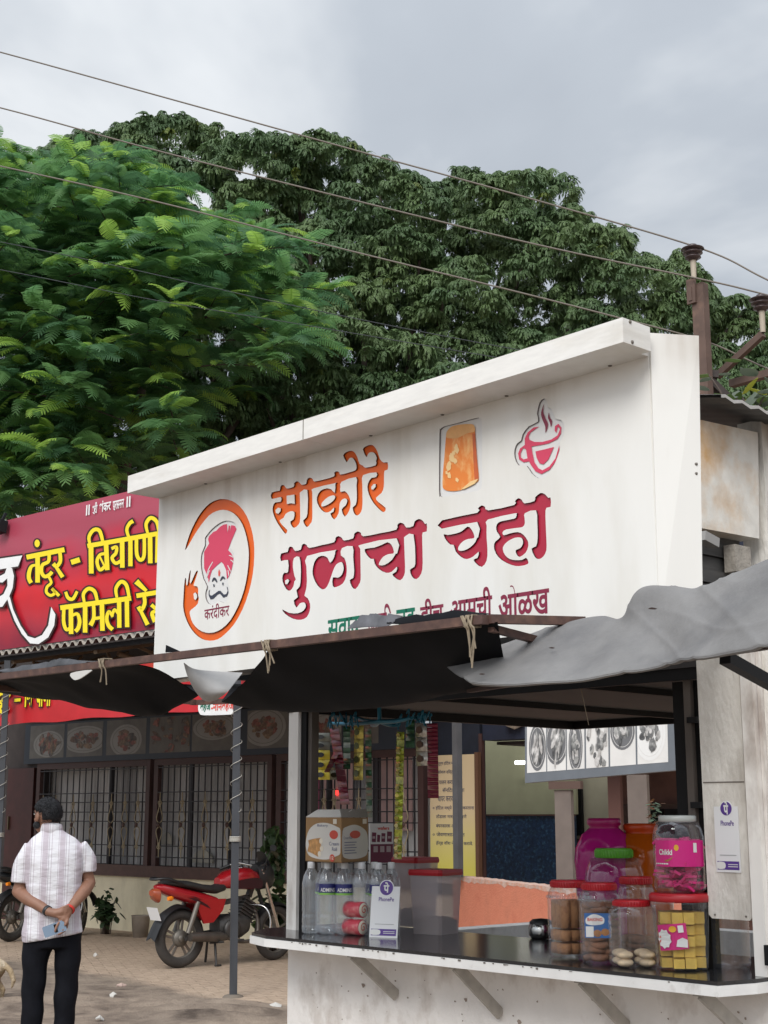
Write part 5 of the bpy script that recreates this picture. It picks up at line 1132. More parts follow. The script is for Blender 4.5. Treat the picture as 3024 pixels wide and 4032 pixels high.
up_ = thing('power_pole', pbz, 'rusty iron power pole with a ribbed insulator on its top behind the sign', 'power pole')
zt_ = onD(2750, 1130, DP).z
m = MB(); w_ = .045
m.box((pbz.x-.048, pbz.y-.035, 0), (pbz.x+.048, pbz.y-.024, zt_)); m.box((pbz.x-.048, pbz.y-.0235, 0), (pbz.x-.037, pbz.y+.03, zt_)); m.box((pbz.x+.037, pbz.y-.0235, 0), (pbz.x+.048, pbz.y+.03, zt_)); m.build('shaft', IRON, up_)
zi = onD(2750, 1010, DP).z
m = MB(); m.box((pbz.x-.075, pbz.y-.055, zt_-.14), (pbz.x-.005, pbz.y-.036, zi-.17)); m.box((pbz.x-.055, pbz.y-.062, zt_-.12), (pbz.x-.03, pbz.y-.0555, zt_-.02)); m.build('bracket', IRON, up_)
m = MB(); m.lathe([(.018, -.17), (.021, -.035)], (pbz.x-.015, pbz.y-.045, zi), 10); m.build('pin', PEG, up_)
m = MB(); insulator(m, Vector((pbz.x-.015, pbz.y-.045, zi))); m.build('insulator', INS, up_)
pi2 = onD(2998, 1205, DP-.3); arm0 = onD(2825, 1480, DP-.05)
m = MB(); m.bar(arm0, pi2-Vector((0, 0, .20)), .04, .045); m.build('cross_arm', IRON, up_)
m = MB(); m.bar(onD(2880, 1512, DP), onD(3120, 1445, DP-.4), .06, .05); m.build('cross_arm', IRON, up_)
m = MB(); m.lathe([(.018, -.19), (.021, -.035)], pi2, 10); m.build('pin', PEG, up_)
m = MB(); insulator(m, pi2); m.build('insulator', INS, up_)
for a, b_ in (((2755, 1465), (2895, 1600)), ((2758, 1505), (2800, 1625)), ((2745, 1470), (2825, 1478))):
    m = MB(); m.bar(onD(a[0], a[1], DP-.12), onD(b_[0], b_[1], DP-.12), .075, .05); m.build('brace', mat('dark_brace', (.045, .033, .03), .7, var=.3), up_)
# neighbouring stall: rusty shutter box, plank wall, tin roof
ns_ = thing('neighbour_stall', (-3.2, 4.9, 0), 'neighbouring stall with a rusty white shutter box and tin roof behind the sign', 'stall')
NX = -3.05
Q = lambda x, y, X=NX: onX(x, y, X)
tl, tr_, brr, bl = Q(2700, 1640), Q(2985, 1703), Q(2990, 2121), Q(2700, 2068)
RUSTW = mat('rusty_white_steel', (.74, .71, .65), .55, c2=(.56, .34, .15), amt=.42, ds=3.3, soft=.14, var=.1, vs=12, bump=.15, bs=30)
m = MB(); m.plate([[(0, 0), (1, 0), (1, 1), (0, 1)]], lambda u, v: (bl+(brr-bl)*u)*(1-v)+(tl+(tr_-tl)*u)*v, (-.12, 0, 0)); m.build('shutter_box', RUSTW, ns_)
m = MB()
a, c = Q(2988, 1700), Q(2990, 2330); m.box((NX-.1, a.y+.002, 0), (NX+.012, a.y+.45, a.z+.05)); m.build('white_wall', PILL, ns_)
m = MB(); za, zb_ = Q(2860, 2560).z, Q(2860, 2070).z
y0_, y1_ = Q(2690, 2200).y, Q(2985, 2200).y; nsl = 9
for k in range(nsl):
    z = za+(zb_-za)*k/nsl; m.obox((NX-.10, y0_, z), (.0, y1_-y0_, 0), (.02+.012*(k % 2), 0, 0), (0, 0, (zb_-za)/nsl*.94))
m.build('plank_wall', mat('dark_plank', (.07, .068, .066), .7, var=.4, vs=5, stretch=(1, 1, 6)), ns_)
m = MB(); a, c = Q(2900, 2120, NX+.0), Q(2975, 2260, NX+.0); m.obox((NX-.06, a.y, c.z), (0, c.y-a.y-.01, 0), (.05, 0, 0), (0, 0, a.z-c.z-.02)); m.build('cement_block', mat('pale_cement', (.33, .30, .26), .9, var=.25, vs=15, bump=.4), ns_)
m = MB(); a, c = Q(2760, 2110, NX+.05), Q(2815, 2140, NX+.05); m.bar(a, c, .04, .035); m.build('shutter_pipe', mat('pipe_grey', (.3, .29, .28), .5), ns_)
m = MB(); r0 = Q(2700, 1640); r1 = Q(3120, 1790); d_ = r1-r0
za_ = []; zb2 = []
for k in range(41):
    u = k/40; p = Vector((NX+.16, r0.y+(r1.y-r0.y)*u*1.5, r0.z+.05-.005*k/40+.006*math.sin(k*1.57))); za_.append(p); zb2.append(p+Vector((-1.6, 0, .35)))
m.add(za_+zb2, [(i, i+1, 42+i, 41+i) for i in range(40)], True); zc2 = [p-Vector((0, 0, .012)) for p in za_]; m.add(za_+zc2, [(i, i+1, 42+i, 41+i) for i in range(40)])
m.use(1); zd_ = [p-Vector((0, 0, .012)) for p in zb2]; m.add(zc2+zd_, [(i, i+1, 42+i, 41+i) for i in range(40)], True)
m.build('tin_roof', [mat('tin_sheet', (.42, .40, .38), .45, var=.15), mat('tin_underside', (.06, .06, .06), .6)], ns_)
# ================================================================ helpers for bodies: tapered limbs fused into one skin
def capsule(mb, p, q, r0, r1, n=12, flat=(1, 1)):
    p, q = Vector(p), Vector(q); d = q-p; ln = d.length; d.normalize()
    a = d.cross(Vector((0, 0, 1)) if abs(d.z) < .9 else Vector((0, 1, 0))).normalized(); b = d.cross(a)
    rings = []
    for t in np.linspace(-1, 0, 5)[:-1]: rings.append((p+d*r0*t, r0*math.sqrt(max(0, 1-t*t))+1e-4))
    for t in np.linspace(0, 1, 6): rings.append((p.lerp(q, t), r0+(r1-r0)*t))
    for t in np.linspace(0, 1, 5)[1:]: rings.append((q+d*r1*t, r1*math.sqrt(max(0, 1-t*t))+1e-4))
    mb.loft([[c+(a*math.cos(2*math.pi*k/n)*flat[0]+b*math.sin(2*math.pi*k/n)*flat[1])*r for k in range(n)] for c, r in rings])
def chain(mb, pts, n=12):
    for (p, r), (q, s) in zip(pts[:-1], pts[1:]): capsule(mb, p, q, r, s, n)
def ellip(mb, c, rx, ry, rz, rot=None, n=16, m=10):
    c = Vector(c); rings = []
    for i in range(m+1):
        t = -math.pi/2+math.pi*i/m; ring = []
        for k in range(n):
            v = Vector((rx*math.cos(t)*math.cos(2*math.pi*k/n)+1e-5*math.cos(k), ry*math.cos(t)*math.sin(2*math.pi*k/n), rz*math.sin(t)))
            if rot is not None: v = rot @ v
            ring.append(c+v)
        rings.append(ring)
    mb.loft(rings)
def fuse(mb, voxel, sm=3):
    """one continuous surface from overlapping closed shapes"""
    me = bpy.data.meshes.new('fuse'); me.from_pydata([tuple(v) for v in mb.v], [], mb.f)
    bm = bmesh.new(); bm.from_mesh(me); bmesh.ops.remove_doubles(bm, verts=bm.verts, dist=1e-5); bmesh.ops.recalc_face_normals(bm, faces=bm.faces); bm.to_mesh(me); bm.free()
    o = bpy.data.objects.new('fuse', me); COL.objects.link(o)
    r = o.modifiers.new('r', 'REMESH'); r.mode = 'VOXEL'; r.voxel_size = voxel
    if sm: s_ = o.modifiers.new('s', 'SMOOTH'); s_.iterations = sm; s_.factor = .5
    dg = bpy.context.evaluated_depsgraph_get(); dg.update(); ev = bpy.data.meshes.new_from_object(o.evaluated_get(dg))
    V = [v.co.copy() for v in ev.vertices]; Fc = [tuple(p.vertices) for p in ev.polygons]
    bpy.data.objects.remove(o); bpy.data.meshes.remove(me); bpy.data.meshes.remove(ev)
    out_ = MB(); out_.add(V, Fc, True); return out_
# ================================================================ the man
SKIN = mat('skin', (.235, .115, .072), .55, var=.1, vs=14)
man = thing('person', (0, 0, 0), 'man in white striped short sleeve shirt and black trousers holding a phone behind his back', 'person')
g = MB()
hd = Vector((-.072, .0, 1.588)); HS = 1.14; fd = Vector((-.62, .78, 0)); fr_ = Vector((.78, .62, 0))
rotH = Matrix(((fr_.x, fd.x, 0), (fr_.y, fd.y, 0), (0, 0, 1)))
def H(x, y, z): return hd+(fr_*x+fd*y+Vector((0, 0, z)))*HS
ellip(g, H(0, -.005, .015), .080, .102, .094, rotH); ellip(g, H(0, .025, -.045), .062, .074, .078, rotH)
capsule(g, H(0, .085, .0), H(0, .108, -.022), .011, .014, 8)                     # nose
capsule(g, H(-.03, .07, .028), H(.03, .07, .028), .014, .014, 8); capsule(g, H(-.02, .077, -.06), H(.02, .077, -.06), .012, .012, 8)
for sx_ in (-1, 1):
    ellip(g, H(sx_*.077, -.005, -.005), .010, .020, .033, rotH, 10, 8); capsule(g, H(sx_*.074, .008, -.03), H(sx_*.076, .0, .02), .008, .008, 6)
chain(g, [((-.02, -.0, 1.40), .060), ((-.035, -.005, 1.49), .058), ((-.058, -.002, 1.56), .062)])
chain(g, [((0, 0, 1.33), .07), ((0, .0, 1.2), .11), ((.0, 0, 1.0), .125), ((0, 0, .86), .13)])
chain(g, [((-.15, .0, 1.355), .05), ((0, 0, 1.375), .06), ((.15, 0, 1.36), .05)])
LE, RE = Vector((-.240, .03, 1.075)), Vector((.240, .03, 1.13)); LW, RW = Vector((-.022, -.175, .945)), Vector((.118, -.172, .972))
chain(g, [((-.165, 0, 1.335), .050), (LE, .045)]); chain(g, [(LE, .046), (LE.lerp(LW, .35)+Vector((-.008, -.012, 0)), .047), (LW, .030)])
chain(g, [((.165, 0, 1.345), .050), (RE, .045)]); chain(g, [(RE, .046), (RE.lerp(RW, .35)+Vector((.008, -.012, 0)), .047), (RW, .030)])
# left hand closing round the right wrist
chain(g, [(LW, .029), ((.02, -.19, .938), .032), ((.055, -.198, .945), .030)])
for k, (dz, ln) in enumerate(((.030, .95), (.013, 1.05), (-.004, 1.0), (-.020, .8))):
    b0 = Vector((.055, -.208, .948+dz*.8)); chain(g, [(b0, .0105), (b0+Vector((.034*ln, -.006, .008+dz*.2)), .0098), (b0+Vector((.062*ln, .010, .010+dz*.1)), .009), (b0+Vector((.074*ln, .030, .004)), .0078)], 8)
chain(g, [((.015, -.20, .925), .013), ((.045, -.213, .912), .0115), ((.072, -.214, .915), .0095)], 8)
# right hand hanging down with the phone
chain(g, [(RW, .030), ((.095, -.188, .93), .030), ((.072, -.196, .898), .032)])
chain(g, [((.058, -.205, .895), .0115), ((.038, -.222, .872), .0105), ((.026, -.229, .845), .0098), ((.020, -.229, .822), .008)], 8)
for k, (x, ln) in enumerate(((.066, 1.0), (.080, 1.0), (.092, .85))):
    b0 = Vector((x, -.200, .885+.008*k)); chain(g, [(b0, .0105), (b0+Vector((.010, .004, -.036*ln)), .0098), (b0+Vector((.004, -.002, -.070*ln)), .009), (b0+Vector((-.022, -.022, -.084*ln)), .0078)], 8)
chain(g, [((.100, -.20, .915), .013), ((.098, -.222, .885), .0115), ((.085, -.229, .862), .0095)], 8)
for sx_, xh, xk, xa in ((-1, -.095, -.105, -.10), (1, .10, .112, .105)):
    chain(g, [((xh, 0, .86), .095), ((xh, 0, .75), .085), ((xk, .01, .48), .058), ((xk, .0, .36), .056), ((xa, -.0, .10), .04)]); chain(g, [((xa, -.02, .055), .038), ((xa, .13, .035), .030)])
bd = fuse(g, .0058, 4)
for sx_ in (-1, 1):
    bd.use(1); ellip(bd, H(sx_*.03, .077, .012), .012, .010, .007, rotH, 10, 6)
bd.use(2); ellip(bd, H(0, .083, -.058), .022, .007, .006, rotH, 10, 6)
bd.build('body', [SKIN, mat('eye_white', (.6, .58, .55), .3), mat('lip', (.22, .08, .06), .5)], man)
# hair and beard shadow
HAIR = mat('black_hair', (.011, .011, .013), .6, spec=.3, var=.4, vs=60, bump=.7, bs=140)
m = MB(); rings = []; rh = random.Random(9)
for i in range(17):
    t = -math.pi/2+math.pi*i/16; ring = []
    for k in range(28):
        a = 2*math.pi*k/28; d = Vector((math.cos(t)*math.cos(a), math.cos(t)*math.sin(a), math.sin(t)))
        front = d.y; hairy = (d.z > .42) or (front < .35 and d.z > -.34-.20*(front < -.2)+rh.uniform(-.10, .10) and not (abs(d.x) > .8 and d.z < .05 and front > -.25)) or (front < .75 and d.z > .30)
        f = 1.07 if hairy else .82
        f += .05*max(0, d.z)
        f += rh.uniform(-.02, .02)
        ring.append(H(d.x*.076*f, d.y*.096*f-.006, .016+d.z*.090*f))
    rings.append(ring)
m.loft(rings)
for k in range(2600):                              # short strands that break up the outline and fade out at the nape
    t = rh.uniform(-.62, 1.45); a = rh.uniform(0, 2*math.pi); d = Vector((math.cos(t)*math.cos(a), math.cos(t)*math.sin(a), math.sin(t)))
    if d.y > .42 and d.z < .45: continue
    if abs(d.x) > .78 and d.z < -.02 and d.y > -.3: continue
    low = d.z < -.25
    f = (1.02 if low else 1.06)+.04*max(0, d.z); q = Vector((d.x*.076*f, d.y*.096*f-.006, .016+d.z*.090*f)); ln = rh.uniform(.004, .008) if low else rh.uniform(.006, .013)
    dr_ = (d*.55+Vector((rh.gauss(0, .4), -.35*(d.y < 0)+rh.gauss(0, .3), -.6+rh.gauss(0, .35)))).normalized(); sd_ = dr_.cross(d).normalized()*.0028
    m.add([H(*(q-sd_)), H(*(q+sd_)), H(*(q+dr_*ln))], [(0, 1, 2)])
m.build('hair', HAIR, man)
m = MB(); ellip(m, H(-.056, .025, -.055), .016, .036, .026, rotH); ellip(m, H(.056, .025, -.055), .016, .036, .026, rotH); ellip(m, H(0, .068, -.085), .034, .022, .024, rotH); m.build('beard', HAIR, man)
# shirt
SH = bpy.data.materials.new('striped_shirt'); SH.use_nodes = True; t = SH.node_tree; b_ = t.nodes['Principled BSDF']; l = t.links; b_.inputs['Roughness'].default_value = .85
tcn = t.nodes.new('ShaderNodeTexCoord'); sx = t.nodes.new('ShaderNodeSeparateXYZ'); l.new(tcn.outputs['Object'], sx.inputs[0])
def mth(op, a, c=None):
    q = t.nodes.new('ShaderNodeMath'); q.operation = op
    for i, v in enumerate((a, c)):
        if v is None: continue
        if isinstance(v, (int, float)): q.inputs[i].default_value = v
        else: l.new(v, q.inputs[i])
    return q.outputs[0]
fr2 = mth('FRACT', mth('ADD', mth('MULTIPLY', sx.outputs[0], 8.6), 20.15)); r_ = t.nodes.new('ShaderNodeValToRGB'); r_.color_ramp.interpolation = 'CONSTANT'; l.new(fr2, r_.inputs[0])
W_, G_, D_ = (.66, .65, .675), (.475, .425, .465), (.40, .355, .40)
r_.color_ramp.elements[0].color = col4(W_); r_.color_ramp.elements[1].position = .30; r_.color_ramp.elements[1].color = col4(G_)
for p, c in ((.34, W_), (.38, G_), (.70, W_), (.74, D_), (.78, W_), (.90, G_), (.94, W_)): e_ = r_.color_ramp.elements.new(p); e_.color = col4(c)
wvx = mth('FRACT', mth('MULTIPLY', sx.outputs[2], 22)); r2 = t.nodes.new('ShaderNodeValToRGB'); r2.color_ramp.interpolation = 'CONSTANT'; l.new(wvx, r2.inputs[0]); r2.color_ramp.elements[0].color = (1, 1, 1, 1); r2.color_ramp.elements[1].position = .86; r2.color_ramp.elements[1].color = (.95, .945, .955, 1)
mm_ = t.nodes.new('ShaderNodeMixRGB'); mm_.blend_type = 'MULTIPLY'; mm_.inputs[0].default_value = 1; l.new(r_.outputs[0], mm_.inputs[1]); l.new(r2.outputs[0], mm_.inputs[2]); l.new(mm_.outputs[0], b_.inputs['Base Color'])
nn_ = t.nodes.new('ShaderNodeTexNoise'); nn_.inputs['Scale'].default_value = 7; nn_.inputs['Detail'].default_value = 3; mpn = t.nodes.new('ShaderNodeMapping'); mpn.inputs['Scale'].default_value = (1, 1, 2.2); mpn.inputs['Rotation'].default_value = (0, .5, 0); l.new(tcn.outputs['Object'], mpn.inputs[0]); l.new(mpn.outputs[0], nn_.inputs['Vector'])
bn_2 = t.nodes.new('ShaderNodeBump'); bn_2.inputs['Strength'].default_value = .6; bn_2.inputs['Distance'].default_value = .03; l.new(nn_.outputs['Fac'], bn_2.inputs['Height']); l.new(bn_2.outputs[0], b_.inputs['Normal'])
g = MB(); rings = []
hemz = lambda x: .765+.16*x
for z, hw, hd_, cx_ in ((0, .205, .135, .0), (.07, .203, .137, .0), (.90, .192, .138, .0), (1.0, .185, .138, .0), (1.12, .190, .142, -.003), (1.24, .198, .142, -.005), (1.33, .200, .130, -.006), (1.39, .190, .112, -.010), (1.435, .150, .094, -.018), (1.468, .100, .080, -.03), (1.490, .074, .074, -.036)):
    ring = []
    for k in range(36):
        a = 2*math.pi*k/36; ca, sa = math.cos(a), math.sin(a); e_ = .8
        x = cx_+hw*math.copysign(abs(ca)**e_, ca); y = hd_*math.copysign(abs(sa)**e_, sa)
        zz_ = z if z > .5 else hemz(x)+z
        ring.append(Vector((x, y, zz_)))
    rings.append(ring)
g.loft(rings)
for sh, mid_, en, r1, r2_ in (((-.150, .0, 1.365), (-.215, .012, 1.26), (-.228, .018, 1.135), .074, .067), ((.15, 0, 1.372), (.213, .012, 1.29), (.222, .018, 1.205), .074, .067)):
    pts = smooth2([sh, mid_, en], 5); g.tube(pts, list(np.linspace(r1, r2_, len(pts))), 20)
shb = fuse(g, .0085, 5)
rw = random.Random(3)
shv = []
for v in shb.v:
    v = Vector(v); f = .004*math.sin(38*v.z+9*v.x+2.2*math.sin(11*v.x))*(1 if v.z < 1.12 else .35)+.004*math.sin(22*v.x+13*v.z)
    n_ = Vector((v.x, v.y*1.6, 0)); n_ = n_.normalized() if n_.length > 1e-4 else Vector((0, 1, 0)); shv.append(v+n_*f)
shb.v = [tuple(v) for v in shv]; sho = shb.build('shirt', SH, man)
m = MB(); rings = []
for rr, z in ((.074, 1.472), (.079, 1.498), (.075, 1.522), (.068, 1.522), (.068, 1.48)):
    rings.append([Vector((-.038+rr*math.cos(a), -.003+rr*1.0*math.sin(a), z-.02*math.sin(a)*(z > 1.48))) for a in np.linspace(0, 2*math.pi, 25)[:-1]])
m.loft(rings, cap=False); m.build('collar', SH, sho)
# trousers, belt line hidden, shoes
g = MB(); g.loft([[Vector((cx_+hw*math.cos(a), hd_*math.sin(a), z)) for a in np.linspace(0, 2*math.pi, 29)[:-1]] for z, hw, hd_, cx_ in ((.90, .165, .115, 0), (.80, .185, .125, 0), (.70, .195, .12, .005))])
for pts in ([((-.098, 0, .80), .100), ((-.10, 0, .70), .098), ((-.105, .0, .52), .083), ((-.108, .0, .38), .078), ((-.106, -.005, .20), .072), ((-.105, 0, .06), .072)], [((.105, 0, .80), .100), ((.112, 0, .70), .096), ((.115, .0, .52), .082), ((.112, .0, .38), .080), ((.108, -.005, .20), .070), ((.106, 0, .06), .070)]):
    chain(g, pts, 16)
tr2 = fuse(g, .011, 4); tr2.v = [(x+.004*math.sin(30*z+9*x), y+.005*math.sin(26*z+20*x), z) for x, y, z in tr2.v]; tr2.build('trousers', mat('black_denim', (.0055, .006, .009), .8, spec=.15, var=.2, vs=20), man)
for x in (-.105, .108):
    g = MB(); chain(g, [((x, -.04, .035), .042), ((x, .08, .035), .045), ((x, .17, .03), .034)]); fuse(g, .009, 2).build('shoe', mat('shoe_leather', (.03, .022, .018), .45), man)
# watch, thread and phone
m = MB(); ax = (LW-LE).normalized(); wc_ = LW-ax*.025; a = ax.cross(Vector((0, 0, 1))).normalized(); b2 = ax.cross(a)
m.loft([[wc_+ax*d+(a*math.cos(t)+b2*math.sin(t))*(.036 if 0 < q < 3 else .032) for t in np.linspace(0, 6.283, 21)[:-1]] for q, d in enumerate((-.012, -.011, .011, .012))]); m.build('watch', mat('watch_black', (.02, .02, .022), .4), man)
m = MB(); ax = (RW-RE).normalized(); wc_ = RW+ax*.012; a = ax.cross(Vector((0, 0, 1))).normalized(); b2 = ax.cross(a)
for k in range(3): m.tube([wc_+ax*(.006*k)+(a*math.cos(t)+b2*math.sin(t))*.034 for t in np.linspace(0, 6.283, 17)], .004, 6)
m.build('wrist_thread', mat('red_thread', (.5, .03, .02), .8), man)
ph = Vector((.016, -.224, .838)); lx = Vector((.945, 0, .33)); lz = Vector((-.33, 0, .945)); m = MB()
PHW, PHH = .152, .074
ol = []
for cxs, czs, a0 in ((1, 1, 0), (-1, 1, 90), (-1, -1, 180), (1, -1, 270)):
    for t in range(0, 91, 30): ol.append((cxs*(PHW/2-.009)+.009*math.cos(R(a0+t)), czs*(PHH/2-.009)+.009*math.sin(R(a0+t))))
m.plate([ol], lambda x, z: ph+lx*x+lz*z, (0, .008, 0))
MAN_D = (-9.165, 5.152)
d_ = Vector((MAN_D[0], MAN_D[1], 0)).normalized(); man.location = (MAN_D[0], MAN_D[1], 0); man.rotation_euler = (0, 0, math.atan2(-d_.x, d_.y))
phone = m.build('phone', mat('phone_back', (.20, .27, .36), .25, spec=.6), None)
tag(phone, 'blue grey smartphone held in the hands behind the man', 'phone')
m2 = MB(); m2.plate([[(-.03, -.028), (-.012, -.028), (-.012, .028), (-.03, .028)]], lambda x, z: ph+lx*(x+.03)+lz*z+Vector((0, -.0006, 0)), (0, 0, 0)); c_ = m2.build('camera_strip', mat('lens_black', (.01, .01, .012), .15), phone)
phone.location = man.location; phone.rotation_euler = man.rotation_euler

# ================================================================ motorcycles
RUB = mat('tyre_rubber', (.045, .040, .036), .85, var=.2, vs=10, bump=.3, bs=60); ALU = mat('dusty_alloy', (.17, .155, .135), .5, metal=.5, var=.15); ENG = mat('engine_grey', (.055, .052, .05), .5, metal=.4, var=.3, vs=15)
CHR = mat('chrome', (.55, .54, .52), .22, metal=1.0); BLK = mat('black_plastic', (.014, .014, .015), .45); SEATM = mat('seat_vinyl', (.018, .017, .017), .6, bump=.15, bs=90)
REDP = mat('red_paint', (.33, .009, .014), .22, coat=.5, var=.05); ORL = mat('indicator_orange', (.85, .24, .012), .25); TAILM = mat('tail_lens', (.33, .07, .03), .2, coat=.4); PLW = mat('plate_white', (.72, .72, .72), .5); EXH = mat('exhaust_steel', (.12, .105, .092), .4, metal=.6, var=.25)
def hull(mb, rings, n=18, e=.75):
    """lofted body: (x, zc, half width, half height, yc)"""
    out_ = []
    for x, zc, hw, hh, yc in rings:
        out_.append([Vector((x, yc+hw*math.copysign(abs(math.cos(2*math.pi*k/n))**e, math.cos(2*math.pi*k/n)), zc+hh*math.copysign(abs(math.sin(2*math.pi*k/n))**e, math.sin(2*math.pi*k/n)))) for k in range(n)])
    mb.loft(out_)
def wheel(par, x, r, wd, name, steer=0.0, dusty=ALU):
    AX = Matrix.Rotation(steer, 3, 'Z') @ Matrix.Rotation(R(90), 3, 'X'); c = Vector((x, 0, r))
    m = MB(); pr_ = []
    for k in range(13):
        t = 2*math.pi*k/12; pr_.append((r-wd*.55+wd*.55*math.cos(t), wd*.5*math.sin(t)))
    m.lathe(pr_, c, 40, axis=AX); ty = m.build(name, RUB, par)
    m = MB(); m.lathe([(r-wd*1.1, -.022), (r-wd*.86, -.026), (r-wd*.86, .026), (r-wd*1.1, .022), (r-wd*1.1, -.022)], c, 36, axis=AX)
    m.lathe([(0, -.05), (.035, -.05), (.04, -.04), (.04, .04), (.035, .05), (0, .05)], c, 18, axis=AX); m.lathe([(0, -.02), (.085, -.02), (.09, .0), (.085, .03), (0, .03)], c, 24, axis=AX)
    for k in range(5):
        a = 2*math.pi*k/5+.3; d = AX @ Vector((math.cos(a), math.sin(a), 0)); s_ = AX @ Vector((-math.sin(a), math.cos(a), 0)); w_ = AX @ Vector((0, 0, 1))
        for sg in (-1, 1):
            p0 = c+d*.06+s_*.018*sg; p1 = c+d*(r-wd*.95)+s_*.032*sg; m.bar(p0, p1, .024, .016, w_)
    m.build('rim', dusty, ty); return ty
def motorcycle(label, paint, accent):
    b = thing('motorcycle', (0, 0, 0), label, 'motorcycle')
    wheel(b, 0, .305, .10, 'wheel'); wheel(b, 1.27, .300, .085, 'wheel', R(8) if paint is REDP else R(28))
    m = MB(); hull(m, [(-.33, .845, .035, .018, 0), (-.27, .83, .085, .05, 0), (-.12, .79, .105, .07, 0), (.08, .735, .115, .075, 0), (.28, .69, .125, .075, 0), (.42, .665, .115, .055, 0)]); m.build('tail_cowl', paint, b)
    m = MB(); m.plate([[(.10, .70), (.50, .70), (.46, .58), (.34, .46), (.22, .45), (.16, .56)]], lambda x, z: (x, -.135, z), (0, .03, 0)); m.build('side_panel', paint, b); m = MB(); m.plate([[(.10, .70), (.50, .70), (.46, .58), (.34, .46), (.22, .45), (.16, .56)]], lambda x, z: (x, .135, z), (0, -.03, 0)); m.build('side_panel', paint, b)
    m = MB(); m.plate([[(.0, .73), (.12, .715), (.26, .64), (.30, .60), (.18, .65)]], lambda x, z: (x, -.137, z), (0, .002, 0)); m.plate([[(-.12, .765), (.05, .74), (.22, .69), (.10, .735)]], lambda x, z: (x, -.1265, z), (0, .002, 0)); m.build('side_stripe', accent, b)
    m = MB(); hull(m, [(-.26, .885, .06, .012, 0), (-.18, .885, .115, .03, 0), (.05, .86, .135, .04, 0), (.25, .815, .14, .042, 0), (.42, .795, .12, .045, 0), (.54, .825, .08, .05, 0)]); m.build('seat', SEATM, b)
    m = MB(); hull(m, [(.47, .86, .06, .06, 0), (.56, .89, .115, .09, 0), (.70, .905, .145, .115, 0), (.85, .90, .15, .12, 0), (.96, .885, .11, .10, 0), (1.02, .87, .06, .06, 0)], 22); tk = m.build('tank', paint, b)
    m = MB(); m.plate([smoothloop([(.58, .86), (.74, .90), (.95, .90), (.97, .80), (.80, .80), (.62, .80)])], lambda x, z: (x, -.156, z), (0, .02, 0)); m.build('tank_panel', accent, tk)
    m = MB(); m.lathe([(0, .015), (.035, .015), (.04, 0)], (.78, 0, 1.018), 14); m.build('fuel_cap', CHR, tk)
    m = MB(); hull(m, [(.98, .93, .09, .12, 0), (1.06, .93, .12, .15, 0), (1.15, .92, .115, .14, 0), (1.20, .91, .08, .10, 0)], 18); hl = m.build('headlamp_cowl', BLK, b)
    m = MB(); m.plate([smoothloop([(-.10, 1.04), (.10, 1.04), (.07, 1.17), (0, 1.19), (-.07, 1.17)])], lambda y, z: (1.12-.5*(z-1.04), y, z), (.006, 0, 0)); m.build('windscreen', BLK, hl)
    m = MB(); hull(m, [(1.195, .90, .075, .08, 0), (1.22, .90, .06, .065, 0)]); m.build('headlamp', CHR, hl)
    for sy in (-1, 1):
        m = MB(); m.tube([(1.02, sy*.09, 1.0), (1.27, sy*.09, .30)], [.02, .026], 10); m.build('fork', ENG if sy > 0 else CHR, b)
    m = MB(); hb_ = [(.86, -.36, 1.02), (.93, -.27, 1.06), (1.0, -.12, 1.04), (1.02, 0, 1.03), (1.0, .12, 1.04), (.93, .27, 1.06), (.86, .36, 1.02)]; m.tube(smooth2(hb_, 5), .012, 8); hbr = m.build('handlebar', CHR, b)
    for sy in (-1, 1):
        m = MB(); m.tube([(.80, sy*.41, .99), (.88, sy*.33, 1.035)], .018, 10); m.build('grip', BLK, hbr)
        m = MB(); m.tube(smooth2([(.92, sy*.27, 1.06), (.93, sy*.33, 1.17), (.93, sy*.37, 1.21)], 4), .006, 6); hull(m, [(.935, 1.235, .055, .035, sy*.39), (.955, 1.235, .045, .028, sy*.39)]); m.build('mirror', BLK, hbr)
        m = MB(); hull(m, [(-.20, .73, .012, .016, sy*.15), (-.23, .73, .026, .026, sy*.16), (-.27, .73, .02, .02, sy*.16)]); m.build('indicator', ORL, b)
    m = MB(); hull(m, [(-.30, .755, .075, .075, 0), (-.345, .77, .07, .06, 0), (-.375, .785, .045, .03, 0)]); m.build('tail_lamp', TAILM, b)
    m = MB(); m.tube(smooth2([(-.05, -.13, .87), (-.25, -.12, .93), (-.36, -.05, .925), (-.36, .05, .925), (-.25, .12, .93), (-.05, .13, .87)], 5), .014, 8); m.build('grab_rail', BLK, b)
    m = MB(); pts = [(.10, .62), (-.05, .66), (-.2, .60), (-.30, .48), (-.37, .33)]; rows = []
    for x, z in [(p.x, p.y) for p in smooth2(pts, 4)]: rows.append([Vector((x, y, z-.03*abs(y)/.07)) for y in (-.085, -.05, 0, .05, .085)])
    vs = [p for r_ in rows for p in r_]; m.add(vs, [(i*5+j, i*5+j+1, i*5+6+j, i*5+5+j) for i in range(len(rows)-1) for j in range(4)], True); m.add([p+Vector((.006, 0, -.006)) for p in vs], [(i*5+j, i*5+5+j, i*5+6+j, i*5+j+1) for i in range(len(rows)-1) for j in range(4)], True); fn_ = m.build('rear_fender', BLK, b)
    m = MB(); m.obox((-.305, -.10, .50), (0, .20, 0), (-.006, 0, .002), (-.055, 0, .135)); m.build('number_plate', PLW, fn_)
    m = MB(); rows = []
    for a in np.linspace(R(15), R(150), 14): rows.append([Vector((1.27+.335*math.cos(a), y, .30+.335*math.sin(a)-.03*abs(y)/.055)) for y in (-.06, -.03, 0, .03, .06)])
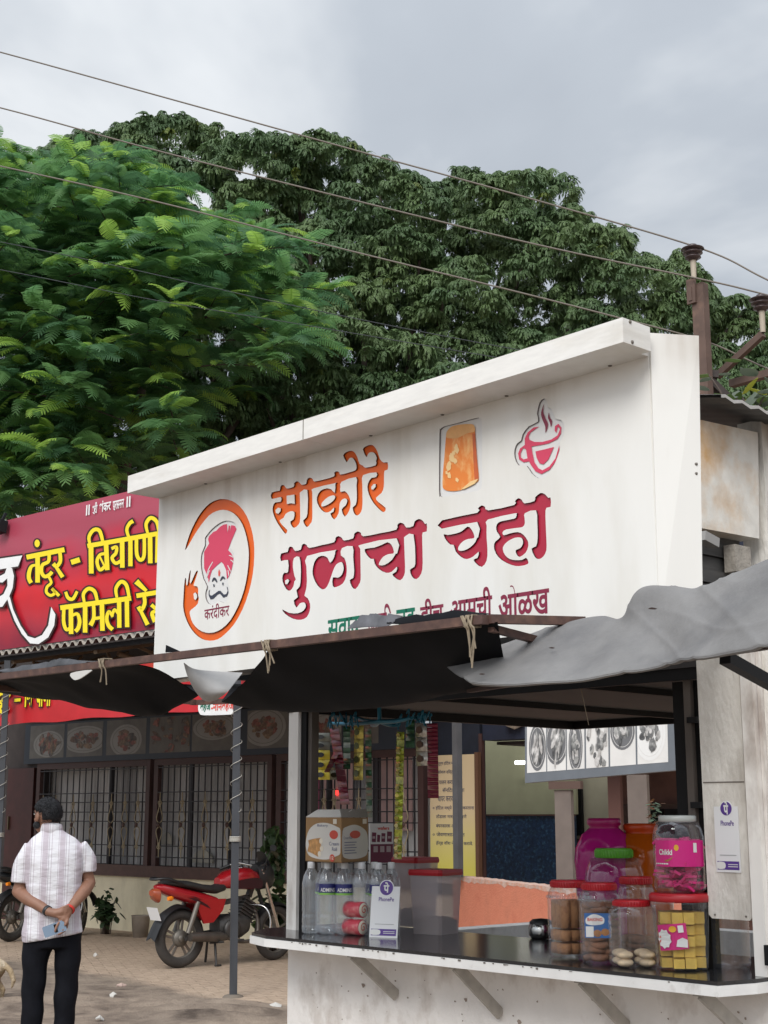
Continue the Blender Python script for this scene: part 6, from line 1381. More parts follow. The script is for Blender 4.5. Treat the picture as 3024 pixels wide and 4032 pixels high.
    vs = [p for r_ in rows for p in r_]; m.add(vs, [(i*5+j, i*5+j+1, i*5+6+j, i*5+5+j) for i in range(13) for j in range(4)], True); m.add([p*.985+Vector((.019, 0, .004)) for p in vs], [(i*5+j, i*5+5+j, i*5+6+j, i*5+j+1) for i in range(13) for j in range(4)], True); m.build('front_fender', BLK, b)
    m = MB(); hull(m, [(.45, .40, .10, .10, 0), (.55, .39, .15, .14, 0), (.75, .40, .15, .13, 0), (.86, .42, .10, .10, 0)]); m.bar((.78, 0, .45), (.90, 0, .66), .15, .17)
    for k in range(6): p = Vector((.80+.018*k, 0, .48+.032*k)); m.bar(p+Vector((-.1, 0, .055)), p+Vector((.1, 0, -.055)), .21, .008, (0, 0, 1))
    m.lathe([(0, 0), (.10, 0), (.105, .03), (.07, .04), (0, .04)], (.58, -.13, .38), 20, axis=Matrix.Rotation(R(90), 3, 'X')); m.bar((.35, 0, .62), (.9, 0, .70), .06, .05); m.bar((.9, 0, .70), (1.0, 0, .95), .06, .05); m.bar((.88, 0, .68), (.84, 0, .35), .05, .04); m.build('engine', ENG, b)
    m = MB(); m.tube([(.03, -.15, .325), (.42, -.15, .305), (.50, -.145, .30)], [.048, .056, .03], 14); m.tube(smooth2([(.50, -.145, .30), (.70, -.13, .24), (.92, -.11, .26), (.97, -.09, .42), (.93, -.06, .60)], 5), .021, 8); m.build('exhaust', EXH, b)
    m = MB(); m.bar((0, -.10, .305), (.45, -.09, .34), .025, .045); m.bar((0, .10, .305), (.45, .09, .34), .025, .045); m.build('swing_arm', ENG, b)
    for sy in (-1, 1):
        m = MB(); m.tube([(.02, sy*.125, .36), (.14, sy*.125, .68)], [.03, .026], 10); m.build('shock_absorber', ALU, b)
    m = MB(); m.tube(smooth2([(.88, -.06, .62), (.96, -.22, .60), (1.0, -.28, .46), (.97, -.26, .30), (.86, -.10, .24)], 5), .013, 8); m.tube(smooth2([(.88, .06, .62), (.96, .22, .60), (1.0, .28, .46), (.97, .26, .30), (.86, .10, .24)], 5), .013, 8); m.build('crash_guard', CHR, b)
    m = MB(); m.tube([(.42, .08, .28), (.46, .17, .02)], .014, 8); m.tube([(.40, -.08, .27), (.38, -.15, .012)], .014, 8); m.tube([(.36, -.15, .012), (.44, -.15, .012)], .012, 6); m.tube([(.36, -.05, .24), (.40, -.24, .26)], .013, 6); m.tube([(.62, -.10, .25), (.62, -.30, .27)], .016, 8); m.build('stand_and_pegs', ENG, b)
    return b
bk = motorcycle('red motorcycle parked nose to the cream wall beyond the wire wound pole', REDP, mat('dark_stripe', (.03, .006, .01), .3))
bk.location = (-13.2, 8.95, 0); bk.rotation_euler = (0, 0, R(90))
b2_ = motorcycle('dark motorcycle parked at the left edge, half hidden behind the man', mat('dark_paint', (.016, .018, .02), .3, coat=.3), BLK)
rp_ = onZ(40, 3708, 0); fp_ = onZ(392, 3672, 0); b2_.location = (rp_.x, rp_.y, 0); b2_.rotation_euler = (0, 0, math.atan2(fp_.y-rp_.y, fp_.x-rp_.x))
# ================================================================ dog at the left edge
g = MB(); D0 = onZ(-8, 3950, 0); dx = Vector((-.74, -.55, 0)).normalized(); dy = Vector((-dx.y, dx.x, 0))
def Dg(x, y, z): return D0+dx*x+dy*y+Vector((0, 0, z))
chain(g, [(Dg(.02, 0, .30), .075), (Dg(.16, 0, .29), .078), (Dg(.36, 0, .285), .095), (Dg(.48, 0, .31), .085), (Dg(.60, 0, .42), .06), (Dg(.66, 0, .47), .058)])
chain(g, [(Dg(.66, 0, .47), .058), (Dg(.76, 0, .45), .032), (Dg(.80, 0, .44), .024)])
for sy in (-1, 1):
    chain(g, [(Dg(.03, sy*.045, .27), .058), (Dg(.07, sy*.055, .19), .040), (Dg(-.015, sy*.055, .105), .022), (Dg(.0, sy*.055, .02), .018), (Dg(.04, sy*.055, .015), .018)])
    chain(g, [(Dg(.46, sy*.045, .27), .045), (Dg(.45, sy*.055, .14), .026), (Dg(.46, sy*.055, .02), .018), (Dg(.50, sy*.055, .015), .018)])
    chain(g, [(Dg(.65, sy*.035, .51), .02), (Dg(.64, sy*.055, .555), .008)])
chain(g, [(Dg(-.03, 0, .33), .025), (Dg(-.10, .0, .27), .026), (Dg(-.135, .0, .19), .022), (Dg(-.12, .0, .13), .010)])
tag(fuse(g, .011, 3).build('dog', mat('tan_fur', (.36, .27, .165), .9, c2=(.58, .50, .38), amt=.4, ds=9, bump=.8, bs=70)), 'tan dog walking out of the picture at the left edge', 'dog')
# ================================================================ plants and litter
PL = [leafmat('pot_leaf', (.030, .060, .022), (.05, .09, .03), .25, vs=4), leafmat('pot_leaf_light', (.08, .13, .04), (.1, .15, .05), .3), leafmat('pot_leaf_dry', (.10, .09, .05), (.08, .07, .04), .2)]
sb = onF(1072, 3650, .8)
leafy('shrub', 'thin leafy shrub growing at the wall beyond the front wheel of the red motorcycle', 'plant', (sb.x, sb.y, 0), lambda r: onD(1072+r.gauss(0, 32), 3580-abs(r.gauss(0, 70))+60, 16.4+r.uniform(-.2, .2)), 150, .13, PL, 3, (.6, .25, .15), droop=.5)
hb2 = onF(1078, 3235, .35)
leafy('hanging_plant', 'dark trailing plant hanging down the window end beside the white post', 'plant', (hb2.x, hb2.y, hb2.z), lambda r: onD(1078+r.gauss(0, 17), 3250+r.uniform(0, 225), 16.6+r.uniform(-.12, .12)), 190, .11, PL, 4, (.7, .12, .18), droop=.9, stems=False)
fb_ = onF(420, 3600, .5)
leafy('potted_shrub', 'small dark bushy plant against the cream wall beside the man', 'plant', (fb_.x, fb_.y, 0), lambda r: onD(415+r.gauss(0, 20), 3575+r.gauss(0, 30), 18.9+r.uniform(-.15, .15)), 130, .10, [leafmat('dark_bush_leaf', (.018, .04, .016), (.03, .055, .022), .2)], 6, (1, 0, 0), droop=.4)
bkt = onZ(552, 3690, 0); m = MB(); m.lathe([(0, 0), (.10, 0), (.125, .27), (.135, .28), (.12, .28), (.10, .02), (0, .02)], (bkt.x, bkt.y, 0), 18); tag(m.build('bucket', mat('bucket_grey', (.26, .22, .18), .7, var=.2)), 'dusty grey bucket by the wall behind the red motorcycle tail', 'bucket')
def paper(x, y, s, label, seed, c=(.50, .48, .44)):
    r = random.Random(seed); p = onZ(x, y, .03); m = MB(); n = 9; ring = []; 
    for k in range(n): t = 2*math.pi*k/n; ring.append(p+Vector((s*math.cos(t)*r.uniform(.6, 1.2), s*math.sin(t)*r.uniform(.6, 1.2), r.uniform(-.005, .02))))
    top = p+Vector((0, 0, .035)); m.add(ring+[top], [(k, (k+1) % n, n) for k in range(n)]); m.add([q-Vector((0, 0, .006)) for q in ring]+[top-Vector((0, 0, .006))], [((k+1) % n, k, n) for k in range(n)])
    tag(m.build('paper_scrap', mat('scrap_paper_%d' % seed, c, .8)), label, 'litter')
paper(377, 3763, .035, 'white paper scrap on the ground right of the man\'s trousers', 1); paper(1085, 3963, .06, 'torn white paper scrap on the ground near the counter corner', 2); paper(393, 4014, .035, 'white paper scrap at the bottom edge beside the man', 3); paper(478, 3885, .05, 'pinkish paper scrap lying on the muddy ground', 4, (.45, .33, .28)); paper(445, 3921, .03, 'smallest pale scrap on the mud below the pinkish scrap', 5)
# low heaps of dug earth
m = MB(); rj = random.Random(14); gx_ = []
hc_ = onZ(640, 3985, 0)
for i in range(41):
    for j in range(25):
        u, v = (i-20)/20, (j-12)/12; x = hc_.x+u*2.2+v*.4; y = hc_.y+v*1.0+u*.5; f = max(0, 1-u*u-v*v)
        z = .075*f**.8*(.6+.4*math.sin(7*u+3*v)+.25*math.sin(17*u-9*v))+.018*rj.uniform(-1, 1)*f-.02*(f <= 0)
        gx_.append((x, y, z))
m.add(gx_, [(i*25+j, (i+1)*25+j, (i+1)*25+j+1, i*25+j+1) for i in range(40) for j in range(24)], True)
structure(m.build('earth_heap', GM))
# ================================================================ goods on the counter
CT = 1.1103
cz_ = lambda x, y, z=CT: onZ(x, y, z)
CLR = clear('clear_plastic', (.80, .82, .84), .04, .05, (.955, .96, .965), .22); CLR2 = clear('milky_plastic', (.60, .55, .56), .42, .2, (.85, .80, .82)); WATER = clear('water_bottle_plastic', (.82, .85, .88), .15, .06, (.92, .94, .955), .6)
REDL = mat('red_lid', (.42, .012, .02), .35); GRNL = mat('green_lid', (.10, .36, .025), .35); CAPW = mat('bottle_cap', (.68, .69, .70), .4)
# carton box of snacks, on the bottle pack
BTM = .2935
lab_b = 'clear water bottle with white cap in the pack under the snack box'
P0, P1 = cz_(1240, 3676), cz_(1490, 3684); ax_ = (P1-P0); ax_.z = 0; ax_.normalize(); ay_ = Vector((-ax_.y, ax_.x, 0))
LABB = mat('bottle_label_blue', (.018, .022, .14), .35); LABG = mat('bottle_label_green', (.22, .48, .08), .4); LABW = mat('label_white', (.72, .72, .70), .45)
def bottle(par_loc, face=None):
    b = thing('water_bottle', par_loc, lab_b, 'bottle', 'water bottles in the shrink wrapped pack'); x, y, z = par_loc
    prof = [(0, .004), (.026, .0), (.036, .006), (.037, .03), (.035, .04), (.037, .05), (.0365, .075), (.0345, .085), (.037, .095), (.037, .165), (.0375, .17), (.0375, .205), (.036, .215), (.030, .24), (.020, .258), (.0135, .268), (.0135, .272)]
    m = MB(); m.lathe(prof, (x, y, z), 20); m.build('bottle_body', WATER, b)
    m = MB(); m.lathe([(.0145, .266), (.0155, .268), (.0155, .288), (.013, .2925), (0, .2925)], (x, y, z), 14); m.build('cap', CAPW, b)
    if face is not None:
        m = MB(); m.lathe([(.0381, .160), (.0381, .204)], (x, y, z), 20); m.use(1).lathe([(.0383, .160), (.0383, .168)], (x, y, z), 20); m.use(2)
        d = (Vector((x, y, 0))*-1).normalized(); s_ = Vector((-d.y, d.x, 0)); 
        vs, fs = font_mesh('ADMINS', .02); x0 = min(q.x for q in vs); x1 = max(q.x for q in vs); y0 = min(q.y for q in vs); y1 = max(q.y for q in vs); out_ = []
        for q in vs:
            t2 = ((q.x-x0)/(x1-x0)-.5)*1.75; out_.append(Vector((x, y, z+.172+.016*(q.y-y0)/(y1-y0)))+(d*math.cos(t2)+s_*math.sin(t2))*.0387)
        m.add(out_, fs); m.build('label', [LABB, LABG, LABW], b)
k = 0
for row in range(2):
    for c_ in range(5):
        p = P0+ax_*(.0765*c_+.03*row-.02)+ay_*(.072*row); bottle((p.x, p.y, CT), 0 if (row == 0 and c_ in (1, 2, 4)) or (row == 1 and c_ in (0, 3)) else None)
KRA = mat('carton_brown', (.30, .175, .075), .75, var=.08); CARW = mat('carton_white', (.62, .60, .56), .6, var=.05); FOOD1 = mat('roll_print', (.50, .26, .09), .5, var=.35, vs=60); INKB = mat('ink_blue', (.08, .09, .2), .6); REDI = mat('ink_red', (.55, .06, .035), .5); CREAMI = mat('ink_cream', (.72, .66, .55), .5)
bz = CT+BTM
c0, c1_, c2_ = cz_(1203, 3391, bz), cz_(1343, 3398, bz), cz_(1449, 3391, bz); bh = .182
e1_ = c1_-c0; e2_ = c2_-c1_; e3_ = Vector((0, 0, bh))
bx = thing('snack_box', (c1_.x, c1_.y, bz), 'open brown and white carton of cream rolls standing on the water bottles', 'carton')
m = MB(); th_ = .004
n1_ = Vector((e1_.y, -e1_.x, 0)).normalized(); n2_ = Vector((e2_.y, -e2_.x, 0)).normalized()
m.obox(c0, e1_, -n1_*th_, e3_); m.obox(c1_, e2_, -n2_*th_, e3_); m.obox(c0+e2_, e1_, n1_*th_, e3_); m.obox(c0, e2_, n2_*th_, e3_); m.obox(c0, e1_, e2_, (0, 0, th_)); m.build('carton', KRA, bx)
def face(cor, ex, ey, nrm_, d=.0008): return lambda u, v: Vector(cor)+Vector(ex)*u+Vector(ey)*v+nrm_*d
m = MB(); f1 = face(c0, e1_, e3_, n1_); f1b = face(c0, e1_, e3_, n1_, .0014); f1c = face(c0, e1_, e3_, n1_, .002)
m.plate([smoothloop([(.015, .50), (.10, .72), (.30, .86), (.60, .88), (.88, .80), (.985, .70), (.985, .24), (.86, .14), (.60, .06), (.3, .075), (.1, .14), (.015, .30)])], f1, (0, 0, 0))
f2 = face(c1_, e2_, e3_, n2_); f2b = face(c1_, e2_, e3_, n2_, .0014); f2c = face(c1_, e2_, e3_, n2_, .002)
m.plate([smoothloop([(.04, .70), (.2, .80), (.5, .84), (.8, .76), (.97, .6), (.97, .2), (.8, .10), (.5, .07), (.2, .09), (.04, .2)])], f2, (0, 0, 0))
m.use(1)
for a, r in ((( .10, .40, .44, .46), .11), ((.08, .30, .40, .18), .10), ((.12, .33, .46, .30), .09)):
    m.stroke([(a[0], a[1]), ((a[0]+a[2])/2, (a[1]+a[3])/2+.01), (a[2], a[3])], r*1.5, lambda u, v, q=r: f1b(u, v)+n1_*(q*.003), (0, 0, 0))
m.use(2)
for x, y in ((.45, .47), (.41, .18), (.47, .30)): m.plate([[(x+.05*math.cos(t), y+.065*math.sin(t)) for t in np.linspace(0, 5.9, 12)]], f1c, (0, 0, 0))
m.use(3); m.plate([[(.80+.12*math.cos(t), .62+.10*math.sin(t)) for t in np.linspace(0, 5.9, 14)]], f1b, (0, 0, 0)); m.plate([[(.50+.2*math.cos(t), .62+.09*math.sin(t)) for t in np.linspace(0, 5.9, 14)]], f2b, (0, 0, 0)); m.plate([[(.76+.07*math.cos(t), .10+.085*math.sin(t)) for t in np.linspace(0, 5.9, 14)]], f1b, (0, 0, 0))
m.use(2); text(m, '12', f1c(.725, .065), e1_*.075, e3_*.075, .02)
m.plate([[(.78, .86), (.88, .86), (.88, .97), (.78, .97)]], f1b, (0, 0, 0)); m.plate([[(.78, .86), (.93, .86), (.93, .97), (.78, .97)]], f2b, (0, 0, 0))
m.use(4); text(m, 'Cream', f1c(.68, .38), e1_*.26, e3_*.08); text(m, 'Roll', f1c(.76, .26), e1_*.13, e3_*.08); text(m, 'Bakery', f1c(.34, .78), e1_*.30, e3_*.07)
for k in range(5): m.plate([[(.1, .44-.06*k), (.55-.05*(k % 2), .44-.06*k), (.55-.05*(k % 2), .455-.06*k), (.1, .455-.06*k)]], f2c, (0, 0, 0))
text(m, 'Cream Roll', f2c(.08, .52), e2_*.30, e3_*.06)
m.build('printed_face', [CARW, FOOD1, CREAMI, REDI, INKB], bx)
m = MB(); t0_ = c0+e3_; m.obox(t0_+Vector((0, 0, .001)), e1_*.98, e2_*.42-Vector((0, 0, 0))+Vector((0, 0, .03)), (0, 0, .003)); m.build('flap', mat('carton_inner', (.50, .47, .43), .8), bx)
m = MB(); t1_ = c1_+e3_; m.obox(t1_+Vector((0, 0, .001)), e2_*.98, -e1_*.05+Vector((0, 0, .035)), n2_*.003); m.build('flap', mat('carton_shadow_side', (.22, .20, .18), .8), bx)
# dark red chocolate poster standing behind
pa, pb = cz_(1456, 3400, CT+.26), cz_(1549, 3398, CT+.26); pe = pb-pa; pn = Vector((pe.y, -pe.x, 0)).normalized()
po = thing('snack_card', (pa.x, pa.y, pa.z), 'white and dark red printed card of wafer packs standing right of the snack box', 'card')
fz = face(pa, pe, Vector((0, 0, .186)), pn); m = MB(); m.obox(pa-pn*.004, pe, pn*.004, (0, 0, .186)); m.build('card', LABW, po)
f3 = face(pa, pe, Vector((0, 0, .186)), pn, .0008); f4 = face(pa, pe, Vector((0, 0, .186)), pn, .0014); m = MB(); m.plate([[(.03, .01), (.98, .01), (.98, .48), (.03, .48)]], f3, (0, 0, 0))
for x, w, h in ((.08, .17, .24), (.3, .12, .18), (.48, .16, .22), (.72, .2, .26)): m.plate([[(x, .54), (x+w, .53), (x+w+.02, .53+h), (x+.01, .54+h)]], f3, (0, 0, 0))
m.use(1)
for x in (.15, .43, .70): m.plate([[(x, .28), (x+.18, .28), (x+.18, .43), (x, .43)]], f4, (0, 0, 0))
for x in (.10, .50, .76): m.plate([[(x, .62), (x+.12, .62), (x+.12, .68), (x, .68)]], f4, (0, 0, 0))
m.use(2); text(m, 'wafers', f4(.32, .84), pe*.5, Vector((0, 0, .016)), .03); m.build('printed_face', [mat('wine_print', (.14, .012, .045), .5), mat('pale_wine_print', (.42, .33, .34), .5), REDI], po)
# rolls of cake
for k, (x, y, nm) in enumerate(((1385, 3546, 'upper of two pink wrapped swiss rolls leaning behind the payment card'), (1382, 3622, 'lower of two pink wrapped swiss rolls standing on the counter'))):
    zc = CT+.033+(.070 if k == 0 else 0); a = cz_(x, 3682, CT); p = Vector((a.x-.03, a.y, zc)); q = p+ax_*.085-ay_*.03; ro = thing('swiss_roll', (p.x, p.y, zc-.033), nm, 'cake roll')
    m = MB(); m.tube([p, p.lerp(q, .02), p.lerp(q, .98), q], [.028, .0325, .0325, .030], 18); m.build('wrapper', mat('pink_wrapper', (.48, .05, .075), .3, c2=(.66, .28, .26), amt=.4, ds=25), ro)
    d = (q-p).normalized(); u_ = d.cross(Vector((0, 0, 1))).normalized(); w_ = u_.cross(d); m = MB(); m.lathe([(0, .0), (.026, 0), (.028, -.002)], q+d*.003, 16, axis=Matrix((u_, w_, d)).transposed())
    m.use(1); m.stroke([( .003*t2*math.cos(t2*1.4), .003*t2*math.sin(t2*1.4)) for t2 in np.linspace(.4, 7, 26)], .004, lambda a_, b_: q+d*.0042+u_*a_+w_*b_); m.build('end', [CREAMI, REDI], ro)
# payment cards
PURP = mat('purple_print', (.085, .03, .24), .4); PEM = mat('card_white', (.74, .74, .75), .4)
def paycard(name, label, o, ex, ey, nr, circ_over=.06):
    t_ = thing(name, o, label, 'payment card'); fb = lambda d: (lambda u, v: Vector(o)+ex*u+ey*v+nr*d)
    k_ = ex.length/ey.length
    cx_, cyv, rx2, ry2 = .52, .90, .235, .235*k_
    m = MB(); m.plate([[(0, 0), (1, 0), (1, .93), (.80, .93)]+[(cx_+rx2*1.12*math.cos(t), cyv+ry2*1.12*math.sin(t)) for t in np.linspace(.1, math.pi-.1, 12)]+[(.24, .93), (0, .93)]], fb(0), -nr*.003)
    m.use(1); m.plate([[(cx_+rx2*math.cos(t), cyv+ry2*math.sin(t)) for t in np.linspace(0, 6.1, 26)]], fb(.0008), (0, 0, 0)); m.plate([[(.06, .035), (.95, .035), (.95, .155), (.06, .155)]], fb(.0008), (0, 0, 0))
    text(m, 'PhonePe', fb(.0009)(.27, .655), ex*.54, ey*.075, .015)
    m.use(2); vs = fb(.0014); text(m, 'पे', vs(cx_-.10, cyv-.085), ex*.20, ey*.19, .035); m.plate([smoothloop([(.07, .05), (.34, .05), (.40, .095), (.34, .14), (.07, .14)])], vs, (0, 0, 0))
    for k in range(2): m.plate([[(.5, .075+.03*k), (.9, .075+.03*k), (.9, .085+.03*k), (.5, .085+.03*k)]], vs, (0, 0, 0))
    m.use(3); m.plate([[(.18, .235), (.86, .235), (.86, .245), (.18, .245)]], vs, (0, 0, 0)); m.build('card', [PEM, PURP, LABW, mat('ink_grey', (.35, .35, .36), .6)], t_)
a, c = cz_(1453, 3690), cz_(1564, 3694); ex = c-a; nr = Vector((ex.y, -ex.x, 0)).normalized(); nr = (nr+Vector((0, 0, .16))).normalized(); ey = nr.cross(ex).normalized()*-1
if ey.z < 0: ey = -ey
paycard('payment_card', 'white payment card with purple round sign standing on the counter by the bottles', a, ex, ey*.218, nr)
o = onY(2822, 3433, 3.952); c = onY(2918, 3436, 3.952); tp_ = onY(2820, 3148, 3.952)
paycard('payment_card', 'white payment sticker with purple round sign on the stained side board', Vector((o.x, 3.9515, o.z)), Vector((c.x-o.x, 0, 0)), Vector((0, 0, (tp_.z-o.z)*.97)), Vector((0, -1, 0)))
# storage boxes with red lids
def storage(p, w, d, h, label, rot=.0):
    t_ = thing('storage_box', p, label, 'plastic box'); q = Matrix.Rotation(rot, 3, 'Z')
    def ring(sw, sd, z): return [Vector(p)+q @ Vector((x*sw/2, y*sd/2, z)) for x, y in ((-.86, -1), (.86, -1), (1, -.86), (1, .86), (.86, 1), (-.86, 1), (-1, .86), (-1, -.86))]
    m = MB(); m.loft([ring(w*.86, d*.86, 0), ring(w, d, h-.022)], smooth=False); m.build('box', CLR2, t_)
    m = MB(); m.loft([ring(w*.78, d*.78, .004), ring(w*.82, d*.82, h*.20), ring(w*.5, d*.5, h*.26)], smooth=False); m.build('contents', mat('dark_contents', (.12, .07, .055), .7, var=.4, vs=30), t_)
    m = MB(); m.loft([ring(w*1.05, d*1.05, h-.024), ring(w*1.07, d*1.07, h-.012), ring(w*1.03, d*1.03, h)], smooth=False); m.build('lid', REDL, t_)
sp1 = cz_(1655, 3680); storage((sp1.x+.0, sp1.y+.09, CT), .165, .17, .262, 'frosted plastic box with red lid right of the payment card', R(12))
sp2 = cz_(1560, 3660); storage((sp2.x-.09, sp2.y+.20, CT), .15, .16, .30, 'second red lidded box, mostly hidden behind the frosted box', R(5))
# jars
BISC = mat('biscuit_brown', (.38, .18, .075), .8, c2=(.22, .09, .04), amt=.4, ds=30, bump=.3, bs=80); BISC2 = mat('biscuit_dark', (.22, .10, .055), .8, var=.3, vs=40); PALEB = mat('biscuit_pale', (.62, .48, .32), .8, var=.2, vs=40); BARFI = mat('yellow_sweet', (.74, .50, .10), .75, var=.08, vs=50)
PKP = mat('pink_packet', (.55, .015, .16), .3, c2=(.05, .01, .02), amt=.33, ds=26, soft=.05); MAG = clear('magenta_plastic', (.50, .015, .22), .72, .12, (.75, .12, .42)); ORJ = clear('orange_plastic', (.50, .10, .006), .78, .12, (.9, .35, .05)); MGD = mat('magenta_neck', (.36, .008, .12), .3)
def jar(px, py, r, h, label, lid, fill=None, sq=.55, ribs=0, body=CLR, name='jar', lidr=.94, z0=CT, p=None, neck=.12, grips=False):
    if p is None: p = cz_(px, py, z0); d = Vector((p.x, p.y, 0)).normalized(); p = Vector((p.x, p.y, z0))+d*r*.9
    t_ = thing(name, p, label, 'jar'); rz = math.atan2(p.y, p.x)+.5
    sh_ = h*(1-neck-.09)
    prof = [(0, .003), (r*.86, 0), (r*.98, .012)]
    nb_ = ribs or 3
    for k in range(nb_+1):
        z = .02+(sh_-.03)*k/nb_; prof += [(r, z)] if k == 0 else [(r*(.965 if ribs else .985), z-(sh_-.03)/nb_*.5), (r, z)]
    prof += [(r*.93, sh_+h*neck*.45), (r*.80, sh_+h*neck), (r*.78, h*.91)]
    m = MB(); m.lathe(prof, p, 32, sq=sq, rz=rz); m.build('jar_body', body, t_)
    if lid is not None:
        m = MB(); lr = r*lidr; m.lathe([(lr*.98, h*.905), (lr, h*.91), (lr, h*.985), (lr*.95, h), (0, h)], p, 32)
        if True:
            for k in range(40):
                t2 = 2*math.pi*k/40; m.bar(p+Vector((lr*math.cos(t2), lr*math.sin(t2), h*.915)), p+Vector((lr*math.cos(t2), lr*math.sin(t2), h*.98)), .004, .004)
        m.build('lid', lid, t_)
    if grips:
        m = MB()
        for k in range(26):
            t2 = 2*math.pi*k/26; q = max(abs(math.cos(t2)), abs(math.sin(t2))); rr = r*1.0/(q*sq+1-sq); m.lathe([(0, .005), (.006, .003), (.007, -.003), (0, -.005)], p+Matrix.Rotation(rz, 3, 'Z') @ Vector((rr*math.cos(t2), rr*math.sin(t2), sh_-.002)), 6)
        m.build('grip_ring', CLR, t_)
    if fill: fill(t_, p, r, sh_, rz)
    return t_, p, rz
def biscuits(mt, top, disc=True, seed=1, sz=.56):
    def f(t_, p, r, sh_, rz):
        rj = random.Random(seed); m = MB(); z = .012; q = Matrix.Rotation(rz, 3, 'Z')
        while z < sh_*top:
            for k in range(4):
                a = k*math.pi/2+math.pi/4+rj.uniform(-.2, .2); c_ = p+q @ Vector((r*.50*math.cos(a), r*.50*math.sin(a), z+.01))
                tl = Matrix.Rotation(rj.uniform(-.25, .25), 3, 'X') @ Matrix.Rotation(rj.uniform(-.25, .25), 3, 'Y'); rr = r*sz*rj.uniform(.9, 1.05)
                m.lathe([(0, -.010), (rr*.9, -.009), (rr, 0), (rr*.9, .009), (0, .011)], c_, 14, axis=tl)
            z += .021
        m.build('biscuits', mt, t_)
    return f
def uprights(t_, p, r, sh_, rz):
    rj = random.Random(8); m = MB(); q = Matrix.Rotation(rz, 3, 'Z')
    for lay, (z, h) in enumerate(((.012, .040), (.056, .040), (.10, sh_*.46))):
        for i in range(3):
            for j in range(3):
                c_ = p+q @ Vector(((i-1)*r*.50, (j-1)*r*.50, z+h/2)); a = rj.uniform(-.1, .1); 
                if lay < 2: m.lathe([(0, -h*.45), (r*.28, -h*.44), (r*.31, 0), (r*.28, h*.44), (0, h*.46)], c_, 12, sq=.6, rz=a)
                else: m.lathe([(0, -h/2), (r*.25, -h*.49), (r*.275, 0), (r*.25, h*.49), (0, h/2)], c_, 12, sq=.3)
    m.build('biscuits', BISC, t_)
jar(2245, 3776, .066, .262, 'square clear jar of brown rusks with red lid, leftmost on the counter', REDL, uprights, grips=True)
j2, p2, rz2 = jar(2368, 3797, .062, .262, 'clear jar with red lid and blue label, second from the left', REDL, biscuits(BISC2, .92, seed=2), grips=True)
dv_ = (Vector((0, 0, 0))-Vector((p2.x, p2.y, 0))).normalized(); sv_ = Vector((-dv_.y, dv_.x, 0))
def wrap(p, r, s0, z0): return lambda u, v, d=0: p+dv_*0+((dv_*math.cos((u)/r)+sv_*math.sin((u)/r))*(r+.003+d))+Vector((0, 0, v))
wf = lambda d: (lambda u, v: p2+dv_*(.0655+d)+sv_*u+Vector((0, 0, v)))
m = MB(); m.plate([[(-.052, .085), (.034, .085), (.034, .165), (-.052, .165)]], wf(0), -dv_*.002); m.use(1).plate([smoothloop([(-.048, .135), (-.045, .15), (-.02, .162), (.01, .152), (.014, .14), (.008, .13), (-.02, .126), (-.04, .128)])], wf(.0006), (0, 0, 0)); m.plate([[(-.048, .088), (-.022, .088), (-.022, .122), (-.048, .122)]], wf(.0006), (0, 0, 0))
m.use(2); text(m, 'BAKING', wf(.001)(-.042, .139), sv_*.05, Vector((0, 0, .011)), .03); m.use(3).plate([[(-.01+.014*math.cos(t), .10+.012*math.sin(t)) for t in np.linspace(0, 5.8, 10)]], wf(.0006), (0, 0, 0)); m.plate([[(.016+.014*math.cos(t), .104+.012*math.sin(t)) for t in np.linspace(0, 5.8, 10)]], wf(.0008), (0, 0, 0)); m.build('label', [mat('label_blue', (.03, .12, .34), .4), LABW, REDI, BISC], j2)
def few(t_, p, r, sh_, rz):
    m = MB(); rj = random.Random(5); q = Matrix.Rotation(rz-.3, 3, 'Z')
    for lay in range(2):
        for i in range(2):
            for j in range(2):
                c_ = p+q @ Vector(((i-.5)*r*.95, (j-.5)*r*.95, .016+.024*lay)); ellip(m, c_, r*.44, r*.36, .014, q)
    m.build('biscuits', PALEB, t_)
jar(2497, 3814, .077, .212, 'low ribbed clear jar with red lid, nearly empty, beside the yellow sweets', REDL, few, sq=.3, ribs=9, lidr=.80)
def barfi(t_, p, r, sh_, rz):
    m = MB(); rj = random.Random(6); q = Matrix.Rotation(rz+.1, 3, 'Z'); s_ = r*.445
    for lay in range(5):
        for i in range(4):
            for j in range(4):
                if (i in (0, 3) and j in (0, 3)): continue
                c_ = p+q @ Vector(((i-1.5)*s_+.4*s_*(lay % 2-.5), (j-1.5)*s_, .008+.034*lay)); a = rj.uniform(-.06, .06); h = .032*rj.uniform(.9, 1.02) if lay < 4 else .036
                ux = q @ Vector((math.cos(a), math.sin(a), rj.uniform(-.04, .04))); uy = q @ Vector((-math.sin(a), math.cos(a), 0)); w_ = s_*.95; m.obox(c_-ux*w_/2-uy*w_/2, ux*w_, uy*w_, (0, 0, h))
    m.build('sweets', BARFI, t_)
bp_ = cz_(2690, 3826); dd = Vector((bp_.x, bp_.y, 0)).normalized(); bp_ = bp_+dd*.085
bt = thing('sweet_tub', bp_, 'round clear tub of square yellow sweets with pink label and red lid', 'tub')
m = MB(); m.lathe([(0, .003), (.078, 0), (.083, .008), (.092, .19), (.096, .195), (.097, .225), (.094, .225)], bp_, 36); m.build('tub_body', CLR, bt)
m = MB(); m.lathe([(.098, .212), (.101, .215), (.101, .232), (.095, .238), (0, .238)], bp_, 36); m.build('lid', REDL, bt); barfi(bt, bp_, .080, .2, math.atan2(bp_.y, bp_.x))
dv_ = (Vector((-bp_.x, -bp_.y, 0))).normalized(); sv_ = Vector((-dv_.y, dv_.x, 0)); tl = math.radians(6)
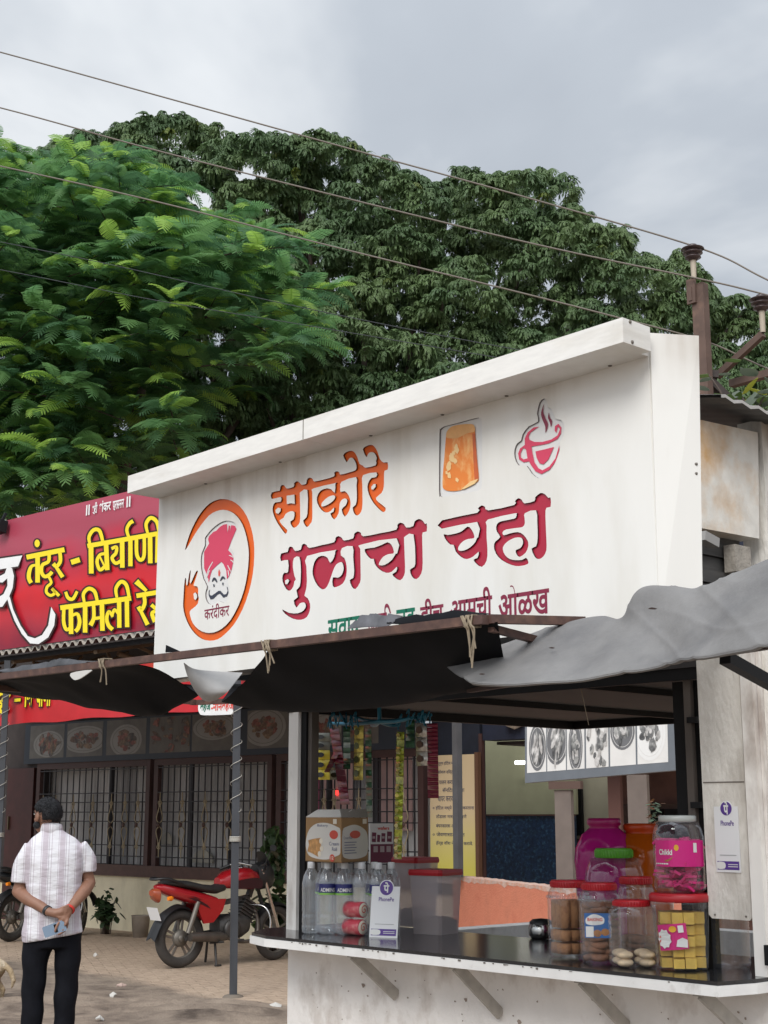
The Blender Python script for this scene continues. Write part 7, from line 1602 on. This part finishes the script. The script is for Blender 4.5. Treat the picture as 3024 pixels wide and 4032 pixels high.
def tw(d):
    def f(u, v):
        u2, v2 = u*math.cos(tl)-v*math.sin(tl), u*math.sin(tl)+v*math.cos(tl); a = (u2-.032)/.088; return bp_+(dv_*math.cos(a)+sv_*math.sin(a))*(.0835+.05*(v2+.105)*.9*.9+d+.002)+Vector((0, 0, .105+v2))
    return f
m = MB()
for i in range(8): u0 = -.05+.1*i/8; m.plate([[(u0, -.04), (u0+.0125, -.04), (u0+.0125, .04), (u0, .04)]], tw(0), (0, 0, 0))
m.use(1).plate([[(-.024+(.021+.004*(k % 2))*math.cos(k*.35), -.004+(.026+.005*(k % 2))*math.sin(k*.35)) for k in range(18)]], tw(.0045), (0, 0, 0)); m.plate([[(.024, .012), (.040, .012), (.040, .034), (.024, .034)]], tw(.0045), (0, 0, 0)); m.plate([[(.012, -.03), (.046, -.036), (.048, -.012), (.034, -.004), (.018, -.01)]], tw(.0045), (0, 0, 0))
m.use(2); text(m, 'soft', tw(.0065)(-.040, .0), sv_*.03, Vector((0, 0, .010)), .03); text(m, 'sweet', tw(.0065)(-.042, -.014), sv_*.034, Vector((0, 0, .010)), .03); m.use(3).plate([[(.008+.012*math.cos(t), .024+.01*math.sin(t)) for t in np.linspace(0, 5.8, 10)]], tw(.005), (0, 0, 0))
m.build('label', [mat('label_pink', (.58, .025, .19), .4), LABW, REDI, mat('gold_print', (.7, .38, .03), .4)], bt)
# chikki jar standing on the tub
cp_ = Vector((bp_.x, bp_.y+.002, bp_.z+.2385))
ck, pk_, rzk = jar(0, 0, .078, .250, 'open tall clear jar of pink snack packets standing on the red lidded tub', None, None, p=cp_, neck=.16, sq=.35)
m = MB(); m.lathe([(.058, .226), (.062, .229), (.062, .244), (.056, .248), (.056, .232)], cp_, 28); m.build('neck_ring', mat('neck_clear', (.45, .47, .45), .25), ck)
m = MB(); rj = random.Random(12)
for k in range(190):
    a = rj.uniform(0, 6.28); rr = .066*math.sqrt(rj.random()); z = rj.uniform(.012, .17); c_ = cp_+Vector((rr*math.cos(a), rr*math.sin(a), z)); q = Matrix.Rotation(rj.uniform(0, 6.3), 3, 'Z') @ Matrix.Rotation(rj.uniform(-.8, .8), 3, 'X')
    m.obox(c_-q @ Vector((.018, .012, .004)), q @ Vector((.036, 0, 0)), q @ Vector((0, .024, 0)), q @ Vector((0, 0, .008)))
m.build('packets', PKP, ck)
def cw(d):
    return lambda a, v: cp_+(dv_*math.cos(a)+sv_*math.sin(a))*(.0795/(1-.35+.35*max(abs(math.cos(a+math.atan2(dv_.y, dv_.x)-rzk)), abs(math.sin(a+math.atan2(dv_.y, dv_.x)-rzk))))+d+.001)+Vector((0, 0, v))
m = MB()
for i in range(20): a0 = -1.15+2.3*i/20; m.plate([[(a0, .085), (a0+.115, .085), (a0+.115, .168), (a0, .168)]], cw(0), (0, 0, 0))
m.use(1)
vs, fs = font_mesh('Chikki', .03); x0 = min(q.x for q in vs); x1 = max(q.x for q in vs); y0 = min(q.y for q in vs); y1 = max(q.y for q in vs)
m.add([cw(.0012)(-.85+.62*(q.x-x0)/(x1-x0), .122+.018*(q.y-y0)/(y1-y0)) for q in vs], fs)
for i in range(6): a0 = -1.1+.12*i; m.plate([[(a0, .092), (a0+.1, .092), (a0+.1, .096), (a0, .096)]], cw(.001), (0, 0, 0))
m.plate([[(.62, .13), (.78, .13), (.78, .16), (.62, .16)]], cw(.001), (0, 0, 0))
m.use(2).plate([[(-.08+.09*math.cos(t), .145+.010*math.sin(t)) for t in np.linspace(0, 5.8, 10)]], cw(.001), (0, 0, 0)); m.use(3).plate([[(-.6, .104), (-.35, .110), (-.2, .118), (-.3, .106), (-.45, .100)]], cw(.001), (0, 0, 0))
m.build('label', [mat('label_hot_pink', (.60, .012, .20), .35), LABW, mat('gold_print', (.7, .38, .03), .4), BISC], ck)
# jars further in
g_p = cz_(2430, 3770); g_d = Vector((g_p.x, g_p.y, 0)).normalized(); g_p = g_p+g_d*.30
jar(0, 0, .112, .365, 'wide clear jar with bright green lid behind the front jars', GRNL, None, p=Vector((g_p.x, g_p.y, CT)), sq=.2, lidr=.62, neck=.26, ribs=5)
g_p2 = cz_(2515, 3790); g_p2 = g_p2+Vector((g_p2.x, g_p2.y, 0)).normalized()*.17
jar(0, 0, .060, .275, 'clear jar with red lid squeezed behind the low ribbed jar', REDL, biscuits(BISC2, .3, seed=4), p=Vector((g_p2.x, g_p2.y, CT)), sq=.45)
def bigjar(px, py, dist, r, h, label, bodym, neckm):
    q = cz_(px, py); q = q+Vector((q.x, q.y, 0)).normalized()*dist; p = Vector((q.x, q.y, CT)); t_ = thing('jar', p, label, 'jar'); m = MB()
    m.lathe([(0, 0), (r*.8, 0), (r*.93, .02), (r*.95, .07), (r*.90, .085), (r*.95, .10), (r*.95, .16), (r*.90, .175), (r*.96, .19), (r*.97, h*.60), (r, h*.66), (r*.96, h*.76), (r*.74, h*.87), (r*.50, h*.92)], p, 32); m.build('jar_body', bodym, t_)
    m = MB(); m.lathe([(r*.50, h*.915), (r*.48, h*.935), (r*.55, h*.95), (r*.55, h*.985), (r*.50, h), (r*.42, h), (r*.42, h*.95)], p, 28); m.build('neck', neckm, t_)
bigjar(2395, 3780, .52, .118, .475, 'large magenta plastic jar behind the green lidded jar', MAG, MGD)
bigjar(2540, 3790, .60, .12, .455, 'large orange plastic jar behind the pink snack jar', ORJ, mat('orange_neck', (.55, .06, .008), .3))
jr = cz_(2850, 3818); jar(0, 0, .060, .23, 'dim ribbed clear jar in the gap under the side board', None, None, p=Vector((jr.x-.01, jr.y+.06, CT)), sq=.2, ribs=10)
# steel pot and shallow pan
pp_ = cz_(2112, 3696); pt_ = thing('steel_pot', (pp_.x, pp_.y+.03, CT), 'small round steel pot with black lid left of the jars', 'pot'); q = (pp_.x, pp_.y+.03, CT)
m = MB(); m.lathe([(0, 0), (.040, 0), (.050, .012), (.052, .035), (.046, .056), (.044, .058)], q, 24); m.build('pot_body', mat('steel', (.5, .49, .47), .22, metal=1), pt_); m = MB(); m.lathe([(.047, .056), (.047, .064), (.035, .074), (0, .078)], q, 24); m.build('lid', BLK, pt_)
m = MB(); q = cz_(2150, 3745); m.lathe([(0, .003), (.05, .0), (.068, .014), (.07, .014), (.052, -.0005), (0, .0005)], (q.x+.05, q.y+.12, CT+.001), 24); tag(m.build('steel_plate', MATS['steel']), 'small steel plate partly hidden behind the leftmost jar', 'plate')
# green sprig in a vase beyond
vp = onD(2572, 3160, 9.6)
leafy('leaf_garland', 'faded green and orange garland hanging in the veranda above the orange jar', 'garland', (vp.x, vp.y, vp.z), lambda r: onD(2572+r.gauss(0, 13), 3200+r.uniform(-40, 45), 9.6+r.uniform(-.1, .1)), 40, .045, [leafmat('garland_green', (.08, .13, .07), (.1, .15, .1), .3), leafmat('garland_orange', (.16, .07, .02), (.14, .06, .03), .3)], 9, (.6, .4, 0), stems=False)
# ================================================================ sachet strips on a blue hanger
BLUEP = mat('blue_hanger', (.012, .17, .27), .45, var=.2)
ZH = lambda x, y, Y: onY(1100+x*.422, 2700+y*.422, Y); HY = 4.22
hb3 = ZH(940, 330, HY); hg = thing('hanger', hb3, 'blue plastic hanger with drooping pegs under the stall roof', 'hanger')
m = MB(); m.tube([ZH(930, 120, HY), ZH(935, 330, HY)], .009, 8)
for a, c in ((460, 350), (1420, 270), (700, 290), (1230, 300), (860, 370), (1120, 370)): m.tube(smooth2([ZH(935, 335, HY), ZH((935+a)/2, (335+c)/2+14, HY+(.08 if a % 3 else -.06)), ZH(a, c, HY+(.12 if a % 3 else -.08))], 4), [.011, .009, .009, .009, .009, .008, .008, .007, .007], 7)
rj = random.Random(3)
for k in range(34):
    x = rj.choice((470, 500, 560, 620, 680, 1120, 1180, 1240, 1290, 1340, 1380, 1410)); p = ZH(x+rj.uniform(-18, 18), 310+rj.uniform(-30, 40)-(25 if x > 1150 else 0), HY+rj.uniform(-.06, .06)); m.tube(smooth2([p, p+Vector((rj.uniform(-.02, .02), 0, .02)), p+Vector((rj.uniform(-.03, .03), 0, -.03))], 3), .0035, 5)
m.build('hanger_frame', BLUEP, hg)
def strip(label, x0, x1, y0, y1, n, mats, dx=0.0, d=0.0, twist=.15, w2=None, seed=1):
    t_p = ZH((x0+x1)/2, y0, HY+d); t_ = thing('sachet_strip', t_p, label, 'sachets'); r = random.Random(seed)
    for k in range(n):
        ya, yb = y0+(y1-y0)*k/n, y0+(y1-y0)*(k+.97)/n; s_ = dx*k/n; sb_ = dx*(k+1)/n; tw_ = r.uniform(-twist, twist); m = MB()
        A, B_, C_, D2 = ZH(x0+s_, ya, HY+d-tw_*.08), ZH(x1+s_, ya, HY+d+tw_*.08), ZH(x1+sb_, yb, HY+d+tw_*.08), ZH(x0+sb_, yb, HY+d-tw_*.08); g = []
        for i in range(5):
            row = []
            for j in range(5):
                u, v = j/4, i/4; p = (A*(1-u)+B_*u)*(1-v)+(D2*(1-u)+C_*u)*v; b_ = .012*math.sin(math.pi*u)*math.sin(math.pi*v)*(1 if x1-x0 > 60 else .6); row.append(p+Vector((0, -b_, 0)))
            g.append(row)
        vs = [p for r_ in g for p in r_]; f = [(i*5+j, i*5+j+1, i*5+6+j, i*5+5+j) for i in range(4) for j in range(4)]; m.add(vs, f, True); m.add([p+Vector((0, .010*math.sin(math.pi*(q % 5)/4)*math.sin(math.pi*(q//5)/4)+.0015, 0)) for q, p in enumerate(vs)], [tuple(reversed(q)) for q in f], True)
        if len(mats) > 1:
            c_ = (A+C_)/2; m.use(1); ex_ = (B_-A)*.27; ez_ = (A-D2)*.27; m.plate([[(math.cos(t), math.sin(t)) for t in np.linspace(0, 5.7, 9)]], lambda u, v: c_+ex_*u+ez_*v+Vector((0, -.0135, 0)), (0, 0, 0))
        m.build('sachet', mats if len(mats) > 1 else mats[0], t_)
GOLD = mat('gold_foil', (.66, .56, .14), .28, metal=.55, var=.3, vs=40); SILV = mat('silver_foil', (.55, .52, .47), .25, metal=.6, var=.35, vs=45); WINE = mat('wine_foil', (.24, .02, .05), .35, var=.3, vs=40); DGRN = mat('green_foil', (.045, .15, .075), .3, metal=.3, var=.4, vs=40); LIME = mat('lime_foil', (.42, .48, .05), .25, metal=.45, var=.45, vs=60); YELF = mat('yellow_foil', (.72, .58, .03), .35, var=.2); BRNF = mat('snack_brown', (.10, .05, .03), .6)
strip('grey and black sachet strip, leftmost on the blue hanger', 335, 470, 440, 600, 2, [mat('grey_foil', (.17, .17, .13), .4, var=.3), BLK], 0, .02, seed=1)
strip('yellow and black sachet strip hanging below the leftmost grey ones', 335, 470, 600, 880, 3, [YELF, BLK], 0, .02, seed=2)
strip('short grey sachet strip beside the yellow one, low on the left', 470, 590, 700, 880, 2, [mat('grey_foil', (.17, .17, .13), .4, var=.3), BLK], 0, .05, seed=3)
strip('long twisted wine red sachet strip, second from the left', 470, 555, 400, 1110, 13, [WINE], 100, -.02, .9, seed=4)
strip('wine red strip end curling left over the yellow sachets', 500, 550, 640, 810, 4, [WINE], -85, -.03, .7, seed=14)
strip('dark green sachet strip hanging left of the golden one', 595, 660, 380, 780, 8, [DGRN], 0, .0, .8, seed=5)
strip('shiny golden sachet strip near the middle of the blue hanger', 700, 785, 370, 885, 4, [GOLD, mat('foil_dark', (.10, .11, .04), .3, metal=.4)], -6, -.03, seed=6)
strip('thin green and dark sachet strip right of the golden one', 800, 855, 400, 1230, 15, [DGRN], 10, .0, .9, seed=7)
strip('very long lime and gold sachet strip reaching down to the boxes', 1095, 1165, 430, 1620, 17, [LIME, GOLD], -25, -.03, .5, seed=8)
strip('dark green sachet strip behind the long lime one', 1180, 1260, 320, 580, 4, [DGRN], 0, .04, .4, seed=9)
strip('strip of three see-through snack packets with brown contents', 1265, 1372, 350, 750, 3, [SILV, BRNF], 15, -.01, .1, seed=10)
strip('wide dark wine red sachet strip, rightmost on the hanger', 1375, 1475, 350, 1050, 18, [WINE], 10, .0, .3, seed=11)
m = MB(); m.tube([onY(2285, 2700, 4.0), onY(2318, 2855, 4.0)], .0015, 5); tag(m.build('hanging_string', ROPE), 'thin pale string hanging from the stall roof above the menu board', 'string')
